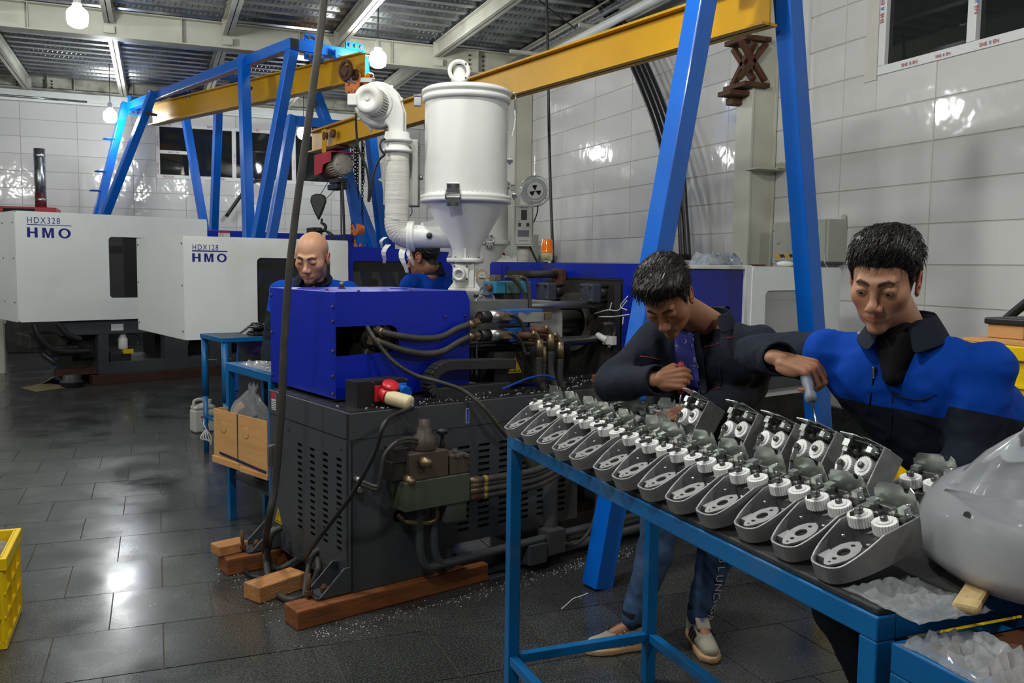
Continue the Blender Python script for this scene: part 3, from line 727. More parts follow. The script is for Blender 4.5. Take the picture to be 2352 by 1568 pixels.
# ================================================================== FOREGROUND INJECTION MACHINE
AM = math.radians(16); mU, mV = axes(16)
C0 = Vector((0.7515, 3.6935, 0))
def loc_(P, O=C0, u=mU, v=mV): D = P-O; return Vector((D.dot(u), D.dot(v), P.z))
def ML(x, y, v): return loc_(onp(x, y, mV, mV.dot(C0)+v))       # local point on the plane v = const seen at a pixel
def MU(x, y, u): return loc_(onp(x, y, mU, mU.dot(C0)+u))
def plate(name, outer, holes, M, t, m, parent):
    """flat sheet with real cut-outs (2D curve filled, extruded)"""
    cu = bpy.data.curves.new(name, 'CURVE'); cu.dimensions = '2D'; cu.fill_mode = 'BOTH'; cu.extrude = t/2
    for P in [outer]+list(holes):
        s = cu.splines.new('POLY'); s.points.add(len(P)-1); s.use_cyclic_u = True
        for i, (x, y) in enumerate(P): s.points[i].co = (x, y, 0, 1)
    o = bpy.data.objects.new(name, cu); COL.objects.link(o); bpy.context.view_layer.update()
    me = bpy.data.meshes.new_from_object(o.evaluated_get(bpy.context.evaluated_depsgraph_get())); me.name = name
    bpy.data.objects.remove(o); bpy.data.curves.remove(cu)
    me.materials.clear(); me.materials.append(m); me.transform(M)
    q = bpy.data.objects.new(name, me); link(q, parent); return q
FV = lambda v: frame((0, v, 0), (1, 0, 0), (0, 0, 1))             # local x=u, y=z on plane v (normal -v)
FU = lambda u: frame((u, 0, 0), (0, -1, 0), (0, 0, 1))            # local x=-v, y=z on plane u (normal -u)
def slot(cx, cy, w, h): return rrect(w, h, h*.48, 4, cx, cy)
im = thing('injection_molding_machine', 'dark grey and blue injection moulding machine in the middle foreground', 'machine', C0, AM)
# --- base cabinet
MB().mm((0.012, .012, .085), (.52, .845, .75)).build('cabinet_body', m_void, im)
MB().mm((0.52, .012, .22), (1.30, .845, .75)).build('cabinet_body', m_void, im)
hl = [slot(-v, z, .052, .0145) for v, n in ((.498, 14), (.363, 14), (.230, 15), (.097, 15)) for z in [(.648 if n == 14 else .650)-i*(.394/(n-1)) for i in range(n)]]
plate('louvre_panel', rrect(.66, .64, .004, 3, -.335, .425), hl, FU(-.002), .004, m_char, im)
MB().mm((-.001, .665, .085), (.012, .857, .75)).build('corner_panel', m_char, im, bevel=.002)
MB().mm((-.001, .0, .085), (.012, .67, .105)).build('lower_rail', m_char, im)
hf = [slot(u, z, .068, .0145) for u in (.583, .700, .822, .94, 1.06, 1.18) for z in [.652-i*.0300 for i in range(14)]]
plate('louvre_panel', [(.0, .085), (.515, .085), (.515, .20), (1.30, .20), (1.30, .748), (0, .748)], hf+[circ(.028, 16, .235, .385)], FV(-.002), .004, m_char, im)
MB().mm((-.004, -.004, .085), (.012, .03, .748)).build('corner_post', m_char, im, bevel=.002)
MB().mm((-.006, -.006, .748), (3.7, .857, .866)).build('top_frame', m_char, im, bevel=.004)
MB().mm((0.0, 0.0, .866), (3.6, .84, .869)).build('oily_top', mat('oily_deck', (.012, .011, .011), .35, var=.4, vscale=9, dirt=(.06, .06, .06), dscale=25, damt=.4), im)
MB().mm((-.009, .0, .752), (.03, .02, .862)).build('frame_joint', m_dark, im)
MB().mm((1.3, .18, .085), (3.7, .75, .75)).build('bed_frame', m_plate_dark, im)
q = MB()
for v, z in ((.62, .70), (.08, .70), (.62, .15), (.08, .13)): q.cyl((-.008, v, z), (0, v, z), .006, n=8)
q.build('panel_screws', m_dark, im)['kind'] = 'stuff'
# feet: bracketed lugs and anchor bolts
for v in (.05, .80):
    q = MB(); q.mm((-.16, v-.05, .082), (.0, v+.07, .094)); q.prism([(-.15, .09), (0, .09), (0, .2), (-.03, .2)], frame((0, v-.045, 0), (1, 0, 0), (0, 0, 1)), .01); q.prism([(-.15, .09), (0, .09), (0, .2), (-.03, .2)], frame((0, v+.07, 0), (1, 0, 0), (0, 0, 1)), .01)
    q.build('foot_lug', m_char, im, bevel=.002)
    for u in (-.10, -.17):
        q = MB(); q.cyl((u, v, .08), (u, v, .19 if u < -.12 else .13), .009, n=10); q.cyl((u, v, .10), (u, v, .118), .017, n=6, smooth=False); q.build('anchor_bolt', m_rust, im)
# --- labels
def label(P0, w, h, M, m, parent, name='label', t=.0012):
    q = MB(); q.prism(rrect(w, h, min(w, h)*.06, 3), M @ Matrix.Translation((*P0, 0)), t); return q.build(name, m, parent)
def warn_tri(c, s, M, parent):
    T = [(0, s*.62), (-s*.5, -s*.30), (s*.5, -s*.30)]
    o = MB().prism(T, M @ Matrix.Translation((*c, 0)), .0012).build('warning_sign', m_warn, parent)
    lab(o, 'yellow triangle with a black lightning bolt')
    T2 = [(x*.80, y*.80+s*.015) for x, y in T]; T3 = [(x*.68, y*.68+s*.025) for x, y in T]
    MB().ring(T2, T3, M @ Matrix.Translation((c[0], c[1], .0012)), .0006).build('sign_border', m_inkk, o)
    z = [(.03, .30), (-.09, .03), (-.01, .05), (-.06, -.13), (-.10, -.12), (-.02, -.24), (.03, -.10), (-.01, -.115), (.09, .11), (0, .09), (.09, .28)]
    MB().prism([(x*s, y*s) for x, y in z], M @ Matrix.Translation((c[0], c[1], .0012)), .0006).build('lightning_bolt', m_inkk, o)
warn_tri((-.76, .235), .085, FU(-.0015), im)
l = label((-.79, .815), .05, .085, FU(-.0065), m_label, im); label((-.79, .843), .05, .03, FU(-.0078), m_inkr, l, 'label_band')
q = MB()
for i in range(5): q.mm((-.0085, .77, .778+i*.009), (-.008, .81, .781+i*.009))
q.build('label_lines', m_inkk, l)['kind'] = 'stuff'
label((.60, .80), .018, .07, FV(-.0065), m_label, im); lab(label((.60, .80), .013, .064, FV(-.0077), m_inkb, im), 'narrow blue rating plate')
lab(label((1.55, .815), .13, .04, FV(-.0065), m_inkb, im), 'blue plate')
MB().mm((-.03, .775, .50), (0, .80, .60)).mm((-.05, .755, .50), (-.03, .775, .60)).build('door_latch', m_steel, im, bevel=.002)
# --- side blue housing over the injection drive
b0, b1, d0, d1, z0, z1 = .073, .80, .273, 1.005, .884, 1.368
oc = [(b0, z0), (b1+.005, z0), (b1+.005, z1-.05), (b1-.02, z1), (b0, z1), (b0, 1.212), (.345, 1.212)]+[(.345+.05*math.sin(t), 1.162+.05*math.cos(t)) for t in (.4, .8, 1.2, 1.57)]+[(.40, 1.105), (.375, 1.088), (b0, 1.078)]
bh = MB(); bh.prism(oc, FV(d0), -.003)
bh = bh.build('blue_housing', m_mblue, im)
q = MB(); q.mm((b0-.002, d0+.003, z0), (b0+.002, d1, z1)); q.mm((b0, d0, z1-.003), (b1-.02, d1, z1+.001)); q.mm((b0, d1-.002, z0), (b1, d1+.002, z1)); q.mm((b1-.003, d0+.02, z0), (b1, d1, z1-.05))
q.build('housing_shell', m_mblue, bh, bevel=.001, seg=1)
MB().mm((b0-.004, d0-.0015, z0), (b0+.012, d0+.001, 1.078)).mm((b0-.004, d0-.0015, 1.212), (b0+.012, d0+.001, z1)).build('housing_flange', m_mblue, bh)
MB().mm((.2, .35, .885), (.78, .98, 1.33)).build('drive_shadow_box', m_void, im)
def screw(P, ax, r=.009, m=m_rust, par=None): return MB().lathe([(r*.9, 0), (r, .003), (r*.6, .006), (.0005, .007)], P, ax, n=10).build('screw', m, par or bh)
for v in (.30,):
    for z in (1.30, 1.235, 1.10, .985, .905): screw((b0-.002, v, z), (-1, 0, 0))
for z in (1.33, 1.14, .92): screw((b0-.002, .99, z), (-1, 0, 0))
for u, z in ((.655, 1.243), (.775, 1.245), (.765, 1.10)): screw((u, d0-.003, z), (0, -1, 0), .007, m_dark)
for u, v in ((.14, .5), (.3, .98), (.62, .95), (.5, .33), (.2, .3)): screw((u, v, z1+.001), (0, 0, 1), .008)
q = MB(); q.cyl((.33, .72, z1), (.33, .72, z1+.008), .02, n=6, smooth=False); q.cyl((.33, .72, z1+.008), (.33, .72, z1+.035), .012, n=12); q.build('lifting_bolt', m_brass, bh)
MB().cyl((.6, .62, z1+.001), (.6, .62, z1+.005), .045, n=20).build('access_cap', m_mblue, bh)
# hydraulic motor inside and its hoses
mo = MB().cyl((.30, .30, 1.16), (.30, .52, 1.16), .075, n=24); mo.cyl((.30, .30, 1.06), (.30, .5, 1.06), .065, n=20)
for k in range(6): t = k*math.pi/3; mo.cyl((.30+.06*math.cos(t), .285, 1.16+.06*math.sin(t)), (.30+.06*math.cos(t), .30, 1.16+.06*math.sin(t)), .011, n=6)
mo.build('hydraulic_motor', m_plate_dark, im)
MB().mm((.30, .30, .90), (.46, .42, 1.07)).build('motor_bracket', m_plate_dark, im, bevel=.006)
def hosefit(p, d, L_=.045, r=.02, par=None):
    p = Vector(p); d = Vector(d).normalized(); q = MB(); q.cyl(p, p+d*L_*.45, r*1.25, n=6, smooth=False); q.cyl(p+d*L_*.45, p+d*L_, r, n=14); return q.build('hose_fitting', m_brass, par or im)
HV = .235
def pl(pts, v=HV): return [ML(x, y, v) if len(p_) == 2 else ML(x, y, p_[2]) for p_ in pts for x, y in [p_[:2]]]
h1 = pl([(862, 757, .30), (878, 763, .25), (915, 771), (970, 778), (1015, 773), (1050, 755), (1080, 745), (1098, 742)])
MB().tube(cat(h1), .0165, n=14).build('hydraulic_hose', m_hose, im)
h2 = pl([(845, 780, .29), (880, 788, .25), (920, 803), (970, 812), (1015, 807), (1050, 787), (1080, 773), (1098, 771)])
MB().tube(cat(h2), .0165, n=14).build('hydraulic_hose', m_hose, im)
hosefit(h1[-1], h1[-2]-h1[-1], .06, .021); hosefit(h2[-1], h2[-2]-h2[-1], .06, .021); hosefit(h1[0], h1[1]-h1[0], .06, .02); hosefit(h2[0], h2[1]-h2[0], .06, .022)
h3 = pl([(843, 750, .28), (858, 775, .22), (880, 805, .2), (910, 836, .16), (955, 862, .12), (1005, 876, .06), (1060, 895, .0), (1100, 925, -.06), (1130, 958, -.08), (1150, 985, -.08), (1190, 1030, -.06), (1225, 1085, -.04)])
lab(MB().tube(cat(h3), .0105, n=10).build('hydraulic_hose', m_hose, im), 'long thin printed hose looping down the front')
q = MB(); c3 = cat(h3)
for i in range(8, 74, 2):
    if i % 14 in (4, 6): continue
    a = c3[i]; q.box(a+Vector((-.003, -.0102, .004)), (.008, .0008, .0028), Matrix.Rotation(.45, 3, 'Y'))
q.build('hose_print', mat('hose_print_gold', lin((150, 130, 70)), .5), im)['kind'] = 'stuff'
# --- mains socket box with red plug and blue socket
sb = MB().mm((.075, .08, .866), (.33, .19, .985)).build('socket_box', m_black, im, bevel=.002)
for u in (.15, .322):
    for z in (.875, .977): screw((u, .08, z), (0, -1, 0), .005, m_rust, sb)
def MP(P): return Vector(P)
rs = MB(); rs.mm((.158, .066, .892), (.228, .08, .962)); rs.cyl((.2, .07, .925), (.205, .03, .915), .034, n=20); rs = rs.build('red_socket', mat('plastic_red', lin((190, 35, 45)), .35), im, bevel=.002)
MB().lathe([(.003, .012), (.036, .011), (.04, .004), (.04, -.004)], (.222, .045, .962), (.0, -.45, .9), n=24).build('socket_lid', MATS['plastic_red'], rs)
bs = MB(); bs.mm((.255, .068, .895), (.318, .08, .965)); bs.cyl((.285, .075, .925), (.29, .03, .92), .036, n=20); bs.build('blue_socket', mat('plastic_blue', lin((0, 95, 190)), .35), im, bevel=.002)
pg = MB(); p0 = Vector((.205, .035, .914)); p1 = Vector((.252, -.055, .897)); d = (p1-p0).normalized(); L_ = (p1-p0).length
pr = [(.030, 0)]
for k in range(14): pr += [(.0335, L_*(k+.2)/14), (.0315, L_*(k+.8)/14)]
pr += [(.034, L_), (.030, L_+.012), (.012, L_+.016)]
pg.lathe(pr, p0, tuple(d), n=24); pg.build('mains_plug', mat('plug_beige', lin((205, 190, 150)), .5), im)
pe = p1+d*.016
for k, c in enumerate(((.05, .3, .05), (.25, .09, .02), (.02, .05, .2))):
    o = Vector((.003*(k-1), 0, 0)); MB().tube(cat([pe+o-d*.01, pe+o+Vector((.004, -.008, -.012)), pe+o*.5+Vector((-.004, -.01, -.035))]), .0022, n=6).build('wire_core', mat('core_%d' % k, c, .5), im)
# --- cable (energy) chain, manifold, valves
def echain(pts, w, h, par):
    pts = cat(pts, 3)
    for i in range(len(pts)-1):
        a, b = pts[i], pts[i+1]; L_ = (b-a).length
        bar(MB(), a, b+(b-a)*.12, w, h, (0, 1, 0)).build('chain_link', mat('chain_plastic', (.022, .022, .023), .5, dirt=(.07, .065, .06), damt=.5), par, bevel=.004)
echain([Vector((1.02, .20, 1.00)), Vector((.80, .20, 1.01)), Vector((.62, .20, 1.015)), Vector((.545, .20, .985)), Vector((.515, .20, .93)), Vector((.54, .20, .89)), Vector((.62, .20, .885)), Vector((.80, .20, .885)), Vector((.98, .2, .885))], .07, .05, im)
mf = MB().mm((.815, .30, 1.098), (1.20, .62, 1.318)).build('manifold_block', mat('manifold_steel', (.20, .20, .185), .4, metal=.6, var=.15, dirt=(.10, .09, .06), damt=.6), im, bevel=.004)
for z in (1.285, 1.255, 1.215): MB().cyl((.812, .35, z), (.818, .35, z), .010, n=10).build('port_plug', m_brass, mf)
m_teal = mat('valve_teal', lin((0, 120, 160)), .4, dirt=lin((60, 90, 90)), damt=.5)
m_vblue = mat('valve_blue', lin((20, 90, 165)), .4, dirt=lin((90, 90, 85)), damt=.6)
for zc in (1.238, 1.145):
    q = MB(); q.mm((1.0, .20, zc-.035), (1.22, .30, zc+.035)); vb = q.build('valve_body', m_vblue, im, bevel=.004)
    MB().prism([(1.05, zc-.03), (1.22, zc-.03), (1.22, zc+.02), (1.14, zc+.02), (1.11, zc+.005), (1.08, zc+.02), (1.05, zc+.02)], FV(.199), .006).build('valve_plate', m_steel, vb)
    MB().cyl((.90, .245, zc), (1.0, .245, zc), .032, n=22).build('solenoid', m_steel, vb)
    q = MB(); q.cyl((.838, .235, zc), (.90, .242, zc), .030, n=18); q.build('solenoid_cap', m_black, vb)
    MB().cyl((.832, .2345, zc), (.838, .235, zc), .016, n=14).build('cap_button', m_rust, vb)
    MB().mm((.955, .185, zc-.018), (1.01, .215, zc+.02)).build('coil_connector', m_brass, vb, bevel=.003)
    MB().mm((1.24, .21, zc-.02), (1.29, .25, zc+.015)).build('coil_connector', m_brass, vb, bevel=.003)
bvc = ML(1167, 672, .45)
tv = MB(); c = ML(1168, 658, .45)
MB().mm((c.x-.07, .40, 1.318), (c.x+.04, .5, 1.352)).build('valve_spacer', m_plate_dark, im)
MB().mm((c.x-.055, .39, 1.348), (c.x+.035, .51, 1.412)).build('valve_body', mat('valve_teal_dirty', lin((60, 110, 110)), .5, dirt=lin((70, 70, 60)), damt=.6), im, bevel=.003)
for s in (-1, 1):
    v_ = MB().mm((c.x-.01+s*.085-.032, .39, 1.348), (c.x-.01+s*.085+.032, .51, 1.412)).build('solenoid', m_teal, im, bevel=.004)
    MB().mm((c.x-.02+s*.075-.02, .42, 1.412), (c.x-.02+s*.075+.02, .47, 1.445)).build('coil_connector', m_brass, v_, bevel=.003)
MB().cyl((c.x-.155, .44, 1.38), (c.x-.12, .44, 1.38), .021, n=16).build('cap_button', m_rust, im)
cc = [(1160, 636), (1178, 640), (1195, 660), (1208, 690), (1212, 730), (1210, 770), (1218, 800), (1235, 812)]
MB().tube(cat(pl(cc, .33)), .011, n=8).build('corrugated_conduit', m_hose, im)
cc = [(1196, 636), (1208, 642), (1215, 665), (1217, 700), (1214, 740), (1212, 780), (1222, 806), (1245, 815)]
MB().tube(cat(pl(cc, .32)), .011, n=8).build('corrugated_conduit', m_hose, im)
for y in (722, 765):
    MB().tube(cat(pl([(1172, y), (1185, y+5), (1198, y+20), (1207, y+45), (1216, min(y+80, 812))], .18)), .009, n=8).build('corrugated_conduit', m_hose, im)
# pipes by the manifold
for pts in ([(1095, 870, .32), (1094, 780, .32), (1093, 700, .32), (1097, 686, .33), (1108, 680, .34), (1116, 690, .34)], [(1102, 680, .36), (1115, 672, .4), (1130, 676, .42), (1137, 690, .42)], [(1084, 872, .4), (1084, 700, .4)]):
    MB().tube(cat(pl(pts)), .0055, n=8).build('steel_pipe', m_steel, im)
MB().mm((.82, .33, 1.318), (.87, .37, 1.35)).build('pipe_elbow', m_steel, im, bevel=.004)
# barrel, grey barrel cover and nozzle
ax = .64
MB().cyl((.80, ax, 1.18), (1.9, ax, 1.18), .055, n=24).build('barrel', m_steel, im)
for zz in (1.28, 1.08): MB().cyl((.80, .40, zz), (1.87, .40, zz), .022, n=16).build('tie_rod', m_steel, im)
q = MB(); pr = [(-.20, .985)]+[(-.20+.0, 1.2)]
arc = [(-.23, 1.05), (-.23, 1.20)]+[(-.13-.10*math.cos(t), 1.20+.10*math.sin(t)) for t in [i*math.pi/12 for i in range(1, 7)]]+[(.14, 1.30), (.14, 1.05)]
q.prism([(x, z) for x, z in arc], frame((1.27, ax, 0), (0, 1, 0), (0, 0, 1)), .27); cv = q.build('barrel_cover', mat('cover_grey', (.30, .30, .29), .4, var=.08, dirt=(.18, .15, .10), damt=.4), im, bevel=.003)
MB().tube([(1.30, .6, 1.30), (1.30, .6, 1.345), (1.42, .6, 1.345), (1.42, .6, 1.30)], .012, n=8).build('cover_handle', m_black, cv)
q = MB(); q.lathe([(.11, 0), (.11, .03), (.06, .12), (.03, .17), (.02, .22)], (1.54, ax, 1.17), (1, 0, 0), n=20); q.build('nozzle', m_plate_dark, im)
MB().mm((1.60, .52, 1.10), (1.62, .60, 1.19)).build('cardboard_shim', mat('shim_card', lin((180, 150, 105)), .8), im)
for k in range(3): MB().tube(cat([Vector((1.56, .5, 1.13)), Vector((1.54, .44, 1.08)), Vector((1.50-.02*k, .42, 1.02)), Vector((1.46, .40, .98))]), .003, n=5).build('heater_wire', mat('wire_green', lin((0, 100, 85)), .5), im)
# black heater box with warning sign, blue air lines
bb = MB().mm((.93, .23, .885), (1.24, .48, 1.055)).build('terminal_box', mat('box_black', (.016, .015, .013), .45, dirt=(.05, .045, .03), damt=.4), im, bevel=.003)
warn_tri((1.06, .972), .088, FV(.228), bb)
for k in range(3): MB().tube(cat(pl([(1155, 893), (1185, 880), (1215, 868), (1250, 862), (1275, 870)], .05+.02*k)), .006, n=6).build('air_line', mat('air_blue', lin((0, 60, 150)), .4), im)
MB().tube(cat([Vector((1.0, .3, 1.09)), Vector((1.05, .28, 1.085)), Vector((1.10, .27, 1.06)), Vector((1.16, .27, 1.06))]), .018, n=8).build('cable_loom', m_cable, im)
# vertical hoses dropping from elbows
for (x0, y0, x1, y1, xb, xe, r) in ((1222, 765, 1238, 785, 1246, 1256, .0205), (1240, 790, 1248, 802, 1254, 1264, .0145), (1252, 752, 1264, 772, 1272, 1290, .0205), (1272, 768, 1286, 790, 1287, 1300, .0205)):
    v = .13
    P = pl([(x0, y0), ((x0+x1)/2, y0+3), (x1, y1)], v)
    MB().tube(cat(P), r*.72, n=12).build('steel_elbow', m_brass, im)
    a = ML(x1, y1, v); b = ML(xb, y1+38, v)
    MB().cyl(a+Vector((0, 0, .012)), Vector((a.x+.004, v, a.z-.075)), r, n=16).build('hose_ferrule', m_brass, im)
    e = [Vector((a.x+.003, v, a.z-.07)), Vector((a.x+.01, v, a.z-.2)), Vector((a.x+.05, v-.05, .80)), Vector((a.x+.10, v-.17, .70)), Vector((a.x+.08, v-.16, .55))]
    MB().tube(cat(e), r*.92, n=12).build('hydraulic_hose', m_hose, im)
    MB().cyl((a.x-.09, v+.06, a.z+.035), (a.x-.02, v, a.z+.03), r*.9, n=10).build('pipe_union', m_rust, im)
# --- stationary platen and blue rear panels of the clamp
pt = plate('platen', [(-.92, .80), (-.30, .80), (-.30, 1.41), (-.92, 1.41)][::1], [circ(.118, 28, -.64, 1.165)], FU(1.86), .05, m_plate_dark, im)
MB().ring(circ(.175, 32, -.64, 1.165), circ(.120, 32, -.64, 1.165), FU(1.84), .03).build('platen_ring', mat('ring_steel', (.12, .11, .10), .4, metal=.6, var=.2), im)
MB().mm((1.9, .3, .9), (2.1, .95, 1.42)).build('platen_core', m_void, im)
for v, z in ((.79, 1.345), (.40, 1.35)):
    nb = MB().mm((1.70, v-.055, z-.06), (1.775, v+.055, z+.05)).build('tie_bar_cover', mat('cover_slate', lin((56, 60, 72)), .5, dirt=(.08, .08, .08), damt=.4), im, bevel=.01)
    q = MB()
    for a in (-.04, .04):
        for b in (-.045, .035): q.cyl((1.69, v+a, z+b), (1.84, v+a, z+b), .009, n=8)
    q.cyl((1.77, v, z), (1.86, v, z), .045, n=16); q.build('tie_bar_nut', m_plate_dark, nb)
MB().mm((1.80, .28, 1.05), (1.84, .36, 1.10)).cyl((1.80, .32, 1.075), (1.80, .40, 1.10), .02, n=10).build('limit_switch', m_label, im, bevel=.003)
MB().tube(cat(pl([(1388, 745, .30), (1405, 745, .30), (1412, 760, .3), (1405, 785, .3), (1398, 800, .3)])), .012, n=8).build('switch_cable', m_hose, im)
MB().cyl((1.50, .45, 1.055), (1.84, .45, 1.055), .014, n=10).build('guide_rod', m_inkb, im)
m_strap = mat('cable_tie_white', (.6, .6, .6), .5)
for pts in ([(1365, 720), (1395, 712), (1420, 712), (1440, 690)], [(1375, 727), (1410, 727), (1445, 722)], [(1400, 712), (1405, 695)], [(1432, 728), (1430, 745)], [(1440, 712), (1425, 703), (1442, 680)]):
    MB().tube(cat([MU(x, y, 1.80) for x, y in pts]), .0035, n=5).build('cable_tie', m_strap, im)
plate('rear_panel', [(-1.02, .85), (-.02, .85), (-.02, 1.515), (-1.02, 1.515)], [rrect(.64, .70, .01, 3, -.61, 1.08)], FU(1.90), .02, mat('machine_blue_sooty', lin((0, 34, 160)), .4, dirt=lin((40, 40, 40)), dscale=3.5, damt=.75), im)
MB().prism([(-1.58, .85), (-1.02, .85), (-1.02, 1.518), (-1.555, 1.518), (-1.575, 1.508), (-1.58, 1.49)], FU(1.89), -.02).build('side_guard', m_mblue, im)
for v in (1.04, 1.42): MB().mm((1.868, v-.004, .86), (1.872, v+.004, 1.51)).build('panel_seam', m_mblue, im)
for v in (1.09, 1.35): screw((1.868, v, 1.49), (-1, 0, 0), .006, m_dark, im)
# exhaust pipe stub on the panel
a = MU(1205, 631, 1.72); b = MU(1283, 632, 1.86)
q = MB(); q.cyl(Vector((1.45, .80, 1.445)), Vector((1.86, .80, 1.445)), .022, n=16); q.build('purge_pipe', m_hose, im)
MB().mm((1.82, .75, 1.36), (1.86, .85, 1.48)).build('pipe_flange', m_rust, im, bevel=.004)
# --- clamp side: white frame, blue sliding door, white end cover
cv_ = .06
sf = MB(); sf.mm((1.90, cv_, 1.49), (2.76, cv_+.06, 1.515)); sf.mm((2.70, cv_-.003, .72), (2.765, cv_+.06, 1.515)); sf.mm((1.90, cv_, .70), (2.76, cv_+.06, .74)); sf.build('door_frame', m_white, im, bevel=.004)
d_ = plate('sliding_door', rrect(.80, .74, .03, 5, 2.30, 1.115), [rrect(.46, .40, .03, 5, 2.36, 1.07)], FV(cv_+.03), .03, m_mblue, im)
m_pcw = mat('clear_guard', (.62, .64, .63), .06, trans=.8, ior=1.2)
MB().prism(rrect(.45, .39, .03, 5, 2.36, 1.07), FV(cv_+.035), -.004).build('door_pane', m_pcw, d_)
e_ = plate('end_cover', rrect(.96, .82, .03, 6, 3.24, 1.10), [rrect(.55, .52, .035, 6, 3.17, 1.10)], FV(cv_), .02, m_white, im)
MB().prism(rrect(.54, .51, .035, 6, 3.17, 1.10), FV(cv_+.008), -.004).build('cover_pane', m_pcw, e_)
MB().mm((2.78, cv_+.01, 1.49), (3.72, 1.4, 1.51)).mm((3.70, cv_+.01, .70), (3.72, 1.4, 1.51)).mm((1.9, .9, 1.49), (2.78, 1.4, 1.51)).build('cover_top', m_white, im, bevel=.006)
MB().mm((1.95, 1.2, .8), (3.7, 1.22, 1.49)).build('inner_panel', mat('inner_grey', (.34, .34, .33), .5), im)
q = MB(); q.mm((2.1, .5, .9), (2.6, .9, 1.3)); q.mm((2.9, .45, .86), (3.4, .9, 1.12)); q.mm((3.0, .5, 1.12), (3.5, .8, 1.17)); q.build('toggle_housing', mat('toggle_grey', (.30, .30, .27), .5, var=.1), im, bevel=.01)
MB().mm((3.05, .2, 1.28), (3.12, .26, 1.36)).build('sensor_bracket', m_greyp, im)
MB().mm((1.9, .3, .87), (3.6, .95, .90)).build('clamp_bed', m_plate_dark, im)
# amber beacon on the panel
bc = Vector((1.92, 1.01, 1.515))
q = MB().lathe([(.026, 0), (.026, .02)], bc, n=20); q.build('beacon_foot', m_chrome, im)
MB().lathe([(.036, .018), (.037, .065), (.0385, .068)], bc, n=24).build('beacon_base', mat('beacon_cream', lin((215, 200, 150)), .4), im)
m_amber = mat('amber_lens', lin((240, 120, 5)), .12, trans=.35, coat=.3)
MB().lathe([(.0405, .066), (.0405, .08), (.037, .082), (.0355, .142), (.030, .150), (.0005, .151)], bc, n=28, caps=False).build('beacon_lens', m_amber, im)
MB().ell(bc+Vector((0, 0, .11)), (.02, .02, .024)).build('beacon_bulb', mat('beacon_reflector', lin((250, 150, 20)), .25, metal=.4), im)
# --- pump area below the bench line: hoses, tank, pipes and clamps
for k, (dz, du) in enumerate(((0, 0), (-.02, .02), (-.045, .03), (-.075, .01))):
    z = .525+dz
    pts = [Vector((.52, -.13, z)), Vector((.70, -.14, z-.0)), Vector((.92, -.14, z+.005)), Vector((1.10, -.13, z+.06)), Vector((1.24, -.08, z+.15)), Vector((1.32+du, .02, z+.26))]
    MB().tube(cat(pts), (.017, .012, .016, .015)[k], n=10).build('hydraulic_hose', m_hose, im)
    MB().cyl(pts[0], pts[0]+Vector((.06, -.002, 0)), .02, n=8).build('hose_fitting', (m_brass, m_brass, m_brass, m_rust)[k], im)
    MB().cyl((.60, -.135, z), (.62, -.135, z), (.0185, .0135, .0175, .0165)[k], n=10).build('hose_band', mat('band_yellow', lin((150, 120, 40)), .5), im)
for u, r in ((.30, .020), (.375, .020)):
    pts = [Vector((u, -.075, .43)), Vector((u, -.075, .30)), Vector((u+.005, -.078, .21)), Vector((u+.04, -.08, .155)), Vector((u+.12, -.08, .15)), Vector((u+.5, -.06, .15)), Vector((1.9, -.02, .15))]
    MB().tube(cat(pts), r, n=12).build('return_pipe', m_char, im)
# regulator valve cluster on the cabinet front
lo = MB().mm((.175, -.16, .445), (.51, -.03, .572)).build('valve_manifold', mat('manifold_olive', lin((72, 78, 66)), .45, var=.1, dirt=(.10, .09, .06), damt=.6), im, bevel=.003)
MB().mm((.39, -.15, .36), (.50, -.05, .446)).build('manifold_foot', MATS['manifold_olive'], lo, bevel=.003)
m_vbrown = mat('valve_brown', lin((78, 66, 58)), .45, dirt=(.04, .035, .03), damt=.6)
MB().mm((.20, -.15, .573), (.40, -.05, .69)).build('valve_body', m_vbrown, im, bevel=.004)
MB().mm((.41, -.15, .573), (.51, -.05, .66)).build('valve_body', m_vbrown, im, bevel=.004)
MB().mm((.13, -.12, .575), (.22, -.04, .66)).build('valve_body', m_plate_dark, im, bevel=.004)
MB().mm((.14, -.13, .655), (.21, -.04, .72)).build('solenoid', m_plate_dark, im, bevel=.004)
q = MB(); q.lathe([(.05, .0), (.052, .01), (.05, .06), (.034, .075), (.032, .10), (.025, .11), (.025, .135), (.004, .137)], (.305, -.10, .69), n=22); q.build('pressure_pilot', m_vbrown, im)
q = MB(); q.lathe([(.014, 0), (.012, .05), (.008, .06), (.008, .085), (.026, .095), (.028, .11), (.01, .118)], (.40, -.10, .66), n=14); q.build('adjust_knob', m_black, im)
q = MB(); q.lathe([(.022, 0), (.024, .03), (.018, .035), (.018, .055), (.003, .057)], (.26, -.15, .655), (.2, -1, -.05), n=16); q.build('relief_cap', m_brass, im)
q = MB(); q.lathe([(.02, 0), (.022, .03), (.014, .035), (.014, .055), (.003, .056)], (.20, -.12, .58), (.1, -1, -.1), n=16); q.build('relief_cap', m_brass, im)
for c in ((.44, -.16, .655), (.49, -.16, .65), (.46, -.11, .665)): MB().cyl(c, Vector(c)+Vector((0, 0, .012)), .012, n=6, smooth=False).build('cap_screw', m_steel, im)
for s in (0, .012):
    MB().tube(cat([Vector((.37, -.08, .70+s)), Vector((.28, -.11, .725+s)), Vector((.18, -.13, .745+s)), Vector((.10, -.13, .71)), Vector((.08, -.12, .62)), Vector((.075, -.10, .55+s)), Vector((.02, -.06, .57+s))]), .009, n=8).build('corrugated_conduit', m_hose, im)
for z in (.585, .545): MB().cyl((.02, -.01, z), (.02, -.055, z), .013, n=10).build('cable_gland', m_steel, im)
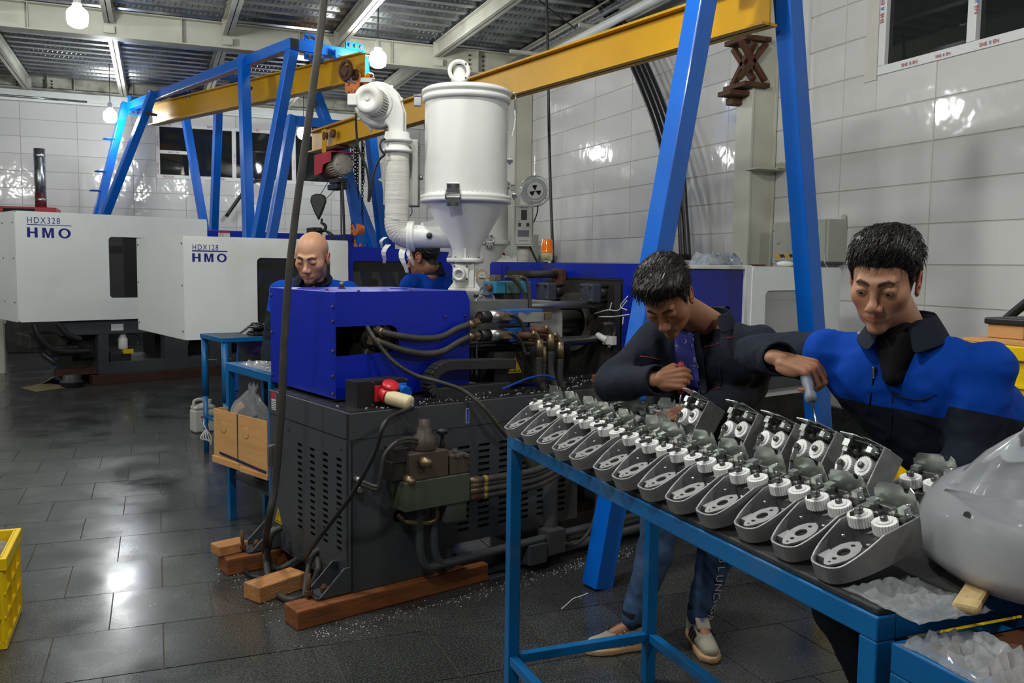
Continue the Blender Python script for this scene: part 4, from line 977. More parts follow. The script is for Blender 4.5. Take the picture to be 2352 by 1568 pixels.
MB().tube(cat([Vector((.235, -.0, .385)), Vector((.25, -.05, .37)), Vector((.32, -.09, .36)), Vector((.37, -.10, .375)), Vector((.375, -.10, .44))]), .012, n=10).build('steel_elbow', m_brass, im)
# pump, accumulator end and pipe clamps under the machine
acc = MB(); acc.lathe([(.004, -.03), (.07, -.02), (.105, .0), (.115, .03), (.125, .04), (.125, .06), (.115, .07), (.115, .5)], (1.38, .10, .36), (1, 0, 0), n=28); acc.build('pump_motor', mat('motor_black', (.03, .03, .031), .3), im)
MB().tube(cat([Vector((1.12, .0, .10)), Vector((1.11, .0, .35)), Vector((1.13, .0, .46)), Vector((1.22, .0, .52)), Vector((1.55, .02, .56))]), .045, n=14).build('suction_pipe', m_char, im)
for u, z, h in ((1.10, .13, .12), (.98, .10, .10), (1.50, .52, .13)):
    MB().mm((u-.06, -.09, z-.06), (u+.05, -.0, z-.06+h)).build('pipe_clamp', m_char, im, bevel=.004)
for z in (.10, .045): MB().cyl((.95, -.04, z+.03), (3.4, .05, z+.03), .03, n=12).build('return_pipe', m_char, im)
MB().tube([Vector((1.20, -.09, .30))+Vector((.14*math.cos(t), -.02*math.cos(t), .20*math.sin(t)+.0)) for t in [math.radians(a) for a in range(95, -125, -10)]], .011, n=8).build('drain_hose', m_hose, im)
# --- timber skids under the machine (each a timber of its own)
sk = [((.71, 3.665), (.53, 1.36)) ]
def timber(label_, c, size, rz, h0=0.0, m=None):
    o = MB().mm((-size[0]/2, -size[1]/2, 0), (size[0]/2, size[1]/2, size[2])).build('timber', m or m_wood, None, bevel=.006); o.location = (c[0], c[1], h0); o.rotation_euler = (0, 0, rz); tag(o, label_, 'timber'); return o
def W(u, v, z=0): return C0+mU*u+mV*v+Vector((0, 0, z))
timber('long brown timber skid under the front edge of the machine', W(.22, .02), (.98, .13, .082), AM+.02)
timber('brown timber skid under the back edge of the machine', W(.22, .80), (.98, .13, .082), AM)
m_wood2 = mat('split_timber', lin((176, 122, 72)), .7, var=.3, vscale=6, stretch=(1, 9, 9), dirt=(.2, .13, .07), damt=.5, bump=.002, bscale=20)
o = timber('pale split log chock lying between the two machine skids', W(-.17, .40), (.26, .12, .075), AM+.25, 0, m_wood2)
o = timber('small pale wood chip block bolted on the back skid', W(-.22, .84), (.15, .10, .05), AM+.1, .083, m_wood2)
# ================================================================== HOPPER DRYERS
m_wrap = mat('tape_wrap', (.56, .55, .49), .55, var=.10, vscale=7, stretch=(.6, .6, 30), dirt=(.30, .24, .17), dscale=5, damt=.5, bump=.0015, bscale=30)
m_tatter = mat('tattered_tape', (.62, .61, .56), .7)
m_film = mat('clear_film', (.85, .88, .9), .12, trans=.85, ior=1.15)
def dryer(name, label_, origin, rz, s, mir, h_neck, panel_face):
    """local frame: x to the right, y away, z up; s scale; mir flips the blower side"""
    t = thing(name, label_, 'dryer', origin, rz)
    K = s
    def X(x): return x*K*mir
    def V(x, y, z): return Vector((X(x), y*K, z*K))
    # neck casting and magnet drawer
    q = MB(); q.mm(V(-.085, -.10, 0) if mir > 0 else V(.085, -.10, 0), V(.085, .10, .016) if mir > 0 else V(-.085, .10, .016)); q.build('base_plate', m_greyp, t, bevel=.003)
    q = MB(); q.box(V(0, 0, .085), (.105*K, .14*K, .14*K)); nk = q.build('neck_casting', m_greyp, t, bevel=.008)
    for sx in (-1, 1): MB().prism([(.0, .0), (.035*K, 0), (.012*K, .03*K), (.008*K, .10*K), (.03*K, .135*K), (0, .135*K)], frame(V(sx*mir*.052, -.02, .016), (sx, 0, 0), (0, 0, 1)), .03*K).build('neck_rib', m_greyp, nk, bevel=.002)
    q = MB(); q.box(V(-.02, -.078, .10), (.085*K, .02*K, .085*K)); sg = q.build('sight_plate', m_greyp, nk, bevel=.004)
    MB().lathe([(.030*K, 0), (.030*K, .035*K), (.034*K, .04*K), (.034*K, .05*K), (.022*K, .05*K), (.020*K, .03*K)], V(-.02, -.086, .095), (-.15*mir, -1, -.12), n=24).build('sight_pipe', m_greyp, sg)
    for a in (-1, 1):
        for b in (-1, 1): MB().cyl(V(-.02+a*.034, -.088, .10+b*.034), V(-.02+a*.034, -.093, .10+b*.034), .005*K, n=8).build('plate_screw', m_dark, sg)
    MB().ring([(x+.0*K, y) for x, y in circ(.035*K, 16)], [(x, y) for x, y in circ(.022*K, 16)], frame(V(.095, -.06, .085), (1, 0, 0), (0, 0, 1)), .006*K).build('slide_gate', mat('gate_tan', lin((150, 128, 100)), .6), nk)
    MB().lathe([(.098*K, .155*K), (.102*K, .158*K), (.102*K, .176*K), (.098*K, .178*K)], n=36).build('bottom_flange', m_greyp, t)
    for k in range(8): a = k*math.pi/4+.2; MB().cyl(V(.09*math.cos(a), .09*math.sin(a), .15), V(.09*math.cos(a), .09*math.sin(a), .186), .006*K, n=6).build('flange_bolt', m_steel, t)
    for k in range(4):
        a = math.radians(k*90-90+6); d = Vector((math.cos(a), math.sin(a), 0))
        MB().prism([(.03*K, .178*K), (.098*K, .178*K), (.075*K, .25*K), (.07*K, .26*K)], frame((0, 0, 0), d, (0, 0, 1)), .012*K).build('cone_gusset', m_greyp, t)
    MB().lathe([(.078*K, .178*K), (.078*K, .225*K), (.225*K, .478*K)], n=48, caps=False).build('cone', m_greyp, t)
    MB().lathe([(.22*K, .470*K), (.245*K, .474*K), (.245*K, .486*K), (.243*K, .492*K), (.245*K, .497*K), (.245*K, .510*K), (.222*K, .514*K), (.222*K, .53*K)], n=48, caps=False).build('middle_flange', m_greyp, t)
    MB().lathe([(.222*K, .52*K), (.222*K, 1.03*K)], n=56, caps=False).build('drum', m_greyp, t)
    lid = MB().lathe([(.222*K, 1.0*K), (.235*K, 1.004*K), (.237*K, 1.03*K), (.231*K, 1.034*K), (.231*K, 1.04*K), (.240*K, 1.044*K), (.240*K, 1.062*K), (.22*K, 1.074*K), (.05*K, 1.082*K), (.0005, 1.082*K)], n=56).build('lid', m_greyp, t)
    # elbow outlet on lid
    ox = -.04*mir
    MB().lathe([(.048*K, 1.075*K), (.044*K, 1.08*K), (.044*K, 1.19*K), (.04*K, 1.2*K)], V(ox*mir, 0.02, 0), n=24).build('outlet_pipe', m_greyp, lid)
    e = V(ox*mir, -.03, 1.165)
    MB().lathe([(.036*K, .06*K), (.045*K, .06*K), (.045*K, .0), (.060*K, .0), (.060*K, -.012*K), (.040*K, -.012*K), (.040*K, .05*K)], e, (.10, -1, .0) and (-.06, 1, 0), n=32, caps=False).build('outlet_flange', m_greyp, lid)
    MB().cyl(e+Vector((0, .055*K, 0)), e+Vector((0, .05*K, 0)), .041*K, n=24).build('outlet_depth', m_void, lid)
    for k in range(4):
        a = math.pi/4+k*math.pi/2; c = e+Vector((.051*K*math.cos(a), -.014*K, .051*K*math.sin(a))); MB().cyl(c, c+Vector((0, .006, 0)), .005*K, n=8).build('flange_hole', m_dark, lid)
    # hinges and toggle latches
    hg = MB(); hg.box(V(-.052, -.247, .535), (.068*K, .012*K, .05*K)); hg.box(V(-.052, -.25, .465), (.068*K, .012*K, .05*K))
    hg = hg.build('hinge', m_chrome, t, bevel=.003)
    for a in (-.038, .038): MB().ell(V(-.052+a, -.243, .5), (.006*K, .02*K, .028*K)).build('hinge_ear', m_chrome, hg)
    for a in (-.02, .02):
        for z in (.545, .453): MB().cyl(V(-.052+a, -.256, z), V(-.052+a, -.262, z), .009*K, n=10).build('hinge_bolt', m_dark, hg)
    lt = MB(); lt.box(V(-.262, 0, 1.01), (.04*K, .03*K, .05*K)); lt.mm(V(-.285, -.02, 1.035), V(-.24, .02, 1.042)) if mir > 0 else lt.mm(V(-.24, -.02, 1.035), V(-.285, .02, 1.042)); lt.build('lid_hinge', m_chrome, lid, bevel=.003)
    lh = MB(); lh.tube([V(.236, -.03, 1.06), V(.262, -.03, 1.055), V(.258, -.03, .97)], .004*K, n=6); lh.tube([V(.236, .0, 1.06), V(.262, .0, 1.055), V(.258, .0, .97)], .004*K, n=6); lh.build('latch_wire', m_chrome, lid)
    lh = MB(); pts = [V(.255, -.015, .985), V(.262, -.015, .93), V(.258, -.015, .88), V(.245, -.015, .83)]
    for a, b, w_ in zip(pts, pts[1:], (.026, .016, .014)): bar(lh, a, b, w_*K, .005*K, (0, 1, 0))
    lh.build('latch_handle', m_white, lid, bevel=.002)
    for z, a in ((.70, .225), (.515, .25)): MB().box(V(a+.012, -.02, z), (.03*K, .02*K, .02*K)).cyl(V(a+.01, -.02, z-.02), V(a+.01, -.02, z+.015), .007*K, n=8).build('clip', m_chrome, t, bevel=.002)
    # inlet pipe from the heater, flange, wrapped elbow, heater tube
    MB().lathe([(.064*K, 0), (.061*K, .08*K), (.061*K, .24*K)], V(-.29, 0, .292), (mir, 0, 0), n=28, caps=False).build('inlet_pipe', m_greyp, t)
    MB().lathe([(.055*K, -.02*K), (.082*K, -.018*K), (.082*K, -.004*K), (.078*K, 0), (.082*K, .004*K), (.082*K, .018*K), (.06*K, .02*K)], V(-.295, 0, .292), (mir, 0, 0), n=32).build('inlet_flange', m_greyp, t)
    MB().lathe([(.015*K, 0), (.017*K, .004), (.012*K, .02), (.001, .021)], V(-.19, -.061, .295), (0, -1, 0), n=14).build('thermometer', m_dark if mir > 0 else m_chrome, t)
    MB().prism([(0, 0), (.16*K, 0), (.16*K, .06*K), (.05*K, .03*K), (0, .02*K)], frame(V(-.24, -.01, .345), (mir, 0, 0), (0, 0, 1)), .02*K).build('inlet_gusset', m_greyp, t)
    px = -.372
    pts = [V(-.30, 0, .292), V(-.325, 0, .296), V(-.352, 0, .31), V(-.368, 0, .335), V(px-.002, 0, .37), V(px, 0, .42), V(px, 0, .735)]
    c = cat(pts, 8); q = MB(); q.tube(c, [.066*K+.0015*K*math.sin(i*2.1) for i in range(len(c))], n=26); wr = q.build('wrapped_heater_pipe', m_wrap, t)
    rnd = random.Random(5)
    for (x, z, l, w_) in ((-.415, .245, .10, .03), (-.335, .225, .13, .035), (-.30, .225, .09, .02), (-.43, .285, .06, .02)):
        q = MB(); P = []
        for i in range(6):
            f_ = i/5; P.append((V(x-.01*math.sin(f_*5)+(-.035*f_ if x < -.4 else .01*f_), -.03-.02*math.sin(f_*4), z-l*f_), w_*(1-.5*f_)*K))
        vs = []
        for p, ww in P: vs += [p+Vector((-ww/2, 0, 0)), p+Vector((ww/2, .006*K, 0)), p+Vector((ww/2, .009*K, 0)), p+Vector((-ww/2, .003*K, 0))]
        fs = []
        for i in range(5):
            b = i*4; fs += [(b, b+1, b+5, b+4), (b+1, b+2, b+6, b+5), (b+2, b+3, b+7, b+6), (b+3, b, b+4, b+7)]
        q.add(vs, fs+[(0, 3, 2, 1), (20, 21, 22, 23)]); q.build('torn_tape', m_tatter, wr)
    for z0_ in (.735, .79): MB().lathe([(.06*K, z0_*K), (.082*K, (z0_+.004)*K), (.082*K, (z0_+.018)*K), (.07*K, (z0_+.02)*K), (.064*K, (z0_+.055)*K)], V(px, 0, 0), n=30).build('heater_flange', m_greyp, t)
    MB().lathe([(.06*K, .74*K), (.06*K, .83*K)], V(px, 0, 0), n=24).build('heater_neck', m_greyp, t)
    # blower: volute scroll, outlet, motor with cooling ribs
    bc = V(-.475, -.0, .985)
    n = 48; prof = []
    for i in range(n+1):
        a = i/n*2*math.pi; r = (.100+.030*i/n)*K; prof.append((bc.x+mir*r*math.cos(a+math.radians(-0)), bc.z+r*math.sin(a)))
    outl = [(bc.x+mir*.135*K, bc.z-.02*K)]
    P = []
    for i in range(n):
        a = math.radians(0)+i/n*math.radians(300); r = (.118-.016*(i/n))*K if True else 0
        P.append((mir*r*math.cos(a), r*math.sin(a)))
    poly = [(mir*.14*K, -.17*K), (mir*.14*K, -.03*K)]+[(mir*(.125-.012*i/n)*K*math.cos(math.radians(5+290*i/n)), (.125-.012*i/n)*K*math.sin(math.radians(5+290*i/n))) for i in range(n+1)]+[(mir*.058*K, -.115*K), (mir*.062*K, -.17*K)]
    if mir < 0: poly = poly[::-1]
    sc = MB().prism(poly, frame(bc+Vector((0, .045*K, 0)), (1, 0, 0), (0, 0, 1)), .085*K, True).build('blower_scroll', m_greyp, t, bevel=.010)
    poly2 = [(x*1.045, y*1.045) for x, y in poly]
    MB().prism(poly2, frame(bc+Vector((0, .055*K, 0)), (1, 0, 0), (0, 0, 1)), .008*K).build('scroll_flange', m_greyp, sc)
    for k in range(8):
        a = math.radians(20+k*38); c = bc+Vector((mir*.128*K*math.cos(a), .06*K, .128*K*math.sin(a))); MB().cyl(c, c+Vector((0, -.025*K, 0)), .009*K, n=8).build('scroll_lug', m_greyp, sc)
    MB().lathe([(.085*K, 0), (.08*K, .012*K), (.078*K, .014*K)], bc+Vector((0, -.04*K, 0)), (0, -1, 0), n=32).build('scroll_boss', m_greyp, sc)
    if panel_face == 'left':
        md = Vector((-.18*mir, -1, -.0)).normalized()
        m0 = bc+Vector((-.005*mir, -.045*K, .005))
        mo = MB(); mo.lathe([(.058*K, 0), (.058*K, .085*K), (.072*K, .09*K), (.075*K, .10*K), (.075*K, .125*K), (.068*K, .135*K), (.038*K, .137*K), (.036*K, .134*K), (.001, .134*K)], m0, tuple(md), n=36)
        mo = mo.build('blower_motor', m_greyp, t)
        a_ = md.orthogonal().normalized(); b_ = md.cross(a_)
        for k in range(30):
            th = 2*math.pi*k/30; r3 = a_*math.cos(th)+b_*math.sin(th); bar(MB(), m0+r3*.066*K, m0+md*.09*K+r3*.066*K, .004*K, .014*K, r3.cross(md)).build('cooling_fin', m_greyp, mo)
        MB().cyl(m0+md*.137*K, m0+md*.139*K, .010*K, n=14).build('motor_badge', m_label, mo)
        MB().box(m0+md*.10*K+Vector((-.085*K, 0, -.005)), (.05*K, .06*K, .06*K)).build('terminal_box', m_greyp, mo, bevel=.006)
        # control cabinet beside the heater
        cb = MB(); cb.mm(V(px-.085, .07, .46), V(px+.105, .20, .82)); cb = cb.build('control_cabinet', mat('cabinet_grey', (.46, .46, .43), .4, var=.04), t, bevel=.006)
        cb.matrix_world = cb.matrix_world
        for z in (.78, .765, .75, .735, .545, .53, .515, .50): MB().mm(V(px+.1045, .10, z), V(px+.106, .13, z+.007)).build('vent_slot', m_void, cb)
        MB().cyl(V(px+.105, .14, .62), V(px+.125, .14, .62), .012*K, n=12).build('selector_switch', m_steel, cb)
        MB().lathe([(.012*K, 0), (.014*K, .004), (.012*K, .01), (.001, .011)], V(px-.06, .069, .50), (0, -1, 0), n=14).build('cable_gland', m_black, cb)
        for pts in ([V(px-.02, -.05, .80), V(px-.065, -.06, .80), V(px-.082, -.07, .77), V(px-.07, -.07, .735), V(px-.055, -.068, .72)],
                    [V(px-.055, -.068, .72), V(px-.09, -.05, .69), V(px-.12, -.04, .62), V(px-.14, -.03, .5), V(px-.15, -.03, .48), V(px-.145, -.04, .56), V(px-.16, -.05, .66), V(px-.2, -.06, .76), V(px-.21, -.08, .93)],
                    [V(px+.07, .06, .46), V(px+.075, .05, .42), V(px+.05, .04, .395), V(px+.0, .03, .40)]):
            MB().tube(cat(pts), .006*K if pts[0].z > .5 else .0025*K, n=8).build('power_lead', m_cable, t)
        for z in (.70, .60): MB().prism([(0, 0), (.03*K, .02*K), (.03*K, -.015*K)], frame(V(px-.115, .075, z), (1, 0, 0), (0, 0, 1)), .001).build('tape_corner', m_tatter, cb)
    else:
        sg = MB().ring(circ(.075*K, 32), circ(.062*K, 32), frame(bc+Vector((0, -.052*K, 0)), (1, 0, 0), (0, 0, 1)), .01*K).build('intake_ring', m_greyp, t)
        MB().cyl(bc+Vector((0, -.05*K, 0)), bc+Vector((0, -.053*K, 0)), .062*K, n=28).build('intake_plate', m_greyp, sg)
        for k in range(3):
            a = math.radians(70+120*k); P = [(0, 0)]+[(.054*K*math.cos(a+math.radians(j*11)), .054*K*math.sin(a+math.radians(j*11))) for j in range(6)]
            MB().prism(P, frame(bc+Vector((0, -.0535*K, 0)), (1, 0, 0), (0, 0, 1)), .0015).build('intake_opening', m_void, sg)
        MB().lathe([(.142*K, .05*K), (.150*K, .0), (.145*K, -.05*K), (.11*K, -.062*K), (.085*K, -.058*K)], bc, (0, 1, 0), n=18, caps=False).build('film_wrap', m_film, t)
        cb = MB(); cb.mm(V(px+.095, -.15, .46), V(px-.09, -.07, .845)); cb = cb.build('control_cabinet', mat('cabinet_grey', (.46, .46, .43), .4, var=.04), t, bevel=.006)
        x0, x1 = sorted((V(px+.085, 0, 0).x, V(px-.08, 0, 0).x)); y_ = -.152*K
        MB().ring([(x0, .475*K), (x1, .475*K), (x1, .83*K), (x0, .83*K)], [(x0+.004, .475*K+.004), (x1-.004, .475*K+.004), (x1-.004, .83*K-.004), (x0+.004, .83*K-.004)], frame((0, y_, 0), (1, 0, 0), (0, 0, 1)), .001).build('panel_border', m_inkk, cb)
        xm = (x0+x1)/2
        def pan(nm, a, b, z0_, z1_, m): MB().mm((xm+a*K, y_-.003, z0_*K), (xm+b*K, y_+.001, z1_*K)).build(nm, m, cb, bevel=.001)
        pan('temperature_controller', -.025, .028, .705, .80, mat('display_dark', (.03, .03, .032), .25)); pan('rocker_switch', -.052, -.025, .645, .678, m_dark); pan('rocker_switch', .025, .052, .645, .678, m_dark); pan('instruction_plate', -.055, .05, .55, .61, mat('plate_slate', (.12, .12, .14), .5))
        pan('indicator_lamp', -.043, -.036, .69, .697, mat('lamp_red', (.6, .03, .03), .4))
        text('HOPPER DRYER', 'panel_title', frame((xm-.042*K, y_-.002, .815*K), (1, 0, 0), (0, 0, 1)), .012*K, m_inkk, cb); text('DRYING SYSTEM', 'panel_title', frame((xm-.042*K, y_-.002, .508*K), (1, 0, 0), (0, 0, 1)), .011*K, m_inkk, cb)
        MB().tube(cat([V(px-.06, -.05, .46), V(px-.14, -.04, .30), V(px-.24, -.02, .14)]), .01*K, n=8).build('power_lead', m_cable, t); MB().tube(cat([V(px-.13, -.05, .85), V(px-.125, -.05, .78), V(px-.09, -.05, .68)]), .006*K, n=6).build('power_lead', m_cable, t)
    return t
hopper_dryer = dryer('hopper_dryer', 'large grey hopper dryer drum standing behind the blue machine housing', W(1.03, .64, 1.355), -YAW, 1.0, 1, .15, 'left')

# ================================================================== WHITE MACHINE WITH HDX128 LETTERING
def text_line(par, P0, w, M, m): return MB().prism([(P0[0], P0[1]), (P0[0]+w, P0[1]), (P0[0]+w, P0[1]+.008), (P0[0], P0[1]+.008)], M, .001).build('logo_rule', m, par)
def logo(par, M, x0, z0_, W_, model):
    """lettering block: model line, rule, big letters; M maps (x,z) to the panel"""
    text(model, 'model_lettering', M @ Matrix.Translation((x0, z0_+.352*W_, .0)), .225*W_, m_ink, par, ex=.0006, space=1.25, sx=.80)
    text_line(par, (x0, z0_+.318*W_-.004), W_*1.04, M, m_ink)
    s = W_/.31
    def stroke(poly): MB().prism([(x0+x*s, z0_+y*s*.77) for x, y in poly], M, .0012).build('logo_letter', m_ink, par)
    H = .10
    q = MB(); Mx = M
    def R_(x, y, w_, h_): q.prism([(x0+x*s, z0_+y*s*.77), (x0+(x+w_)*s, z0_+y*s*.77), (x0+(x+w_)*s, z0_+(y+h_)*s*.77), (x0+x*s, z0_+(y+h_)*s*.77)], Mx, .0012)
    R_(0, 0, .022, H); R_(.053, 0, .022, H); R_(.022, .042, .031, .016); q.build('logo_letter', m_ink, par)
    q = MB(); X0 = .108
    q.prism([(x0+(X0+x)*s, z0_+y*s*.77) for x, y in [(0, 0), (.018, 0), (.018, .068), (.034, .0), (.048, 0), (.064, .068), (.064, 0), (.084, 0), (.084, H), (.058, H), (.042, .03), (.026, H), (0, H)]], Mx, .0012); q.build('logo_letter', m_ink, par)
    cx, cy = .27, .05
    o = [(x0+(cx+.046*math.cos(t))*s, z0_+(cy+.052*math.sin(t))*s*.77) for t in [i*2*math.pi/28 for i in range(28)]]; i_ = [(x0+(cx+.025*math.cos(t))*s, z0_+(cy+.036*math.sin(t))*s*.77) for t in [i*2*math.pi/28 for i in range(28)]]
    MB().ring(o, i_, Mx, .0012).build('logo_letter', m_ink, par)
C1 = dep(421, 560, 6.95); C1 = Vector((C1.x, C1.y, 1.5-1.5*1.103))
m1 = thing('injection_molding_machine', 'white moulding machine lettered HDX128 behind the bald worker', 'machine', C1, AM); m1.scale = (1.103, 1.103, 1.103)
fs = plate('front_shield', rrect(1.295, .745, .015, 4, .6475, 1.3025), [rrect(.60, .50, .03, 5, .84, 1.277)], FV(0), .006, m_white, m1)
q = MB(); q.mm((0, .004, .93), (.006, 1.19, 1.675)); q.mm((0, .004, 1.669), (1.295, 1.19, 1.675)); q.mm((1.289, .004, .93), (1.295, 1.19, 1.675)); q.build('shield_shell', m_white, fs, bevel=.003)
for v in (.04, 1.15):
    for z in (.99, 1.32, 1.62): MB().cyl((-.003, v, z), (0, v, z), .008, n=8).build('panel_screw', m_dark, fs)
MB().mm((.54, .012, 1.03), (1.14, .018, 1.527)).build('front_pane', mat('smoked_guard', (.10, .10, .095), .05, trans=.75, ior=1.2), fs)
logo(fs, FV(-.0035), .06, 1.492, .245, 'HDX128')
q = MB(); q.mm((.3, .3, .95), (1.25, 1.0, 1.3)); q.build('mold_platen', m_plate_dark, m1, bevel=.01)
q = MB(); q.cyl((.4, .25, 1.47), (1.2, .25, 1.47), .03, n=12); q.cyl((.4, .4, 1.15), (1.2, .4, 1.15), .03, n=12); q.build('tie_rods', m_steel, m1)['kind'] = 'stuff'
MB().mm((.6, .1, 1.0), (.9, .25, 1.1)).build('part_tray', m_yellow, m1, bevel=.01)
MB().cyl((.58, .06, 1.49), (.58, .1, 1.49), .025, n=14).build('guide_roller', m_label, m1)
# blue injection-side guard with its window
g2 = plate('blue_guard', [(1.31, .86), (2.42, .86), (2.42, 1.575), (2.40, 1.60), (1.31, 1.632)], [rrect(.86, .34, .03, 5, 1.78, 1.345)], FV(.02), .006, m_mblue, m1)
MB().mm((1.31, .03, 1.585), (2.40, 1.1, 1.592)).mm((2.41, .03, .86), (2.416, 1.1, 1.59)).build('guard_shell', m_mblue, g2)
MB().mm((1.35, .03, 1.17), (2.21, .036, 1.52)).build('guard_pane', MATS['smoked_guard'], g2)
q = MB(); q.mm((1.4, .5, .9), (2.3, 1.0, 1.25)); q.build('injection_block', m_plate_dark, m1, bevel=.01)
MB().cyl((1.35, .3, 1.47), (2.35, .3, 1.47), .045, n=16).build('guide_bar', m_steel, m1); MB().cyl((1.55, .2, 1.50), (1.55, .25, 1.50), .04, n=16).build('guide_roller', m_label, m1); MB().cyl((1.65, .2, 1.33), (1.65, .25, 1.33), .035, n=16).build('guide_roller', m_label, m1)
for k, pts in enumerate(([(1.80, 1.36), (1.86, 1.28), (1.9, 1.2)], [(1.9, 1.4), (1.93, 1.3), (2.0, 1.2)], [(1.95, 1.36), (1.93, 1.27), (1.97, 1.2)])): MB().tube(cat([Vector((x, .18, z)) for x, z in pts]), .006, n=6).build('heater_lead', mat('lead_red', lin((190, 60, 30)), .5), m1)
MB().mm((.78, .26, .141), (3.5, 1.05, .86)).build('machine_base', m_char, m1, bevel=.006)
MB().mm((2.5, .1, .86), (3.5, 1.0, .98)).build('injection_sled', m_char, m1, bevel=.006)
MB().mm((2.62, .18, .98), (3.25, .95, 1.20)).build('injection_cover', m_mblue, m1, bevel=.006)
H2 = lpix(1112, 655, C1+mU*3.25+mV*.50)
hd2 = dryer('hopper_dryer', 'smaller grey hopper dryer with digital control panel half hidden behind the drum', Vector((H2.x, H2.y, 1.186)), -YAW, 1.1, -1, .15, 'right')
MB().mm((2.75, .25, 1.2), (3.15, .75, 1.215)).build('dryer_seat', m_char, m1)
# ================================================================== WHITE MACHINE WITH HDX328 LETTERING
A3 = math.radians(22); u3, v3 = axes(22)
C3 = fl(212, 885)
m3_ = thing('injection_molding_machine', 'largest white moulding machine lettered HDX328 at the far left', 'machine', C3, A3)
fs3 = plate('front_shield', rrect(2.235, 1.25, .04, 5, .343, 1.405), [rrect(.98, .73, .04, 5, .72, 1.405)], FV(0), .006, m_white, m3_)
q = MB(); q.mm((-.775, .004, .78), (-.769, 1.3, 2.03)); q.mm((-.775, .004, 2.024), (1.46, 1.3, 2.03)); q.mm((1.454, .004, .78), (1.46, 1.3, 2.03)); q.build('shield_shell', m_white, fs3, bevel=.004)
MB().mm((.23, .012, 1.04), (1.21, .018, 1.77)).build('front_pane', MATS['smoked_guard'], fs3)
MB().mm((.58, .06, .95), (.9, .5, 1.85)).build('inner_door', m_mblue, m3_, bevel=.01)
q = MB(); q.mm((-.5, .4, .9), (.35, 1.1, 1.5)); q.build('mold_platen', m_plate_dark, m3_, bevel=.02); MB().cyl((-.4, .35, 1.62), (.5, .35, 1.62), .05, n=12).build('tie_rod', m_steel, m3_)
for v in (.1, .5):
    for z in (1.0, 1.5, 1.9): MB().cyl((-.779, v, z), (-.775, v, z), .010, n=8).build('panel_screw', m_dark, fs3)
logo(fs3, FV(-.0035), -.655, 1.737, .454, 'HDX328')
MB().mm((1.46, .02, .8), (2.9, .9, 1.90)).build('injection_guard', m_mblue, m3_, bevel=.01)
label_ = MB().mm((1.62, .013, 1.80), (1.78, .018, 1.885)).build('prohibition_label', m_label, m3_)
MB().mm((1.62, .011, 1.865), (1.78, .014, 1.885)).build('label_band', m_inkr, label_); MB().ring(circ(.026, 16, 1.662, 1.832), circ(.02, 16, 1.662, 1.832), FV(.0125), .001).build('prohibition_ring', m_inkr, label_)
MB().mm((2.9, .3, 1.45), (4.0, .8, 1.78)).build('barrel_cover', m_plate_dark, m3_, bevel=.02)
MB().mm((3.15, .2, 1.72), (3.3, .4, 2.0)).build('sled_bracket', m_plate_dark, m3_, bevel=.01)
bl3 = MB().mm((3.65, .2, 1.55), (4.6, .7, 1.92)).build('injection_cover', m_mblue, m3_, bevel=.015)
bcn = Vector((4.0, .45, 1.92)); MB().lathe([(.045, 0), (.05, .07), (.052, .08)], bcn, n=18).build('beacon_base', MATS['beacon_cream'], m3_); MB().lathe([(.055, .075), (.052, .08), (.05, .17), (.04, .185), (.001, .19)], bcn, n=20).build('beacon_lens', m_amber, m3_)
# base and skids
MB().mm((.0, -.02, 0.0), (1.7, .10, .115)).build('skid_beam', mat('skid_brown', lin((62, 36, 26)), .6, var=.2, dirt=(.03, .02, .015), damt=.5), m3_, bevel=.004)
MB().mm((.0, .95, 0.0), (1.7, 1.07, .115)).build('skid_beam', MATS['skid_brown'], m3_, bevel=.004)
MB().mm((-.35, .12, .12), (.15, .24, .20)).build('skid_cross_beam', MATS['skid_brown'], m3_, bevel=.004)
MB().mm((.10, .05, .115), (4.0, 1.0, .26)).build('base_rail', m_char, m3_, bevel=.004)
MB().mm((-.30, .06, .60), (4.0, 1.05, .775)).build('bed_frame', m_char, m3_, bevel=.006)
for u, wd in ((.10, .12), (.9, .3), (1.5, .3)): MB().mm((u, .05, .26), (u+wd, .18, .60)).build('base_column', m_char, m3_, bevel=.004)
MB().mm((-.12, .30, .12), (.30, .9, .60)).build('tank_block', m_dark, m3_, bevel=.01)
MB().mm((1.0, .6, .26), (4.0, 1.0, .62)).build('rear_base', m_dark, m3_)
lab(MB().mm((.255, .055, .64), (.40, .059, .72)).build('data_plate', m_label, m3_), 'white data plate with a blue top'); 
q = MB(); q.mm((-.62, .2, .45), (-.2, .75, .62)); q.mm((-.45, .1, .36), (-.1, .5, .48)); q.build('mold_clamp_unit', m_dark, m3_, bevel=.02)
for pts in ([(-.60, .05, .76), (-.56, .03, .62), (-.45, .02, .48), (-.3, .02, .42), (0, .04, .41)], [(-.35, .05, .76), (-.25, .03, .62), (-.1, .03, .55)], [(-.5, .1, .4), (-.42, .05, .32), (-.38, .05, .28)]):
    MB().tube(cat([Vector(p) for p in pts]), .035, n=10).build('hydraulic_hose', m_cable, m3_)
pmp = MB().lathe([(.05, 0), (.055, .02), (.055, .13), (.05, .14), (.04, .15), (.04, .2), (.03, .21)], (.42, .14, .40), n=20).build('lubricator', m_label, m3_); MB().box((.46, .10, .375), (.12, .06, .05)).build('lubricator_label', m_warn, pmp)
MB().tube(cat([Vector((.46, .12, .58)), Vector((.56, .1, .58)), Vector((.60, .1, .5)), Vector((.55, .1, .42))]), .01, n=6).build('lubricator_hose', m_cable, m3_)
MB().box((.38, .2, .30), (.25, .2, .14)).build('oil_tank', m_dark, m3_, bevel=.01)
for u in (1.42, 1.62): MB().tube([Vector((u, -.03, .12)), Vector((u, -.05, .22)), Vector((u+.12, -.05, .22)), Vector((u+.12, -.03, .12))], .008, n=6).build('lift_lug', m_steel, m3_)
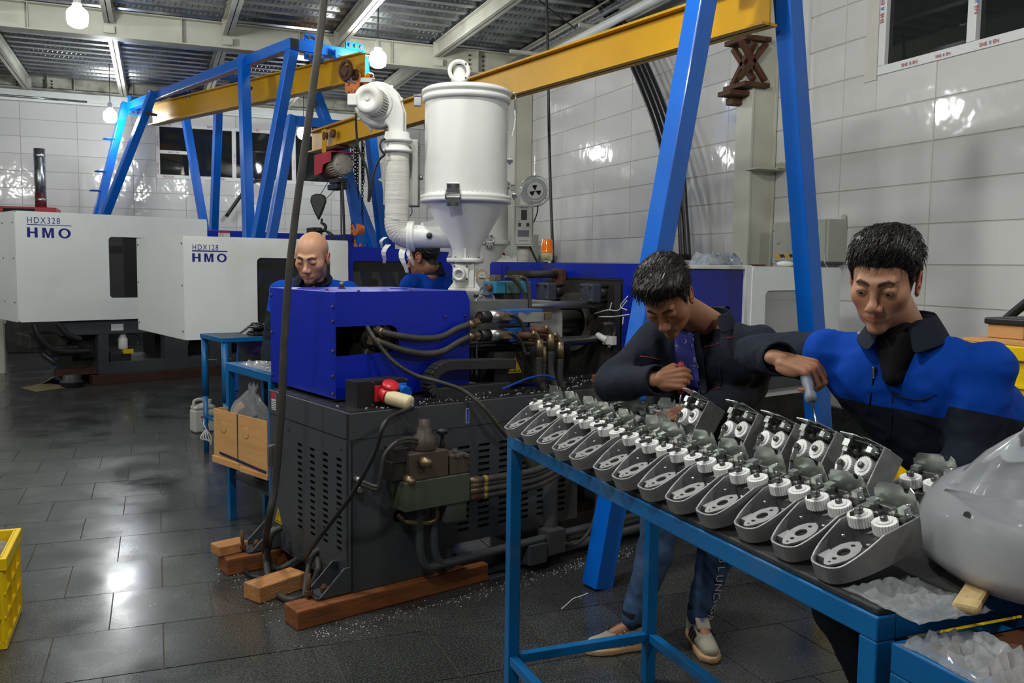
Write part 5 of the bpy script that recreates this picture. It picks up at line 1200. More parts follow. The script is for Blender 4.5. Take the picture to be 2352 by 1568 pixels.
q = MB().lathe([(.12, 0), (.12, .05), (.13, .055), (.13, .075), (.10, .08), (.10, .14), (.06, .16)], (-.22, .02, 0), n=24).build('levelling_mount', m_dark, m3_)
q = MB(); q.lathe([(.09, -.06), (.12, -.02), (.12, .02), (.09, .06)], (1.28, .5, .42), (-.3, -1, .1), n=20); q.build('float_drum', m_label, m3_)
# ================================================================== ASSEMBLY BENCH AND GEAR UNITS
m_mat = mat('bench_rubber', (.022, .022, .022), .55, var=.3, vscale=14, dirt=(.07, .07, .068), dscale=12, damt=.5, bump=.0006, bscale=90)
TX0, TX1, TY0, TY1, TZ = 1.075, 1.65, 1.07, 2.71, .951
bt_ = thing('work_bench', 'long blue steel bench covered with rows of gear units', 'bench', (TX0, TY0, 0))
def BB(name, lo, hi, m=m_bench, par=bt_, bv=.003, o=Vector((TX0, TY0, 0))):
    return MB().mm(Vector(lo)-o, Vector(hi)-o).build(name, m, par, bevel=bv)
BB('table_board', (TX0+.004, TY0+.004, TZ-.012), (TX1-.004, TY1-.004, TZ), m_mat)
for x in (TX0, TX1-.04): BB('long_rail', (x, TY0, TZ-.055), (x+.04, TY1, TZ-.013))
for y in (TY0, TY1-.04): BB('end_rail', (TX0+.04, y, TZ-.055), (TX1-.04, y+.04, TZ-.013))
for x in (TX0, TX1-.04):
    for y in (TY0, TY1-.04): BB('leg', (x, y, 0), (x+.04, y+.04, TZ-.055))
for y in (TY0, TY1-.04): BB('low_end_rail', (TX0+.04, y+.004, .155), (TX1-.04, y+.034, .187))
for x in (TX0+.004, TX1-.034): BB('low_long_rail', (x, TY0+.04, .155), (x+.03, TY1-.04, .187))
# --- one gear unit: tub casting, two gears, crank, mount plate, motor and zinc bracket; front tip along local -x
m_cast = mat('die_cast_alloy', (.30, .30, .305), .5, metal=.6, var=.15, vscale=30, dirt=(.18, .175, .17), dscale=20, damt=.45, bump=.0003, bscale=160)
m_zinc = mat('zinc_plate', (.50, .54, .50), .26, metal=.85, var=.12, vscale=25, rvar=.08)
m_nylon = mat('white_nylon', (.78, .78, .77), .4, sss=.15)
m_shaft = mat('dark_shaft', (.13, .125, .12), .35, metal=.8)
def tub_outline(w, L0, L1, k=0.0):
    P = [(L0, -w), (-.01, -w)]
    for i in range(1, 12):
        t = i/12; x = -.01-(L1-.01)*math.sin(t*math.pi/2)**1.15*1.0; P.append((x, -w*(math.cos(t*math.pi/2))**.62*.99))
    P.append((-L1, 0)); P += [(x, -y) for x, y in P[-2::-1]]
    return P
o_ = tub_outline(.054, .075, .118); i_ = [(x*(.955 if x < 0 else .95), y*.92) for x, y in o_]
mb = MB(); n = len(o_)
def hgt(x): return .062 if x > -.01 else .062-.028*min(1, (-.01-x)/.09)
vs = [(x*.97, y*.93, 0) for x, y in o_]+[(x, y, hgt(x)) for x, y in o_]+[(x, y, hgt(x)) for x, y in i_]+[(x*.97, y*.95, .006) for x, y in i_]
fs = []
for k in range(n):
    j = (k+1) % n; fs += [(k, j, n+j, n+k), (n+k, n+j, 2*n+j, 2*n+k), (2*n+k, 2*n+j, 3*n+j, 3*n+k)]
mb.add(vs, fs, False); mb.f.append(list(range(n))[::-1]); mb.f.append(list(range(3*n, 4*n)))
mb.sm += [False, False]; mb.mi += [0, 0]
me_tub = mb.mesh('housing', m_cast)
rim = MB(); 
mb = MB(); mb.mm((.01, -.046, .006), (.07, .046, .028)); mb.mm((-.065, -.012, .006), (-.045, .012, .022)); mb.mm((-.09, .012, .006), (-.062, .034, .030)); me_boss = mb.mesh('casting_boss', m_cast)
gp = []; NT = 26; r0, r1 = .0208, .0228
for k in range(NT):
    a = 2*math.pi*k/NT; d = 2*math.pi/NT
    gp += [(r0*math.cos(a), r0*math.sin(a)), (r1*math.cos(a+d*.25), r1*math.sin(a+d*.25)), (r1*math.cos(a+d*.55), r1*math.sin(a+d*.55)), (r0*math.cos(a+d*.8), r0*math.sin(a+d*.8))]
mb = MB(); mb.prism(gp, Matrix.Translation((0, 0, 0)), .020); mb.cyl((0, 0, .02), (0, 0, .0225), .0145, .0135, n=20); me_gear = mb.mesh('gear', m_nylon)
me_hub = MB().lathe([(.0065, .0), (.0068, .006), (.0055, .0075), (.0005, .008)], (0, 0, .0225), n=12).mesh('gear_hub', m_shaft)
mb = MB(); bar(mb, (.006, 0, .0), (-.047, .004, .0), .0075, .007, (0, 1, 0)); mb.cyl((0, 0, -.006), (0, 0, .006), .0075, n=10); me_crank = mb.mesh('crank_arm', m_shaft)
mp = [(.043, 0), (.034, .012), (.018, .0195), (0, .0215), (-.018, .0195), (-.036, .012), (-.047, .005), (-.049, 0), (-.047, -.005), (-.036, -.012), (-.018, -.0195), (0, -.0215), (.018, -.0195), (.034, -.012)]
tmp = plate('mount_plate', mp, [[(x*1.45, y) for x, y in circ(.0095, 16)], circ(.004, 10, .026, 0), circ(.0042, 10, -.025, 0), circ(.0025, 8, -.038, 0)], Matrix.Identity(4), .004, m_cast, None)
me_mount = tmp.data; bpy.data.objects.remove(tmp)
me_mbase = MB().prism([(x*.9, y*.8) for x, y in mp], Matrix.Translation((0, 0, -.020)), .017).mesh('mount_base', m_void)
me_motor = MB().lathe([(.012, 0), (.0135, .002), (.0135, .022), (.0105, .025), (.0105, .03), (.001, .031)], n=18).mesh('motor', m_shaft)
bp_ = [(-.050, 0), (-.050, .030), (-.044, .062), (-.036, .070), (-.030, .058), (-.022, .056), (-.018, .066), (-.010, .070), (.038, .064), (.043, .058), (.044, .052), (.050, .050), (.050, .0), (.024, 0), (.020, .022), (-.016, .022), (-.020, 0)]
me_brk = MB().prism(bp_, frame((0, 0, 0), (0, 1, 0), (0, 0, 1)), .0022).mesh('bracket_plate', m_zinc)
mb = MB(); mb.mm((-.012, -.044, 0), (.004, -.030, .016)); mb.mm((-.010, .028, .004), (.006, .046, .012)); mb.mm((-.02, .036, -.002), (-.004, .050, .002)); mb.cyl((-.006, -.052, .004), (-.006, -.03, .004), .003, n=8)
me_lug = mb.mesh('zinc_lug', m_zinc)
me_scr = MB().lathe([(.004, 0), (.0042, .002), (.003, .004), (.0004, .0042)], n=10).mesh('screw', m_chrome)
def gear_unit(P, ang, tilt, label_, roll=0.0, group=None, bare=False):
    t = bpy.data.objects.new('gear_unit', None); t.empty_display_size = .05; COL.objects.link(t)
    t.matrix_world = Matrix.Translation(P) @ Matrix.Rotation(ang, 4, 'Z') @ Matrix.Rotation(-tilt, 4, 'Y') @ Matrix.Rotation(roll, 4, 'X')
    tag(t, label_, 'gear unit', group or 'gear units on the bench')
    h = inst('housing', me_tub, t)
    bv = h.modifiers.new('bevel', 'BEVEL'); bv.width = .0015; bv.segments = 2; bv.limit_method = 'ANGLE'; bv.angle_limit = math.radians(50)
    inst('casting_boss', me_boss, h)
    if bare: return t
    for s in (1, -1):
        g = inst('gear', me_gear, t, (.012 if s > 0 else .022, s*.0235, .052 if s > 0 else .046), (0, 0, random.random())); inst('gear_hub', me_hub, g)
    inst('crank_arm', me_crank, t, (.012, .0235, .079), (0, .32, -math.radians(-38)))
    mo_ = inst('mount_plate', me_mount, t, (-.062, -.004, .034), (0, -.05, math.radians(4)), (.95, 1.15, 1)); inst('mount_base', me_mbase, mo_)
    inst('motor', me_motor, t, (.055, -.016, .040)); inst('motor', me_motor, t, (.052, .022, .034), (0, 0, 0), (.8, .8, .9))
    inst('bracket_plate', me_brk, t, (.074, 0, .040), (0, math.radians(random.uniform(-4, 5)), 0))
    inst('zinc_lug', me_lug, t, (.062, 0, .066)); inst('zinc_lug', me_lug, t, (.056, .004, .05), (0, 0, math.pi))
    for (x, y, z) in ((-.028, -.030, .042), (-.028, .030, .042), (.066, -.04, .082), (.070, .04, .064)): inst('screw', me_scr, t, (x, y, z))
    return t
gpx = [(1228, 934), (1268, 947), (1306, 962), (1343.5, 975), (1387, 993), (1444.5, 1013), (1489.4, 1030), (1554, 1051), (1618.5, 1073), (1694, 1098.6), (1786, 1125), (1872, 1158), (1970, 1197.5)]
ORD = ['', 'second', 'third', 'fourth', 'fifth', 'sixth', 'seventh', 'eighth', 'ninth', 'tenth', 'eleventh', 'twelfth', '']
TILT = math.radians(17)
for k, q in enumerate(gpx):
    g = fl(q[0], q[1], 1.045)
    l = ('cast gear unit at the far left corner of the bench front row' if k == 0 else 'cast gear unit nearest the bagged housing in the bench front row' if k == 12 else 'cast gear unit, %s from the far left in the bench front row' % ORD[k])
    Mx = Matrix.Rotation(-TILT, 4, 'Y'); off = Mx @ Vector((.012, .0235, .075))
    gear_unit(Vector((g.x-off.x+.003, g.y-off.y, TZ+.002-min(0, (Mx @ Vector((-.118, 0, 0))).z))), random.uniform(-.04, .04), TILT, l)
g2 = [(1566, 953), (1668, 983), (1752, 1007), (1835, 1028), (1935, 1065)]
L2_ = ['upright gear unit in the second row, farthest from the bag', 'upright gear unit in the second row, second from the far end', 'upright gear unit in the middle of the second row', 'upright gear unit under the grey screwdriver tip', 'upright gear unit in the second row, nearest the bag']
T2 = math.radians(62)
for q, l in zip(g2, L2_):
    g = onp(q[0], q[1], (1, 0, 0), 1.352); Mx = Matrix.Rotation(-T2, 4, 'Y'); off = Mx @ Vector((.012, .0235, .075))
    low = min((Mx @ Vector(v)).z for v in ((-.118, 0, 0), (-.118, 0, .03)))
    gear_unit(Vector((g.x-off.x, g.y-off.y, g.z-off.z)), random.uniform(-.06, .06)-.05, T2, l)
for (q, l, a) in (((1378, 928), 'flat gear unit at the far end of the second row', .1), ((1416, 938), 'flat gear unit in the second row behind the fourth front unit', .5), ((1462, 968), 'flat gear unit in the second row, left of the working hand', -.1), ((1520, 988), 'flat gear unit in the second row below the working hand', .05)):
    g = fl(q[0], q[1], 1.045); off = Matrix.Rotation(-TILT, 4, 'Y') @ Vector((.012, .0235, .075)); gear_unit(Vector((g.x-off.x+.01, g.y-off.y, TZ+.002)), a, TILT*.6, l)
gear_unit(Vector((1.535, 2.36, TZ+.045)), .5, math.radians(-20), 'gear unit being screwed by the young worker', 0)
gear_unit(Vector((1.52, 1.41, TZ+.03)), .25, math.radians(12), 'flat gear unit with bright zinc bracket beside the bagged housing')
gear_unit(Vector((1.53, 2.58, TZ+.004)), .1, math.radians(-6), 'flat gear unit in the rear row at the far end of the bench'); 
# bare casting lying at the back right of the bench
cs = thing('casting_ring', 'bare alloy casting with two round holes at the back of the bench', 'casting', (1.585, 1.30, TZ+.006), .35)
pc = plate('casting_plate', rrect(.20, .11, .045, 8), [circ(.036, 24, -.045, 0), circ(.022, 20, .05, 0)], Matrix.Rotation(.25, 4, 'X') @ Matrix.Translation((0, 0, .03)), .022, m_cast, cs)
MB().ring(circ(.045, 28, -.045, 0), circ(.037, 28, -.045, 0), Matrix.Rotation(.25, 4, 'X') @ Matrix.Translation((0, 0, .04)), .012).build('casting_rim', m_cast, cs)
# loose clear film and a worn wood stick at the near end of the bench
def crumple(name, outline, z, amp, m, seed, nx=18):
    rnd = random.Random(seed); xs = [p[0] for p in outline]; ys = [p[1] for p in outline]
    x0, x1, y0, y1 = min(xs), max(xs), min(ys), max(ys); vs = []; fs = []
    for j in range(nx):
        for i in range(nx):
            u, v = i/(nx-1), j/(nx-1); e = min(u, 1-u, v, 1-v)
            vs.append((x0+(x1-x0)*u+rnd.uniform(-1, 1)*(x1-x0)*.02, y0+(y1-y0)*v+rnd.uniform(-1, 1)*(y1-y0)*.02, z+amp*(rnd.random()**1.5)*min(1, e*6)+.001))
    for j in range(nx-1):
        for i in range(nx-1): fs.append((j*nx+i, j*nx+i+1, (j+1)*nx+i+1, (j+1)*nx+i))
    o = MB().add(vs, fs, True).build(name, m); sd = o.modifiers.new('thick', 'SOLIDIFY'); sd.thickness = .0004; return o
o = crumple('plastic_film', [(1.09, 1.0), (1.25, 1.17)], TZ, .02, m_film, 3); tag(o, 'crumpled clear film at the near corner of the long bench', 'film')
o = MB().mm((-.09, -.02, 0), (.09, .02, .016)).build('wood_stick', mat('pale_wood', lin((190, 165, 115)), .6, var=.2, stretch=(1, 10, 10), dirt=(.2, .15, .08), damt=.5), None, bevel=.006); o.location = (1.27, 1.055, TZ+.001); o.rotation_euler = (0, 0, .55); tag(o, 'pale wooden stick beside the bagged housing on the bench', 'stick')
# --- second bench in the near right corner with rusty top, and the bagged white housing
TN0, TN1, TNY0, TNY1, TNZ = 1.085, 1.95, .30, 1.05, .905
b2 = thing('work_bench', 'low blue bench in the near right corner under the bagged housing', 'bench', (0, 0, 0))
O0 = Vector((0, 0, 0))
BB('table_board', (TN0+.03, TNY0, TNZ-.01), (TN1, TNY1-.03, TNZ), mat('rusty_board', lin((110, 62, 40)), .6, var=.3, vscale=8, dirt=(.06, .035, .02), damt=.6), b2, .002, O0)
for x in (TN0, TN1-.04): BB('long_rail', (x, TNY0, TNZ-.05), (x+.04, TNY1, TNZ), m_bench, b2, .003, O0)
BB('end_rail', (TN0+.04, TNY1-.04, TNZ-.05), (TN1-.04, TNY1, TNZ), m_bench, b2, .003, O0)
for x in (TN0, TN1-.04):
    for y in (TNY0, TNY1-.04): BB('leg', (x, y, 0), (x+.04, y+.04, TNZ-.05), m_bench, b2, .003, O0)
BB('low_end_rail', (TN0+.04, TNY1-.035, .5), (TN1-.04, TNY1-.005, .53), m_bench, b2, .003, O0)
for x in (1.30, 1.50): BB('slat_bar', (x, TNY1-.03, .53), (x+.04, TNY1-.015, TNZ-.05), m_bench, b2, .003, O0)
o = crumple('plastic_film', [(1.09, .86), (1.24, 1.04)], TNZ, .03, m_film, 9); tag(o, 'crumpled clear film wrapped on the near bench corner', 'film')
# --- benches beyond the machine
m_oil = mat('oily_board', (.03, .03, .032), .4, var=.3)
bL = thing('work_bench', 'narrow blue bench with square legs behind the machine, holding film', 'bench', C0, AM)
BB('table_board', (.09, 1.03, .905), (.30, 1.64, .917), m_oil, bL, .002, O0)
for v in (1.01, 1.62): BB('rail', (.07, v, .875), (.32, v+.04, .92), m_bench, bL, .003, O0)
for u in (.07, .28): BB('rail', (u, 1.04, .875), (u+.04, 1.62, .92), m_bench, bL, .003, O0)
for u in (.07, .28):
    for v in (1.01, 1.62): BB('leg', (u, v, 0), (u+.04, v+.04, .875), m_bench, bL, .003, O0)
BB('lower_shelf', (.09, 1.04, .255), (.29, 1.62, .27), m_oil, bL, .002, O0)
o = crumple('plastic_film', [(-.09, -.25), (.09, .25)], 0, .03, m_film, 12); o.matrix_world = Matrix.Translation(W(.19, 1.33, .918)) @ rotz(AM).to_4x4(); tag(o, 'sheet of crumpled clear film on the narrow blue bench', 'film')
MBX = mat('corrugated_card', lin((196, 148, 92)), .75, var=.08, vscale=5, dirt=lin((150, 105, 60)), dscale=3, damt=.4, bump=.0008, bscale=60, stretch=(1, 1, 6))
bxA = dep(490, 937, 5.03); bxB = dep(613, 965, 4.64); bxD = (bxB-bxA); BXL = math.hypot(bxD.x, bxD.y); BXA = math.atan2(bxD.y, bxD.x)
cbx = thing('cardboard_box', 'worn brown cardboard box hung on the leg of the narrow bench', 'box', (bxA.x, bxA.y, bxA.z-.305), BXA)
bx_ = MB(); Dp, Hh = .15, .305
bx_.mm((0, 0, 0), (BXL, .005, Hh)); bx_.mm((0, Dp-.005, 0), (BXL, Dp, Hh)); bx_.mm((0, .005, 0), (.005, Dp-.005, Hh)); bx_.mm((BXL-.005, .005, 0), (BXL, Dp-.005, Hh)); bx_.mm((.005, .005, 0), (BXL-.005, Dp-.005, .006))
bx_.build('carton', MBX, cbx, bevel=.0015)
MB().mm((BXL*.46, -.0015, 0), (BXL*.475, .0, Hh)).build('flap_seam', m_dark, cbx)
for x in (BXL*.2, BXL*.62): MB().lathe([(.03, 0), (.032, .0008), (.028, .001)], (x, -.0, .21), (0, -1, 0), n=18).build('hand_hole', MBX, cbx)
bar(MB(), (BXL*.12, -.002, .06), (BXL*.98, -.002, .03), .003, .014, (0, 1, 0)).build('printed_stripe', mat('stripe_navy', lin((40, 35, 70)), .6), cbx)
MB().mm((-.015, -.006, -.006), (BXL*.5, .02, .035)).mm((BXL*.5, -.004, -.012), (BXL+.004, .02, .02)).build('torn_flap', MBX, cbx, bevel=.004)
MB().tube([Vector((.1, Dp, Hh-.02)), Vector((.13, Dp+.06, Hh+.25))], .004, n=5).build('hanging_string', m_tatter, cbx)
bag = thing('parts_bag', 'clear plastic bag of black parts sitting in the cardboard box', 'bag', Vector(((bxA.x+bxB.x)/2+.06, (bxA.y+bxB.y)/2+.035, bxA.z-.10)), BXA+math.pi/2)
rnd = random.Random(4)
for k in range(9): MB().mm((-.012, -.09, -.02), (.012, .09, .02)).build('black_part', m_black, bag, bevel=.005).matrix_local = Matrix.Translation((rnd.uniform(-.04, .04), rnd.uniform(-.10, .10), rnd.uniform(.0, .13))) @ Euler((rnd.uniform(-.8, .8), rnd.uniform(-.5, .5), rnd.uniform(-.5, .5))).to_matrix().to_4x4()
vs = []; nu = 26; prf = [(.20, -.08), (.215, .05), (.19, .10), (.14, .15), (.08, .19), (.035, .22), (.045, .26)]
for j, (r, z) in enumerate(prf):
    for i in range(nu):
        a = 2*math.pi*i/nu; k_ = 1+.10*math.sin(5*a+j)+.07*math.sin(9*a-j*2); vs.append((r*.30*math.cos(a)*k_, r*math.sin(a)*k_-.02*j*.3, z+.012*math.sin(7*a)))
MB().add(vs, [(j*nu+i, j*nu+(i+1) % nu, (j+1)*nu+(i+1) % nu, (j+1)*nu+i) for j in range(len(prf)-1) for i in range(nu)], True).build('clear_bag', m_film, bag)
# far bench with round legs, black mouldings and a purple bowl hung beneath
bF = thing('work_bench', 'small blue bench with round legs in front of the HDX128 machine', 'bench', C0, AM)
BB('table_board', (.58, 3.11, .915), (1.42, 3.58, .932), mat('laminate_slate', lin((60, 66, 80)), .4), bF, .002, O0)
for v in (3.10, 3.565): BB('rail', (.57, v, .90), (1.43, v+.025, .934), m_bench, bF, .003, O0)
for u in (.57, 1.405): BB('rail', (u, 3.125, .90), (u+.025, 3.565, .934), m_bench, bF, .003, O0)
for u in (.60, 1.40):
    for v in (3.13, 3.57):
        MB().cyl((u, v, .45), (u, v, .90), .026, n=14).cyl((u, v, 0), (u, v, .46), .02, n=14).build('leg', m_bench, bF)
MB().cyl((.60, 3.13, .28), (.60, 3.57, .28), .014, n=10).build('stretcher', m_bench, bF); MB().cyl((.6, 3.57, .28), (1.4, 3.57, .28), .014, n=10).build('stretcher', m_bench, bF)
MB().tube(cat([Vector((.60, 3.55, .86)), Vector((.62, 3.545, .85)), Vector((.63, 3.545, .87))]), .008, n=6).build('bag_hook', m_bench, bF)
q = MB()
for k in range(5): q.tube(cat([Vector((.60, 3.57, .30)), Vector((.58+.01*k, 3.56, .22)), Vector((.60-.02*k+.03, 3.55, .12)), Vector((.63, 3.56, .05+.01*k))]), .006, n=5)
q.build('tied_string', m_tatter, bF)['kind'] = 'stuff'
o = MB().lathe([(.0005, 0), (.11, .0), (.15, .05), (.20, .11), (.205, .115), (.195, .115), (.145, .055), (.105, .008), (.0005, .006)], n=28).build('plastic_bowl', mat('bowl_purple', lin((92, 72, 150)), .4)); o.location = W(.95, 3.34, .783); tag(o, 'purple plastic bowl fixed under the round legged bench', 'bowl')
m_gloss = mat('gloss_black_plastic', (.012, .012, .013), .12)
POS = [(.02, -.02, .0, .1, 0), (.05, .04, .022, -.2, .04), (.03, .0, .044, .25, .05), (.07, .03, .066, -.1, -.05), (-.10, .10, .0, .5, -.42)]
for k, (x, y, z, rz_, ry) in enumerate(POS):
    o = thing('molded_frame', ['glossy black moulding at the bottom of the small stack on the far bench', 'second glossy black moulding up in the small stack on the far bench', 'third glossy black moulding up in the small stack on the far bench', 'topmost glossy black moulding of the small stack on the far bench', 'glossy black moulding leaning on the left of the small stack'][k], 'molding', W(.98, 3.30, .934)+Vector((x, y, z)), AM+rz_, 'black mouldings on the far bench')
    o.rotation_euler = (0, ry, AM+rz_)
    q = MB(); q.prism(rrect(.30, .17, .03, 4), Matrix.Translation((0, 0, .001)), .018); q.build('shell', m_gloss, o, bevel=.006)
    for (a, b) in ((.12, .06), (-.12, .06), (.12, -.06), (-.12, -.06)): MB().lathe([(.016, 0), (.016, .008), (.008, .009), (.008, .0)], (a, b, .019), n=12).build('corner_boss', m_gloss, o)
    MB().prism(rrect(.2, .08, .01, 3), Matrix.Translation((0, 0, .0188)), .001).build('clear_pane', mat('grey_pane', (.35, .36, .38), .15), o)
# --- jerrycan behind the far bench leg
jc = thing('jerrycan', 'white plastic jerrycan on the floor behind the round bench leg', 'canister', Vector((.365, 8.2, 0)), AM)
m_jerry = mat('jerry_plastic', (.50, .51, .47), .45, dirt=(.3, .3, .26), damt=.4)
q = MB(); q.mm((-.10, -.07, 0), (.10, .07, .20)); q.prism([(-.10, .20), (.10, .20), (.085, .235), (.03, .25), (-.03, .235), (-.085, .235)], frame((0, .07, 0), (1, 0, 0), (0, 0, 1)), .14); q.build('can_body', m_jerry, jc, bevel=.02)
MB().tube(cat([Vector((-.08, 0, .22)), Vector((-.075, 0, .275)), Vector((-.01, 0, .285)), Vector((.02, 0, .25))]), .014, n=8).build('handle', m_jerry, jc); MB().cyl((.05, 0, .24), (.05, 0, .28), .028, n=16).build('cap', m_jerry, jc)
lj = MB().mm((-.045, -.072, .08), (.045, -.0705, .145)).build('can_label', m_label, jc); MB().mm((-.045, -.0735, .13), (.045, -.072, .145)).build('label_band', m_inkr, lj)
for x in (-.025, .025): MB().cyl((x, -.072, .105), (x, -.0735, .105), .012, n=12).build('label_dot', m_inkb, lj)
# ================================================================== CRATES
m_crate = mat('crate_yellow', lin((225, 190, 5)), .35, var=.06, dirt=lin((150, 125, 20)), dscale=4, damt=.3)
def crate(name, label_, loc, rz, L_, D_, H_, cols, rows, grp=None):
    t = thing(name, label_, 'crate', loc, rz, grp)
    q = MB(); e = .006
    q.mm((0, 0, 0), (L_, D_, e)); q.mm((0, 0, 0), (L_, e, H_)); q.mm((0, D_-e, 0), (L_, D_, H_)); q.mm((0, 0, 0), (e, D_, H_)); q.mm((L_-e, 0, 0), (L_, D_, H_)); q.build('crate_body', m_crate, t)
    q = MB(); r = .02
    q.mm((-r, -r, H_-.05), (L_+r, 0, H_)); q.mm((-r, D_, H_-.05), (L_+r, D_+r, H_)); q.mm((-r, 0, H_-.05), (0, D_, H_)); q.mm((L_, 0, H_-.05), (L_+r, D_, H_)); q.build('crate_rim', m_crate, t, bevel=.004)
    q = MB(); q.mm((-.012, -.012, 0), (L_+.012, 0, .03)); q.mm((-.012, D_, 0), (L_+.012, D_+.012, .03)); q.mm((-.012, 0, 0), (0, D_, .03)); q.mm((L_, 0, 0), (L_+.012, D_, .03)); q.build('crate_foot', m_crate, t, bevel=.003)
    for i in range(cols+1):
        x = L_*i/cols
        for y in (-.014, D_): MB().mm((x-.006, y, .03), (x+.006, y+.014, H_-.05)).build('crate_rib', m_crate, t)
    nd = max(2, int(cols*D_/L_+.5))
    for i in range(nd+1):
        y = D_*i/nd
        for x in (-.014, L_): MB().mm((x, y-.006, .03), (x+.014, y+.006, H_-.05)).build('crate_rib', m_crate, t)
    for j in range(1, rows):
        z = .03+(H_-.08)*j/rows
        q = MB(); q.mm((-.012, -.012, z-.004), (L_+.012, 0, z+.004)); q.mm((-.012, D_, z-.004), (L_+.012, D_+.012, z+.004)); q.mm((-.012, 0, z-.004), (0, D_, z+.004)); q.mm((L_, 0, z-.004), (L_+.012, D_, z+.004)); q.build('crate_band', m_crate, t)
    return t
cl = crate('plastic_crate', 'small yellow plastic crate of wrapped parts at the left edge', (-1.13, 3.79, .001), 0, .56, .38, .36, 4, 3)
MB().mm((.565, .13, .27), (.569, .19, .30)).build('latch_tab', m_steel, cl); 
pb = thing('parts_bag', 'grey film bag of parts filling the small yellow crate', 'bag', (-.85, 3.98, .22))
for k in range(12): MB().ell((rnd.uniform(-.2, .23), rnd.uniform(-.14, .14), rnd.uniform(.0, .1)), (rnd.uniform(.04, .07), rnd.uniform(.03, .05), .03), nu=10, nv=6).build('wrapped_part', m_dark if k % 3 else m_steel, pb)
o = crumple('film', [(-.26, -.17), (.26, .17)], .10, .06, m_film, 21); o.parent = pb
cr1 = crate('plastic_crate', 'lower yellow crate of the tall stack behind the seated right worker', (2.80, 1.55, .001), 0, .55, .90, .60, 2, 6, 'stacked yellow crates')
cr1['label'] = 'lower yellow crate of the tall stack behind the right worker'
cr2 = crate('plastic_crate', 'upper yellow crate of the tall stack behind the right worker', (2.80, 1.55, .604), 0, .55, .90, .635, 2, 6, 'stacked yellow crates')
crate('plastic_crate', 'low yellow crate glimpsed past the screwdriver, under the gantry leg', (3.20, 3.25, .001), 0, .5, .35, .45, 2, 3)
# clutter on top of the tall crates
bd = MB().mm((-.27, -.35, 0), (.25, .45, .012)).build('cover_board', MBX); bd.location = (3.08, 2.0, 1.24); tag(bd, 'brown board lying across the top of the tall yellow crates', 'board')
tr_ = thing('black_tray', 'black tray edge on the crates behind the right worker shoulder', 'tray', (3.02, 2.36, 1.253), .1)
MB().mm((-.12, -.07, 0), (.12, .07, .05)).build('carton_under', MBX, tr_, bevel=.004); MB().mm((-.13, -.08, .05), (.13, .08, .075)).build('tray_lip', m_black, tr_, bevel=.006)
pbg = crumple('plastic_bag', [(-.10, -.10), (.10, .10)], 0, .12, m_film, 33); pbg.location = (3.0, 2.16, 1.253); tag(pbg, 'crumpled clear bag on the crates at the right edge', 'bag')
sp_ = thing('wire_spool', 'small blue spool with looped wire on the tall crates', 'spool', (2.98, 2.06, 1.253))
MB().lathe([(.03, 0), (.03, .02), (.022, .025), (.012, .03), (.012, .045), (.02, .048), (.001, .05)], n=16).build('spool_body', m_inkb, sp_)
MB().tube([Vector((.0, .045*math.cos(t), .06+.03*math.sin(t))) for t in [k*math.pi/8 for k in range(16)]], .003, n=5, closed=True).build('wire_loop', m_cable, sp_)
pp_ = MB().tube(cat([Vector((0, 0, 0)), Vector((.02, -.10, .10)), Vector((.04, -.22, .20)), Vector((.05, -.27, .225))]), .019, n=10).build('flexible_pipe', m_black); pp_.location = (3.30, 2.72, 1.254); tag(pp_, 'short black ribbed pipe leaning on the wall behind the right worker', 'pipe')
q = MB().mm((3.31, 2.45, 0), (3.33, 2.47, .9)); 
# ================================================================== BAGGED WHITE HOUSING
bh_ = thing('bagged_housing', 'big glossy white plastic housing in a clear bag, bottom right', 'housing', (1.485, 1.075, TZ+.002), -YAW)
m_abs = mat('white_abs', (.68, .69, .71), .2, coat=.3)
m_bag2 = mat('thick_clear_bag', (.92, .93, .95), .10, trans=.96, ior=1.08)
def shell(rx, ry, H, nu=72, nv=34, wob=0.0, seed=0, p=2.5, scoop=0.0, lean=0.0):
    rnd = random.Random(seed); ph = [rnd.uniform(0, 6.28) for _ in range(6)]; vs = []
    for j in range(nv+1):
        t = j/nv
        for i in range(nu):
            a = 2*math.pi*i/nu; c, s_ = math.cos(a), math.sin(a); k = (abs(c)**p+abs(s_)**p)**(-1/p)
            if t < .22: prof = .80+.20*math.sin(t/.22*math.pi/2)
            else: prof = max(0.0, 1-((t-.22)/.78)**2.8)**.5
            ww = 1+wob*(math.sin(5*a+ph[0]+7*t)+.6*math.sin(11*a+ph[1]-9*t)+.5*math.sin(17*a+ph[2]+13*t))
            x, y, z = rx*k*c*prof*ww, ry*k*s_*prof*ww, H*t*(1+lean*c)
            if scoop:
                d_ = math.hypot((x+.13)/.075, (z-H*.92)/.07); y_f = sstep(1.15, .55, np.array([d_]))[0]*(1 if s_ < .2 else 0)
                y += scoop*y_f; z -= scoop*.25*y_f
            vs.append((x, y, z))
    return vs, [(j*nu+i, j*nu+(i+1) % nu, (j+1)*nu+(i+1) % nu, (j+1)*nu+i) for j in range(nv) for i in range(nu)]
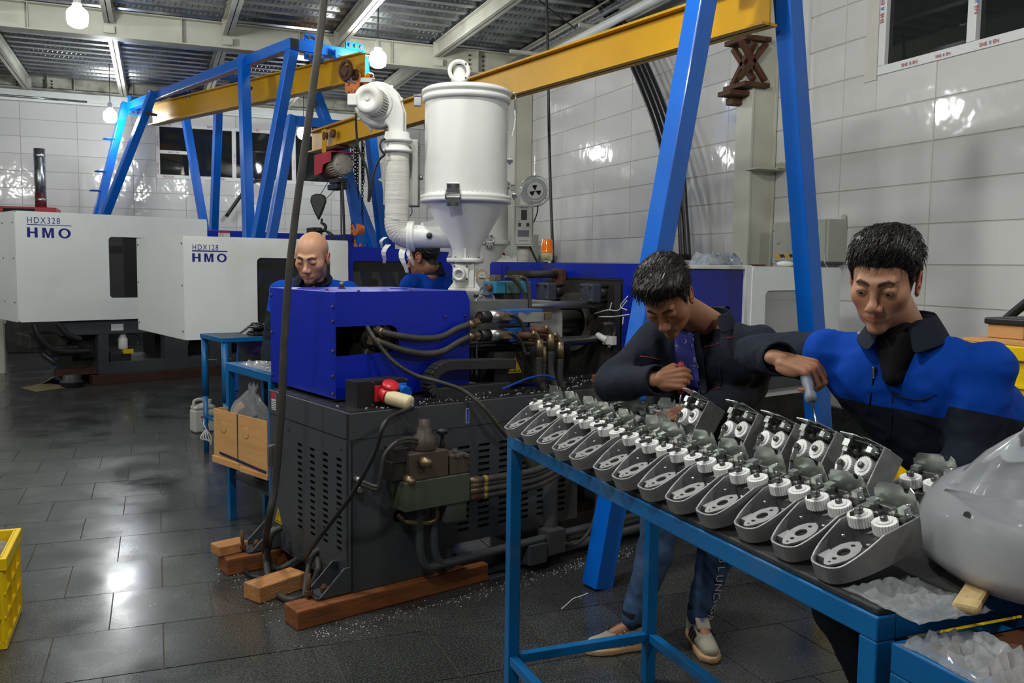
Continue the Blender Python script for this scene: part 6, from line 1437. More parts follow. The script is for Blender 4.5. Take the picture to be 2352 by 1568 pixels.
# ================================================================== PEOPLE
def vcol_mat(name, rough=.5, sss=.12, bump=.0002, bscale=300):
    m = bpy.data.materials.new(name); m.use_nodes = True; N = m.node_tree.nodes; L = m.node_tree.links; b = N['Principled BSDF']
    a = N.new('ShaderNodeAttribute'); a.attribute_name = 'tone'
    tc = N.new('ShaderNodeTexCoord'); n = N.new('ShaderNodeTexNoise'); n.inputs['Scale'].default_value = 45; n.inputs['Detail'].default_value = 6; L.new(tc.outputs['Object'], n.inputs['Vector'])
    mr = N.new('ShaderNodeMapRange'); mr.inputs[3].default_value = .82; mr.inputs[4].default_value = 1.15; L.new(n.outputs['Fac'], mr.inputs[0])
    vm = N.new('ShaderNodeVectorMath'); vm.operation = 'SCALE'; L.new(a.outputs['Color'], vm.inputs[0]); L.new(mr.outputs[0], vm.inputs['Scale']); L.new(vm.outputs[0], b.inputs['Base Color'])
    b.inputs['Roughness'].default_value = rough; b.inputs['Subsurface Weight'].default_value = sss; b.inputs['Subsurface Radius'].default_value = (.012, .005, .003); b.inputs['Subsurface Scale'].default_value = .4
    n2 = N.new('ShaderNodeTexNoise'); n2.inputs['Scale'].default_value = bscale; L.new(tc.outputs['Object'], n2.inputs['Vector'])
    bp = N.new('ShaderNodeBump'); bp.inputs['Distance'].default_value = bump; L.new(n2.outputs['Fac'], bp.inputs['Height']); L.new(bp.outputs[0], b.inputs['Normal'])
    return m
m_skin = vcol_mat('skin')
def cloth(name, c, var=.12, bump=.0012):
    m = mat(name, c, .85, var=var, vscale=9, bump=bump, bscale=55, spec=.2); return m
m_navy = cloth('navy_twill', lin((26, 32, 44)))
m_royal = cloth('royal_blue_twill', lin((0, 62, 160)))
m_jack = cloth('dark_jacket', lin((29, 33, 44)))
m_jean = mat('washed_denim', lin((58, 78, 108)), .9, var=.35, vscale=7, bump=.0008, bscale=220, spec=.15)
def twotone(name, c0, c1):
    m = mat(name, c0, .85, bump=.0012, bscale=55, spec=.2); N = m.node_tree.nodes; L = m.node_tree.links; b = N['Principled BSDF']
    a = N.new('ShaderNodeAttribute'); a.attribute_name = 'yoke'; g = N.new('ShaderNodeMath'); g.operation = 'GREATER_THAN'; g.inputs[1].default_value = 0; L.new(a.outputs['Fac'], g.inputs[0])
    mx = N.new('ShaderNodeMix'); mx.data_type = 'RGBA'; mx.inputs[6].default_value = (*c0, 1); mx.inputs[7].default_value = (*c1, 1); L.new(g.outputs[0], mx.inputs[0]); L.new(mx.outputs[2], b.inputs['Base Color']); return m
m_two = twotone('two_tone_twill', lin((26, 32, 44)), lin((0, 62, 160)))
m_tee = cloth('black_tee', lin((18, 18, 20)))
m_teeb = cloth('violet_tee', lin((62, 66, 140)))
m_hair = mat('black_hair', (.012, .010, .009), .38, spec=.4)
def np_noise(P, sc, seed=0, octv=3):
    """cheap smooth pseudo noise from summed sines"""
    r = np.random.RandomState(seed); out = np.zeros(len(P)); amp = 1.0; tot = 0
    for o in range(octv):
        for _ in range(3):
            k = r.normal(size=3)*sc*(2**o); out += amp*np.sin(P @ k+r.uniform(0, 6.28)); tot += amp
        amp *= .5
    return out/tot*1.8
def ev_mesh(o):
    bpy.context.view_layer.update(); me = bpy.data.meshes.new_from_object(o.evaluated_get(bpy.context.evaluated_depsgraph_get()))
    old = o.data; bpy.data.objects.remove(o); bpy.data.meshes.remove(old); return me
def blob(mb, voxel, smooth=6, name='blob'):
    """union of overlapping volumes as one continuous smooth surface"""
    o = bpy.data.objects.new(name, mb.mesh(name, [])); COL.objects.link(o)
    r = o.modifiers.new('r', 'REMESH'); r.mode = 'VOXEL'; r.voxel_size = voxel; r.use_smooth_shade = True
    s = o.modifiers.new('s', 'SMOOTH'); s.factor = .5; s.iterations = smooth
    return ev_mesh(o)
def mverts(me):
    a = np.empty(len(me.vertices)*3); me.vertices.foreach_get('co', a); return a.reshape(-1, 3)
def mnorm(me):
    a = np.empty(len(me.vertices)*3); me.vertices.foreach_get('normal', a); return a.reshape(-1, 3)
def setv(me, V): me.vertices.foreach_set('co', V.ravel()); me.update()
def settone(me, C):
    at = me.color_attributes.new('tone', 'FLOAT_COLOR', 'POINT'); a = np.ones((len(me.vertices), 4)); a[:, :3] = C; at.data.foreach_set('color', a.ravel())
def facemats(me, fn, mats):
    me.materials.clear()
    for m in mats: me.materials.append(m)
    n = len(me.polygons); c = np.empty(n*3); me.polygons.foreach_get('center', c); idx = fn(c.reshape(-1, 3)).astype(np.int32); me.polygons.foreach_set('material_index', idx); me.polygons.foreach_set('use_smooth', np.ones(n, bool)); me.update()
def join_meshes(name, parts):
    """parts: (mesh, 4x4); keeps the tone attribute; one mesh"""
    V = []; F = []; T = []; b = 0
    for me, M in parts:
        v = mverts(me); M_ = np.array(M); v = v @ M_[:3, :3].T+M_[:3, 3]; V.append(v)
        t = np.empty(len(v)*4); me.color_attributes['tone'].data.foreach_get('color', t); T.append(t.reshape(-1, 4))
        for p in me.polygons: F.append([b+i for i in p.vertices])
        b += len(v)
    me = bpy.data.meshes.new(name); me.from_pydata(np.concatenate(V).tolist(), [], F); me.polygons.foreach_set('use_smooth', np.ones(len(F), bool)); me.materials.append(m_skin); settone(me, np.concatenate(T)[:, :3]); me.update(); return me
# ---- head: distance field, smooth unions, one star-shaped surface
def s_ell(P, c, r):
    q = (P-np.array(c))/np.array(r); k0 = np.linalg.norm(q, axis=1); k1 = np.linalg.norm(q/np.array(r), axis=1)+1e-9; return k0*(k0-1)/k1
def s_cap(P, a, b, ra, rb=None):
    a = np.array(a); b = np.array(b); rb = ra if rb is None else rb; ab = b-a; t = np.clip(((P-a) @ ab)/(ab @ ab), 0, 1); return np.linalg.norm(P-a-t[:, None]*ab, axis=1)-(ra+(rb-ra)*t)
def smin(a, b, k): h = np.maximum(k-np.abs(a-b), 0)/k; return np.minimum(a, b)-h*h*k*.25
def ssub(a, b, k): h = np.maximum(k-np.abs(a+b), 0)/k; return np.maximum(a, -b)+h*h*k*.25
def head_field(P, p):
    ax = np.abs(P[:, 0]); Q = P.copy(); Q[:, 0] = ax
    d = s_ell(P, (0, -.014, .036), (.073, .092, .080))
    d = smin(d, s_ell(P, (0, .024, -.028), (.062, .062, .080)), .03)
    d = smin(d, s_ell(P, (0, .026, -.074), (p.get('jaw', .048), .049, .036)), .03)
    d = smin(d, s_ell(P, (0, .074, -.100), (.020, .016, .014)), .022)
    d = smin(d, s_ell(Q, (.043, .050, -.022), (.020, .022, .020)), .025)
    d = smin(d, s_cap(Q, (.006, .083, .020), (.036, .076, .024), .0085), .016)
    d = ssub(d, s_ell(Q, (.031, .096, .001), (.016, .016, .012)), .014)
    d = smin(d, s_cap(P, (0, .080, .016), (0, .103, -.029), .0062, .0092), .016)
    d = smin(d, s_ell(P, (0, .1055, -.035), (.0120, .0115, .0110)), .012)
    d = smin(d, s_ell(Q, (.0125, .096, -.0395), (.0080, .011, .0080)), .009)
    d = smin(d, s_ell(Q, (.031, .0745, .0012), (.0150, .0142, .0135)), .004)
    lid = p.get('lid', -.004)
    d = ssub(d, np.maximum(s_ell(Q, (.031, .0865, lid), (.0115, .008, .0032)), -1), .002) if p.get('open') else ssub(d, s_cap(Q, (.021, .090, lid), (.041, .086, lid+.0005), .0012), .002)
    d = smin(d, s_cap(Q, (0, .0865, -.0640), (.023, .0775, -.0675), .0050, .0025), .008)
    d = smin(d, s_cap(Q, (0, .0850, -.0750), (.020, .0775, -.0705), .0060, .0028), .009)
    d = ssub(d, s_cap(Q, (0, .0935, -.0692), (.0255, .0825, -.0692), .0013), .003)
    d = ssub(d, s_cap(Q, (.0055, .108, -.0475), (.0075, .100, -.0465), .0020), .0025)
    ne = np.array(p.get('neck_end', (0, -.05, -.24))); d = smin(d, s_cap(P, (0, -.030, -.065), ne, p.get('neck', .053), .058), .022)
    return d
def star(field, c, nt=176, nz=132, rmax=.27, n_it=34, zlo=-.985):
    t = np.linspace(0, 2*math.pi, nt, endpoint=False); t = t-.55*np.sin(t)*.9           # denser at the face (t = 0 is +y)
    w_ = np.linspace(0, 1, nz); ph = math.pi*w_
    T, Pp = np.meshgrid(t, ph); D = np.stack([np.sin(Pp)*np.sin(T), np.sin(Pp)*np.cos(T), np.cos(Pp)], -1).reshape(-1, 3)
    c = np.array(c); rs = np.linspace(.02, rmax, 60); R_ = np.full(len(D), rmax); prev = field(c+D*rs[0]); done = np.zeros(len(D), bool); lo = np.zeros(len(D)); hi = np.full(len(D), rmax)
    for a, b in zip(rs, rs[1:]):
        v = field(c+D*b); m = (~done) & (v > 0); lo[m] = a; hi[m] = b; done |= m
    lo[~done] = rmax-.001
    for _ in range(18):
        mid = (lo+hi)/2; v = field(c+D*mid[:, None]); ins = v < 0; lo = np.where(ins, mid, lo); hi = np.where(ins, hi, mid)
    V = c+D*((lo+hi)/2)[:, None]
    F = []
    for j in range(nz-1):
        for i in range(nt): F.append((j*nt+i, (j+1)*nt+i, (j+1)*nt+(i+1) % nt, j*nt+(i+1) % nt))
    return V, F, D
def sstep(a, b, x): t = np.clip((x-a)/(b-a), 0, 1); return t*t*(3-2*t)
HY = [-.12, -.06, -.03, -.005, .012, .024, .036, .06, .10]
def hairline(P, p):
    y = np.interp(P[:, 1], HY, p['line']); return P[:, 2]-y
def head_mesh(p):
    fld = lambda P: head_field(P, p)
    V, F, D = star(fld, (0, .0, -.012))
    me = bpy.data.meshes.new('head'); me.from_pydata(V.tolist(), [], F); me.update()
    Q = V.copy(); Q[:, 0] = np.abs(Q[:, 0]); base = np.array(p['skin']); C = np.tile(base, (len(V), 1))
    front = sstep(.02, .06, V[:, 1])
    def mix(C, col, f): return C*(1-f[:, None])+np.array(col)*f[:, None]
    C = mix(C, base*np.array((1.12, .88, .82)), .6*sstep(.03, .0, np.linalg.norm((V-np.array((0, .1, -.036)))/np.array((1.4, 1, 1)), axis=1)))
    C = mix(C, base*np.array((1.1, .86, .8)), .5*sstep(.035, .01, np.linalg.norm(Q-np.array((.045, .06, -.03)), axis=1)))
    beard = sstep(-.05, -.075, V[:, 2]+.35*np.maximum(0, .03-V[:, 1]))*sstep(-.13, -.112, V[:, 2])*sstep(-.01, .03, V[:, 1])
    beard = np.maximum(beard, sstep(.022, .012, np.abs(V[:, 0]))*sstep(-.060, -.054, V[:, 2])*sstep(-.048, -.053, V[:, 2])*front)
    if p.get('goatee'):
        g = sstep(.052, .04, Q[:, 0])*sstep(-.080, -.094, V[:, 2]+.2*np.maximum(0, .05-V[:, 1]))*sstep(-.132, -.118, V[:, 2])*sstep(.0, .03, V[:, 1]); g = np.maximum(g, .75*sstep(-.04, -.07, V[:, 2])*sstep(.047, .054, Q[:, 0])*sstep(.0, .02, V[:, 1])*sstep(.075, .06, V[:, 1]))
        C = mix(C, (.035, .022, .016), .85*g)
    C = mix(C, base*np.array((.62, .62, .66)), p.get('stubble', .4)*beard)
    lips = np.minimum(s_cap(Q, (0, .0865, -.0640), (.023, .0775, -.0675), .0058, .003), s_cap(Q, (0, .0850, -.0750), (.020, .0775, -.0705), .0068, .003))
    C = mix(C, base*np.array((.95, .55, .52)), .8*sstep(.002, -.0005, lips))
    bt_y = np.interp(Q[:, 0], [.008, .02, .034, .048], [.0185, .0235, .0275, .0205]); bw = np.interp(Q[:, 0], [.006, .012, .03, .05], [.0, .0050, .0046, .0012])
    br = sstep(1.25, .75, np.abs(V[:, 2]-bt_y)/np.maximum(bw, 1e-5))*sstep(.006, .011, Q[:, 0])*sstep(.053, .046, Q[:, 0])*front
    C = mix(C, (.014, .010, .008), .93*br)
    lid = p.get('lid', -.004); C = mix(C, (.02, .013, .01), .85*sstep(.0022, .0008, np.abs(V[:, 2]-lid-.0006))*sstep(.017, .020, Q[:, 0])*sstep(.0455, .042, Q[:, 0])*front*(0 if p.get('open') else 1))
    C = mix(C, base*.62, .5*sstep(.024, .012, np.linalg.norm((Q-np.array((.031, .085, -.006)))/np.array((1.3, 1, .8)), axis=1)))
    if p.get('scalp'):
        hl = hairline(V, p); C = mix(C, base*np.array((.42, .42, .44)), p['scalp']*sstep(-.004, .012, hl)*sstep(.075, .03, V[:, 2]+.0*V[:, 1])*sstep(.05, .02, V[:, 1]))
    settone(me, np.clip(C, 0, 1)); return me
def ear_mesh(side, p):
    mb = MB(); s = side
    rim = [(0, .010, -.020), (0, .014, -.004), (.004*s, .012, .012), (.009*s, .002, .024), (.012*s, -.012, .026), (.013*s, -.021, .014), (.012*s, -.020, -.002), (.008*s, -.012, -.018), (.003*s, -.001, -.030), (0, .006, -.028)]
    mb.tube(cat(rim, 5), [.0036]*46, n=8); mb.ell((.004*s, -.004, -.002), (.0045, .017, .024), Matrix.Rotation(.25*s, 3, 'Z'), 14, 10); mb.ell((.002*s, .001, -.025), (.006, .008, .008), None, 10, 8); mb.ell((.006*s, .009, -.004), (.004, .004, .007), None, 8, 6)
    me = blob(mb, .0014, 4, 'ear'); settone(me, np.tile(np.array(p['skin'])*np.array((1.08, .84, .78)), (len(me.vertices), 1))); return me
def hair_mesh(p, seed, tufts=1500):
    th, fr = p['thick'], p.get('fringe', 0)
    fld = lambda P: head_field(P, p)
    V, F, D = star(fld, (0, -.005, .02), 150, 110)
    hl = hairline(V, p); m = sstep(-.002, .022, hl)
    n = D.copy()
    m = sstep(-.002, .035, hl); t_ = m*(th*(.22+.78*sstep(.03, .10, V[:, 2]))+fr*sstep(.01, .06, V[:, 1])*sstep(.03, .07, V[:, 2]))+.0016*m
    lump = 1+.16*np_noise(V, 30, seed, 2)
    strand = .0022*np.sin(np_noise(V*np.array((1, .25, .5)), 90, seed+1, 1)*16)*m
    U_ = V+n*(t_*lump+strand)[:, None]
    if fr: U_[:, 2] -= fr*.55*sstep(.05, .1, V[:, 1])*m; U_[:, 1] += fr*.35*sstep(.04, .09, V[:, 1])*m
    keep = [f for f in F if max(hl[i] for i in f) > -.004]
    used = sorted({i for f in keep for i in f}); mp = {k: i for i, k in enumerate(used)}
    mb = MB(); mb.add([U_[i].tolist() for i in used], [[mp[i] for i in f] for f in keep], True)
    rnd = random.Random(seed); cand = [i for i in used if m[i] > .12]
    fdir = np.array(p.get('flow', (0.15, .8, -.25)))
    for _ in range(tufts):
        i = rnd.choice(cand); nn = Vector(n[i]); fd = Vector(fdir)+Vector((rnd.gauss(0, .25), rnd.gauss(0, .25), rnd.gauss(0, .2)))
        if V[i][1] < -.02 or abs(V[i][0]) > .055: fd = Vector((0, -.3, -1))+Vector((rnd.gauss(0, .3), rnd.gauss(0, .3), 0))
        fd = (fd-nn*fd.dot(nn)).normalized(); L_ = rnd.uniform(.012, .03)*(1+fr*14*(V[i][1] > .03))*(1 if V[i][2] > .05 else .4); q = Vector(U_[i])-nn*.0015; pts = []
        for k in range(4): pts.append(q+fd*(L_*k/3)+nn*(.0035*math.sin(k*1.1))*rnd.uniform(.3, 1.2)-Vector((0, 0, .004*(k/3)**2)))
        mb.tube(pts, [.0011, .0011, .0008, .0002], n=3, caps=False)
    return mb.mesh('hair', m_hair)
def hand_blob(curl, thumb, spread=.0, lens=1.0, voxel=.0032, skin=(.4, .24, .16), grip=0.0):
    """right hand: wrist at origin, +x to knuckles, +y thumb side, +z back of hand. curl: 4 x (mcp, pip, dip) degrees"""
    mb = MB()
    mb.cap((-.018, 0, 0), .0245, (.004, 0, 0), .025, flat=((0, 0, 1), .78))
    K = [(.088, .030), (.093, .010), (.088, -.010), (.080, -.029)]
    for (x, y) in K: mb.cap((.008, y*.55, -.003), .0165, (x-.004, y, 0), .0105, flat=None)
    mb.ell((.045, 0, -.006), (.045, .036, .015)); mb.ell((.035, .026, -.014), (.030, .016, .014), Matrix.Rotation(.5, 3, 'Z')); mb.ell((.03, -.028, -.012), (.032, .012, .013))
    FL = [(.043, .026, .021), (.047, .030, .022), (.043, .028, .021), (.034, .021, .019)]; FR = [.0092, .0095, .009, .0078]; tips = []
    for f in range(4):
        p = Vector((K[f][0], K[f][1], 0)); a = 0; sp = (1.5-f)*spread
        for s in range(3):
            a += math.radians(curl[f][s]); d = Vector((math.cos(a)*math.cos(sp), math.cos(a)*math.sin(sp), -math.sin(a))); q = p+d*FL[f][s]*lens; r0 = FR[f]*(1-.09*s); mb.cap(p, r0, q, r0*.9, n=12); p = q
        tips.append((p, d))
    p = Vector((.018, .030, -.010))
    for (d, l, r) in zip(thumb, (.042, .032, .026), (.0125, .0108, .0098)):
        d = Vector(d).normalized(); q = p+d*l; mb.cap(p, r, q, r*.9, n=12); p = q
    tips.append((p, d))
    me = blob(mb, voxel, 5, 'hand'); v = mverts(me); C = np.tile(np.array(skin), (len(v), 1)); N_ = mnorm(me)
    kn = np.zeros(len(v))
    for (x, y) in K: kn = np.maximum(kn, sstep(.018, .004, np.linalg.norm(v-np.array((x, y, .006)), axis=1)))
    C = C*(1-kn[:, None]*.25*np.array((.2, 1, 1)))
    for t, d in tips: f_ = sstep(.016, .004, np.linalg.norm(v-np.array(t), axis=1)); C = C*(1-f_[:, None]*.3*np.array((-.15, .6, .6)))
    settone(me, np.clip(C, 0, 1)); return me, tips
def orient(o, fwd, up=(0, 0, 1)):
    """4x4 whose local +y is fwd, +z near up"""
    y = Vector(fwd).normalized(); x = y.cross(Vector(up)).normalized(); z = x.cross(y); M = Matrix((x, y, z)).transposed().to_4x4(); M.translation = o; return M
def hframe(o, x, z, left=False):
    x = Vector(x).normalized(); z = Vector(z); z = (z-x*z.dot(x)).normalized(); y = z.cross(x)
    M = Matrix((x, -y if left else y, z)).transposed().to_4x4(); M.translation = o; return M
def wrinkle(me, amp, sc, seed, stretch=(1, 1, 1)):
    v = mverts(me); n = mnorm(me); q = v*np.array(stretch); w1 = np_noise(q, sc, seed, 2); w2 = np.abs(np_noise(q, sc*1.7, seed+3, 2)); setv(me, v+n*(amp*(w1*.6+.5-w2))[:, None]); return me
def garment(name, mb, voxel, smooth, parent, mats, fn=None, wr=(.004, 16, 1), st=(1, 1, 1)):
    me = blob(mb, voxel, smooth, name); wrinkle(me, wr[0], wr[1], wr[2], st)
    if fn is None: fn = lambda c: np.zeros(len(c))
    val = fn(mverts(me)); at = me.attributes.new('yoke', 'FLOAT', 'POINT'); at.data.foreach_set('value', np.asarray(val, dtype=np.float32))
    facemats(me, lambda c: np.zeros(len(c)), mats[:1]); o = bpy.data.objects.new(name, me); link(o, parent); return o
def flesh_stub(mbf, voxel=.012, skin=(.4, .25, .17)):
    me = blob(mbf, voxel, 3, 'limbs'); settone(me, np.tile(np.array(skin), (len(me.vertices), 1))); return me
def eyes(parent, M, p, look=(0, 1, -.5)):
    for s in (-1, 1):
        c = Vector((.031*s, .0752, .0010))
        e = MB().ell((0, 0, 0), .0120, None, 18, 14).build('eyeball', mat('eye_white', (.55, .52, .48), .2), parent); e.matrix_world = M @ Matrix.Translation(c)
        d = Vector(look).normalized(); MB().lathe([(.0055, 0), (.0045, .0012), (.0005, .0016)], d*.0110, tuple(d), n=14).build('iris', mat('iris_dark', (.02, .012, .008), .1), e)
def strip(name, P0, P1, th, m, parent, nrm=None):
    """thick folded strip between two polylines (collar, lapel)"""
    n = len(P0); mb = MB(); vs = []
    for a, b in zip(P0, P1):
        a = Vector(a); b = Vector(b); vs += [a, b]
    fs = [(2*i, 2*i+1, 2*i+3, 2*i+2) for i in range(n-1)]
    o = mb.add(vs, fs, True).build(name, m, parent); s = o.modifiers.new('thick', 'SOLIDIFY'); s.thickness = th; s.offset = 0; b = o.modifiers.new('sub', 'SUBSURF'); b.levels = 2; b.render_levels = 2; return o
HLINE = [-.072, -.060, -.012, .022, .016, -.016, .042, .060, .066]
def person(label_, P):
    """P: dict of joints in world space. returns (root, head matrix)"""
    sk = P['skin']; mbf = MB(); hm = P['head_M']
    nb = P['neck']; pel = P['pelvis']
    mbf.cap(hm @ Vector((0, -.03, -.12)), .045, nb, .050); mbf.cap(nb, .055, pel, .10, flat=(P['fwd'], .7))
    for s in 'RL':
        mbf.cap(nb.lerp(P['sh'+s], .3), .045, P['sh'+s], .035); mbf.cap(P['sh'+s], .036, P['el'+s], .03); mbf.cap(P['el'+s], .03, P['wr'+s], .020)
        mbf.cap(pel, .07, P['hip'+s], .065); mbf.cap(P['hip'+s], .06, P['kn'+s], .042); mbf.cap(P['kn'+s], .042, P['an'+s], .028); mbf.cap(P['an'+s], .028, P['an'+s]+P['toe'+s]*.10-Vector((0, 0, .04)), .025)
    P['hp']['neck_end'] = tuple(hm.inverted() @ (nb+(nb-hm.translation).normalized()*.02))
    parts = [(flesh_stub(mbf, .012, sk), Matrix.Identity(4)), (head_mesh(P['hp']), hm)]
    for s in (-1, 1): parts.append((ear_mesh(s, P['hp']), hm @ Matrix.Translation((s*.0715, -.004, -.006)) @ Matrix.Rotation(-s*.30, 4, 'Z')))
    for me, M in P.get('hands', []): parts.append((me, M))
    root = bpy.data.objects.new('person', join_meshes('person', parts)); COL.objects.link(root); tag(root, label_, 'person', P.get('group'))
    return root
def collar_ring(name, M, r0, r1, h, parent, m, open_=0.5, drop=.055, th=.003, tip=.05):
    """turned-down collar: M at neck base, local y forward, z along the neck"""
    A = []; B = []; n = 22
    for i in range(n+1):
        a = math.radians(90)+open_+(2*math.pi-2*open_)*i/n; c, s = math.cos(a), math.sin(a); f_ = abs(i/n-.5)*2
        A.append(M @ Vector((r0*c, r0*s*1.05-.004, h-.022*f_**2))); B.append(M @ Vector((r1*c*(1+.12*f_), r1*s*1.08+tip*.35*f_**4, h-drop-(tip)*f_**3*.8)))
    return strip(name, A, B, th, m, parent)

# ------------------------------------------------ 1. the assembler on the right
fh = Vector((_f.x, _f.y, 0)).normalized(); rh_ = Vector((_r.x, _r.y, 0)).normalized()
def facing(deg, down):
    """horizontal angle from facing the camera (positive = towards image left), pitch down, in degrees"""
    a = math.radians(deg); d = -fh*math.cos(a)-rh_*math.sin(a); return (d*math.cos(math.radians(down))-Vector((0, 0, math.sin(math.radians(down))))).normalized()
HS = 1.0
sk1 = lin((176, 128, 98)); 
fw1 = facing(38, 20)
hM1 = orient(dep(2032, 643, 2.12), fw1, Vector((0, 0, 1))+rh_*.05) @ Matrix.Scale(.97, 4)
bf1 = facing(38, 0); br1 = bf1.cross(Vector((0, 0, 1)))              # torso forward, subject's right
nk1 = dep(2080, 776, 2.18)
J1 = dict(skin=sk1, head_M=hM1, neck=nk1, fwd=bf1, hp=dict(skin=sk1, stubble=.38, open=True, lid=-.0028, line=HLINE, thick=.020, jaw=.046, flow=(.5, .6, -.2)))
J1['shR'] = nk1+br1*.185-Vector((0, 0, .055))+bf1*.02; J1['shL'] = nk1-br1*.185-Vector((0, 0, .06))+bf1*.03
J1['pelvis'] = Vector((1.99, 1.50, .93)); J1['hipR'] = J1['pelvis']+Vector((-.03, .10, -.03)); J1['hipL'] = J1['pelvis']+Vector((.03, -.10, -.03))
J1['elR'] = dep(1735, 812, 2.50); J1['wrR'] = dep(1790, 824, 2.24)
J1['elL'] = dep(2225, 1035, 2.05); J1['wrL'] = dep(2185, 1165, 1.97)
J1['knR'] = Vector((1.73, 1.80, .60)); J1['anR'] = Vector((1.93, 1.72, .10)); J1['knL'] = Vector((1.98, 1.36, .50)); J1['anL'] = Vector((2.08, 1.40, .10)); J1['toeR'] = J1['toeL'] = Vector((-1, -.2, 0)).normalized()
cg = [(48, 62, 35), (52, 68, 40), (58, 62, 35), (62, 60, 35)]
hx = (rh_*.86-fh*.42+Vector((0, 0, -.22))); hz = Vector((0, 0, 1))*.9-fh*.45
me_h, tips1 = hand_blob(cg, [(.55, .55, -.62), (.75, .05, -.66), (.7, -.25, -.66)], .10, 1.0, .0032, [x*.98 for x in sk1])
hH1 = hframe(J1['wrR'], hx, hz) @ Matrix.Scale(.98, 4)
me_h2, _t = hand_blob([(30, 40, 25)]*4, [(.7, .5, -.5), (.8, .1, -.5), (.8, 0, -.5)], .08, 1.0, .004, sk1)
hH1b = hframe(J1['wrL'], -rh_*.8+fh*.2-Vector((0, 0, .3)), Vector((0, 0, 1)), True)
J1['hands'] = [(me_h, hH1), (me_h2, hH1b)]
p1 = person('dark haired man in navy and royal blue work jacket pressing a grey screwdriver', J1)
def jacket(J, parent, zb, mats, fn, name='work_jacket', voxel=.0085, R=dict(), wr=(.0055, 15, 2), bulk=1.0):
    nb, pel, fw = J['neck'], J['pelvis'], J['fwd']; mb = MB(); rt = fw.cross(Vector((0, 0, 1)))
    ch = nb.lerp(pel, .42)+fw*.015; wa = nb.lerp(pel, .78)
    w_ = .150*bulk
    for s in 'RL':
        q = (J['sh'+s]-nb); off = q*.42
        mb.cap(nb+q*.22+Vector((0, 0, -.03)), .062*bulk, J['sh'+s]+Vector((0, 0, -.008)), .066*bulk)
        mb.cap(nb+off-Vector((0, 0, .08)), .105*bulk, wa+off*.75, .118*bulk, flat=(fw, .92))
        mb.cap(J['sh'+s], .070*bulk, J['el'+s], .058*bulk); mb.cap(J['el'+s], .058*bulk, J['wr'+s]+(J['el'+s]-J['wr'+s]).normalized()*J.get('cuff', .03), .046*bulk)
        for k in range(3):
            t = .25+.25*k; mb.ell(J['el'+s].lerp(J['wr'+s], t*.5), (.058*bulk,)*3); mb.ell(J['sh'+s].lerp(J['el'+s], .6+.15*k), (.06*bulk,)*3)
    mb.cap(nb-Vector((0, 0, .06))-fw*.01, .085*bulk, ch, .125*bulk, flat=(fw, .9)); mb.cap(ch, .13*bulk, wa, .14*bulk, flat=(fw, .9)); mb.cap(wa, .14*bulk, pel-Vector((0, 0, .06)), .15*bulk, flat=(fw, .85))
    return garment(name, mb, voxel, 7, parent, mats, fn, wr)
def yoke(J, br, low=-.15, slope=.0, arm=.015, armL=.085):
    nb, el, sh, shl, ell_ = [np.array(J[k]) for k in ('neck', 'elR', 'shR', 'shL', 'elL')]; brn = np.array(br)
    def fn(c):
        rel = c-nb; lat = rel @ brn
        v = rel[:, 2]-(low+slope*lat)
        aR = (c-sh) @ ((el-sh)/np.linalg.norm(el-sh))-arm; aL = (c-shl) @ ((ell_-shl)/np.linalg.norm(ell_-shl))-armL
        v = np.minimum(v, np.where(lat > .10, -aR, 1)); v = np.minimum(v, np.where(lat < -.12, -aL, 1)); return v
    return fn
fn1 = yoke(J1, br1, -.165, .10, .015, .10)
J1['cuff'] = .05
jk1 = jacket(J1, p1, .8, [m_two], fn1)
def tube_cuff(J, s, parent, m, r=.044):
    w_ = J['wr'+s]; d = (w_-J['el'+s]).normalized(); return MB().lathe([(r*.98, -.07), (r*1.02, -.06), (r*1.06, -.01), (r*1.02, .0), (r*.9, .0), (r*.85, -.03)], w_-d*.0, tuple(d), n=28, caps=False).build('cuff', m, parent)
tube_cuff(J1, 'R', p1, m_navy, .043)
nkM1 = orient(nk1+Vector((0, 0, .01))+bf1*.018, bf1, Vector((0, 0, 1))+bf1*.35)
cl1 = collar_ring('collar', nkM1, .066, .100, .060, p1, m_navy, .42, .062, .004, .055)
collar_ring('collar_stand', nkM1, .070, .078, .055, p1, m_navy, .35, .06, .003, .0)
# black undershirt and zip
me_ = MB(); me_.cap(nk1+bf1*.050-Vector((0, 0, .01)), .056, nk1+bf1*.098-Vector((0, 0, .085)), .026); garment('undershirt', me_, .007, 5, p1, [m_tee], None, (.002, 20, 4))
def zipper(parent, J, px0, px1, n=14):
    q = MB()
    for i in range(n+1):
        pass
def raycast(o, x, y):
    """first surface point of an object seen at a frame pixel"""
    bpy.context.view_layer.update(); mi = o.matrix_world.inverted(); a = mi @ CAM; b = mi @ (CAM+ray(x, y)); ok, loc, nor, idx = o.ray_cast(a, (b-a).normalized()); return (o.matrix_world @ loc, (o.matrix_world.to_3x3() @ nor).normalized()) if ok else (None, None)
def on_cloth(o, pts, r, name, m, parent, lift=.001, n=6):
    P_ = []
    for x, y in pts:
        l, nn = raycast(o, x, y)
        if l is not None: P_.append(l+nn*lift)
    if len(P_) > 1: return MB().tube(cat(P_, 3), r, n=n).build(name, m, parent)
on_cloth(jk1, [(2008, 846), (2004, 880), (1998, 930), (1992, 1000), (1990, 1050)], .0022, 'zip', m_tee, p1)
l, nn = raycast(jk1, 2008, 850)
if l is not None:
    zp = MB(); zp.box(l+nn*.006, (.010, .006, .018)); zp.box(l+nn*.006-Vector((0, 0, .014)), (.007, .004, .014)); zp.build('zip_slider', m_chrome, p1, bevel=.002)
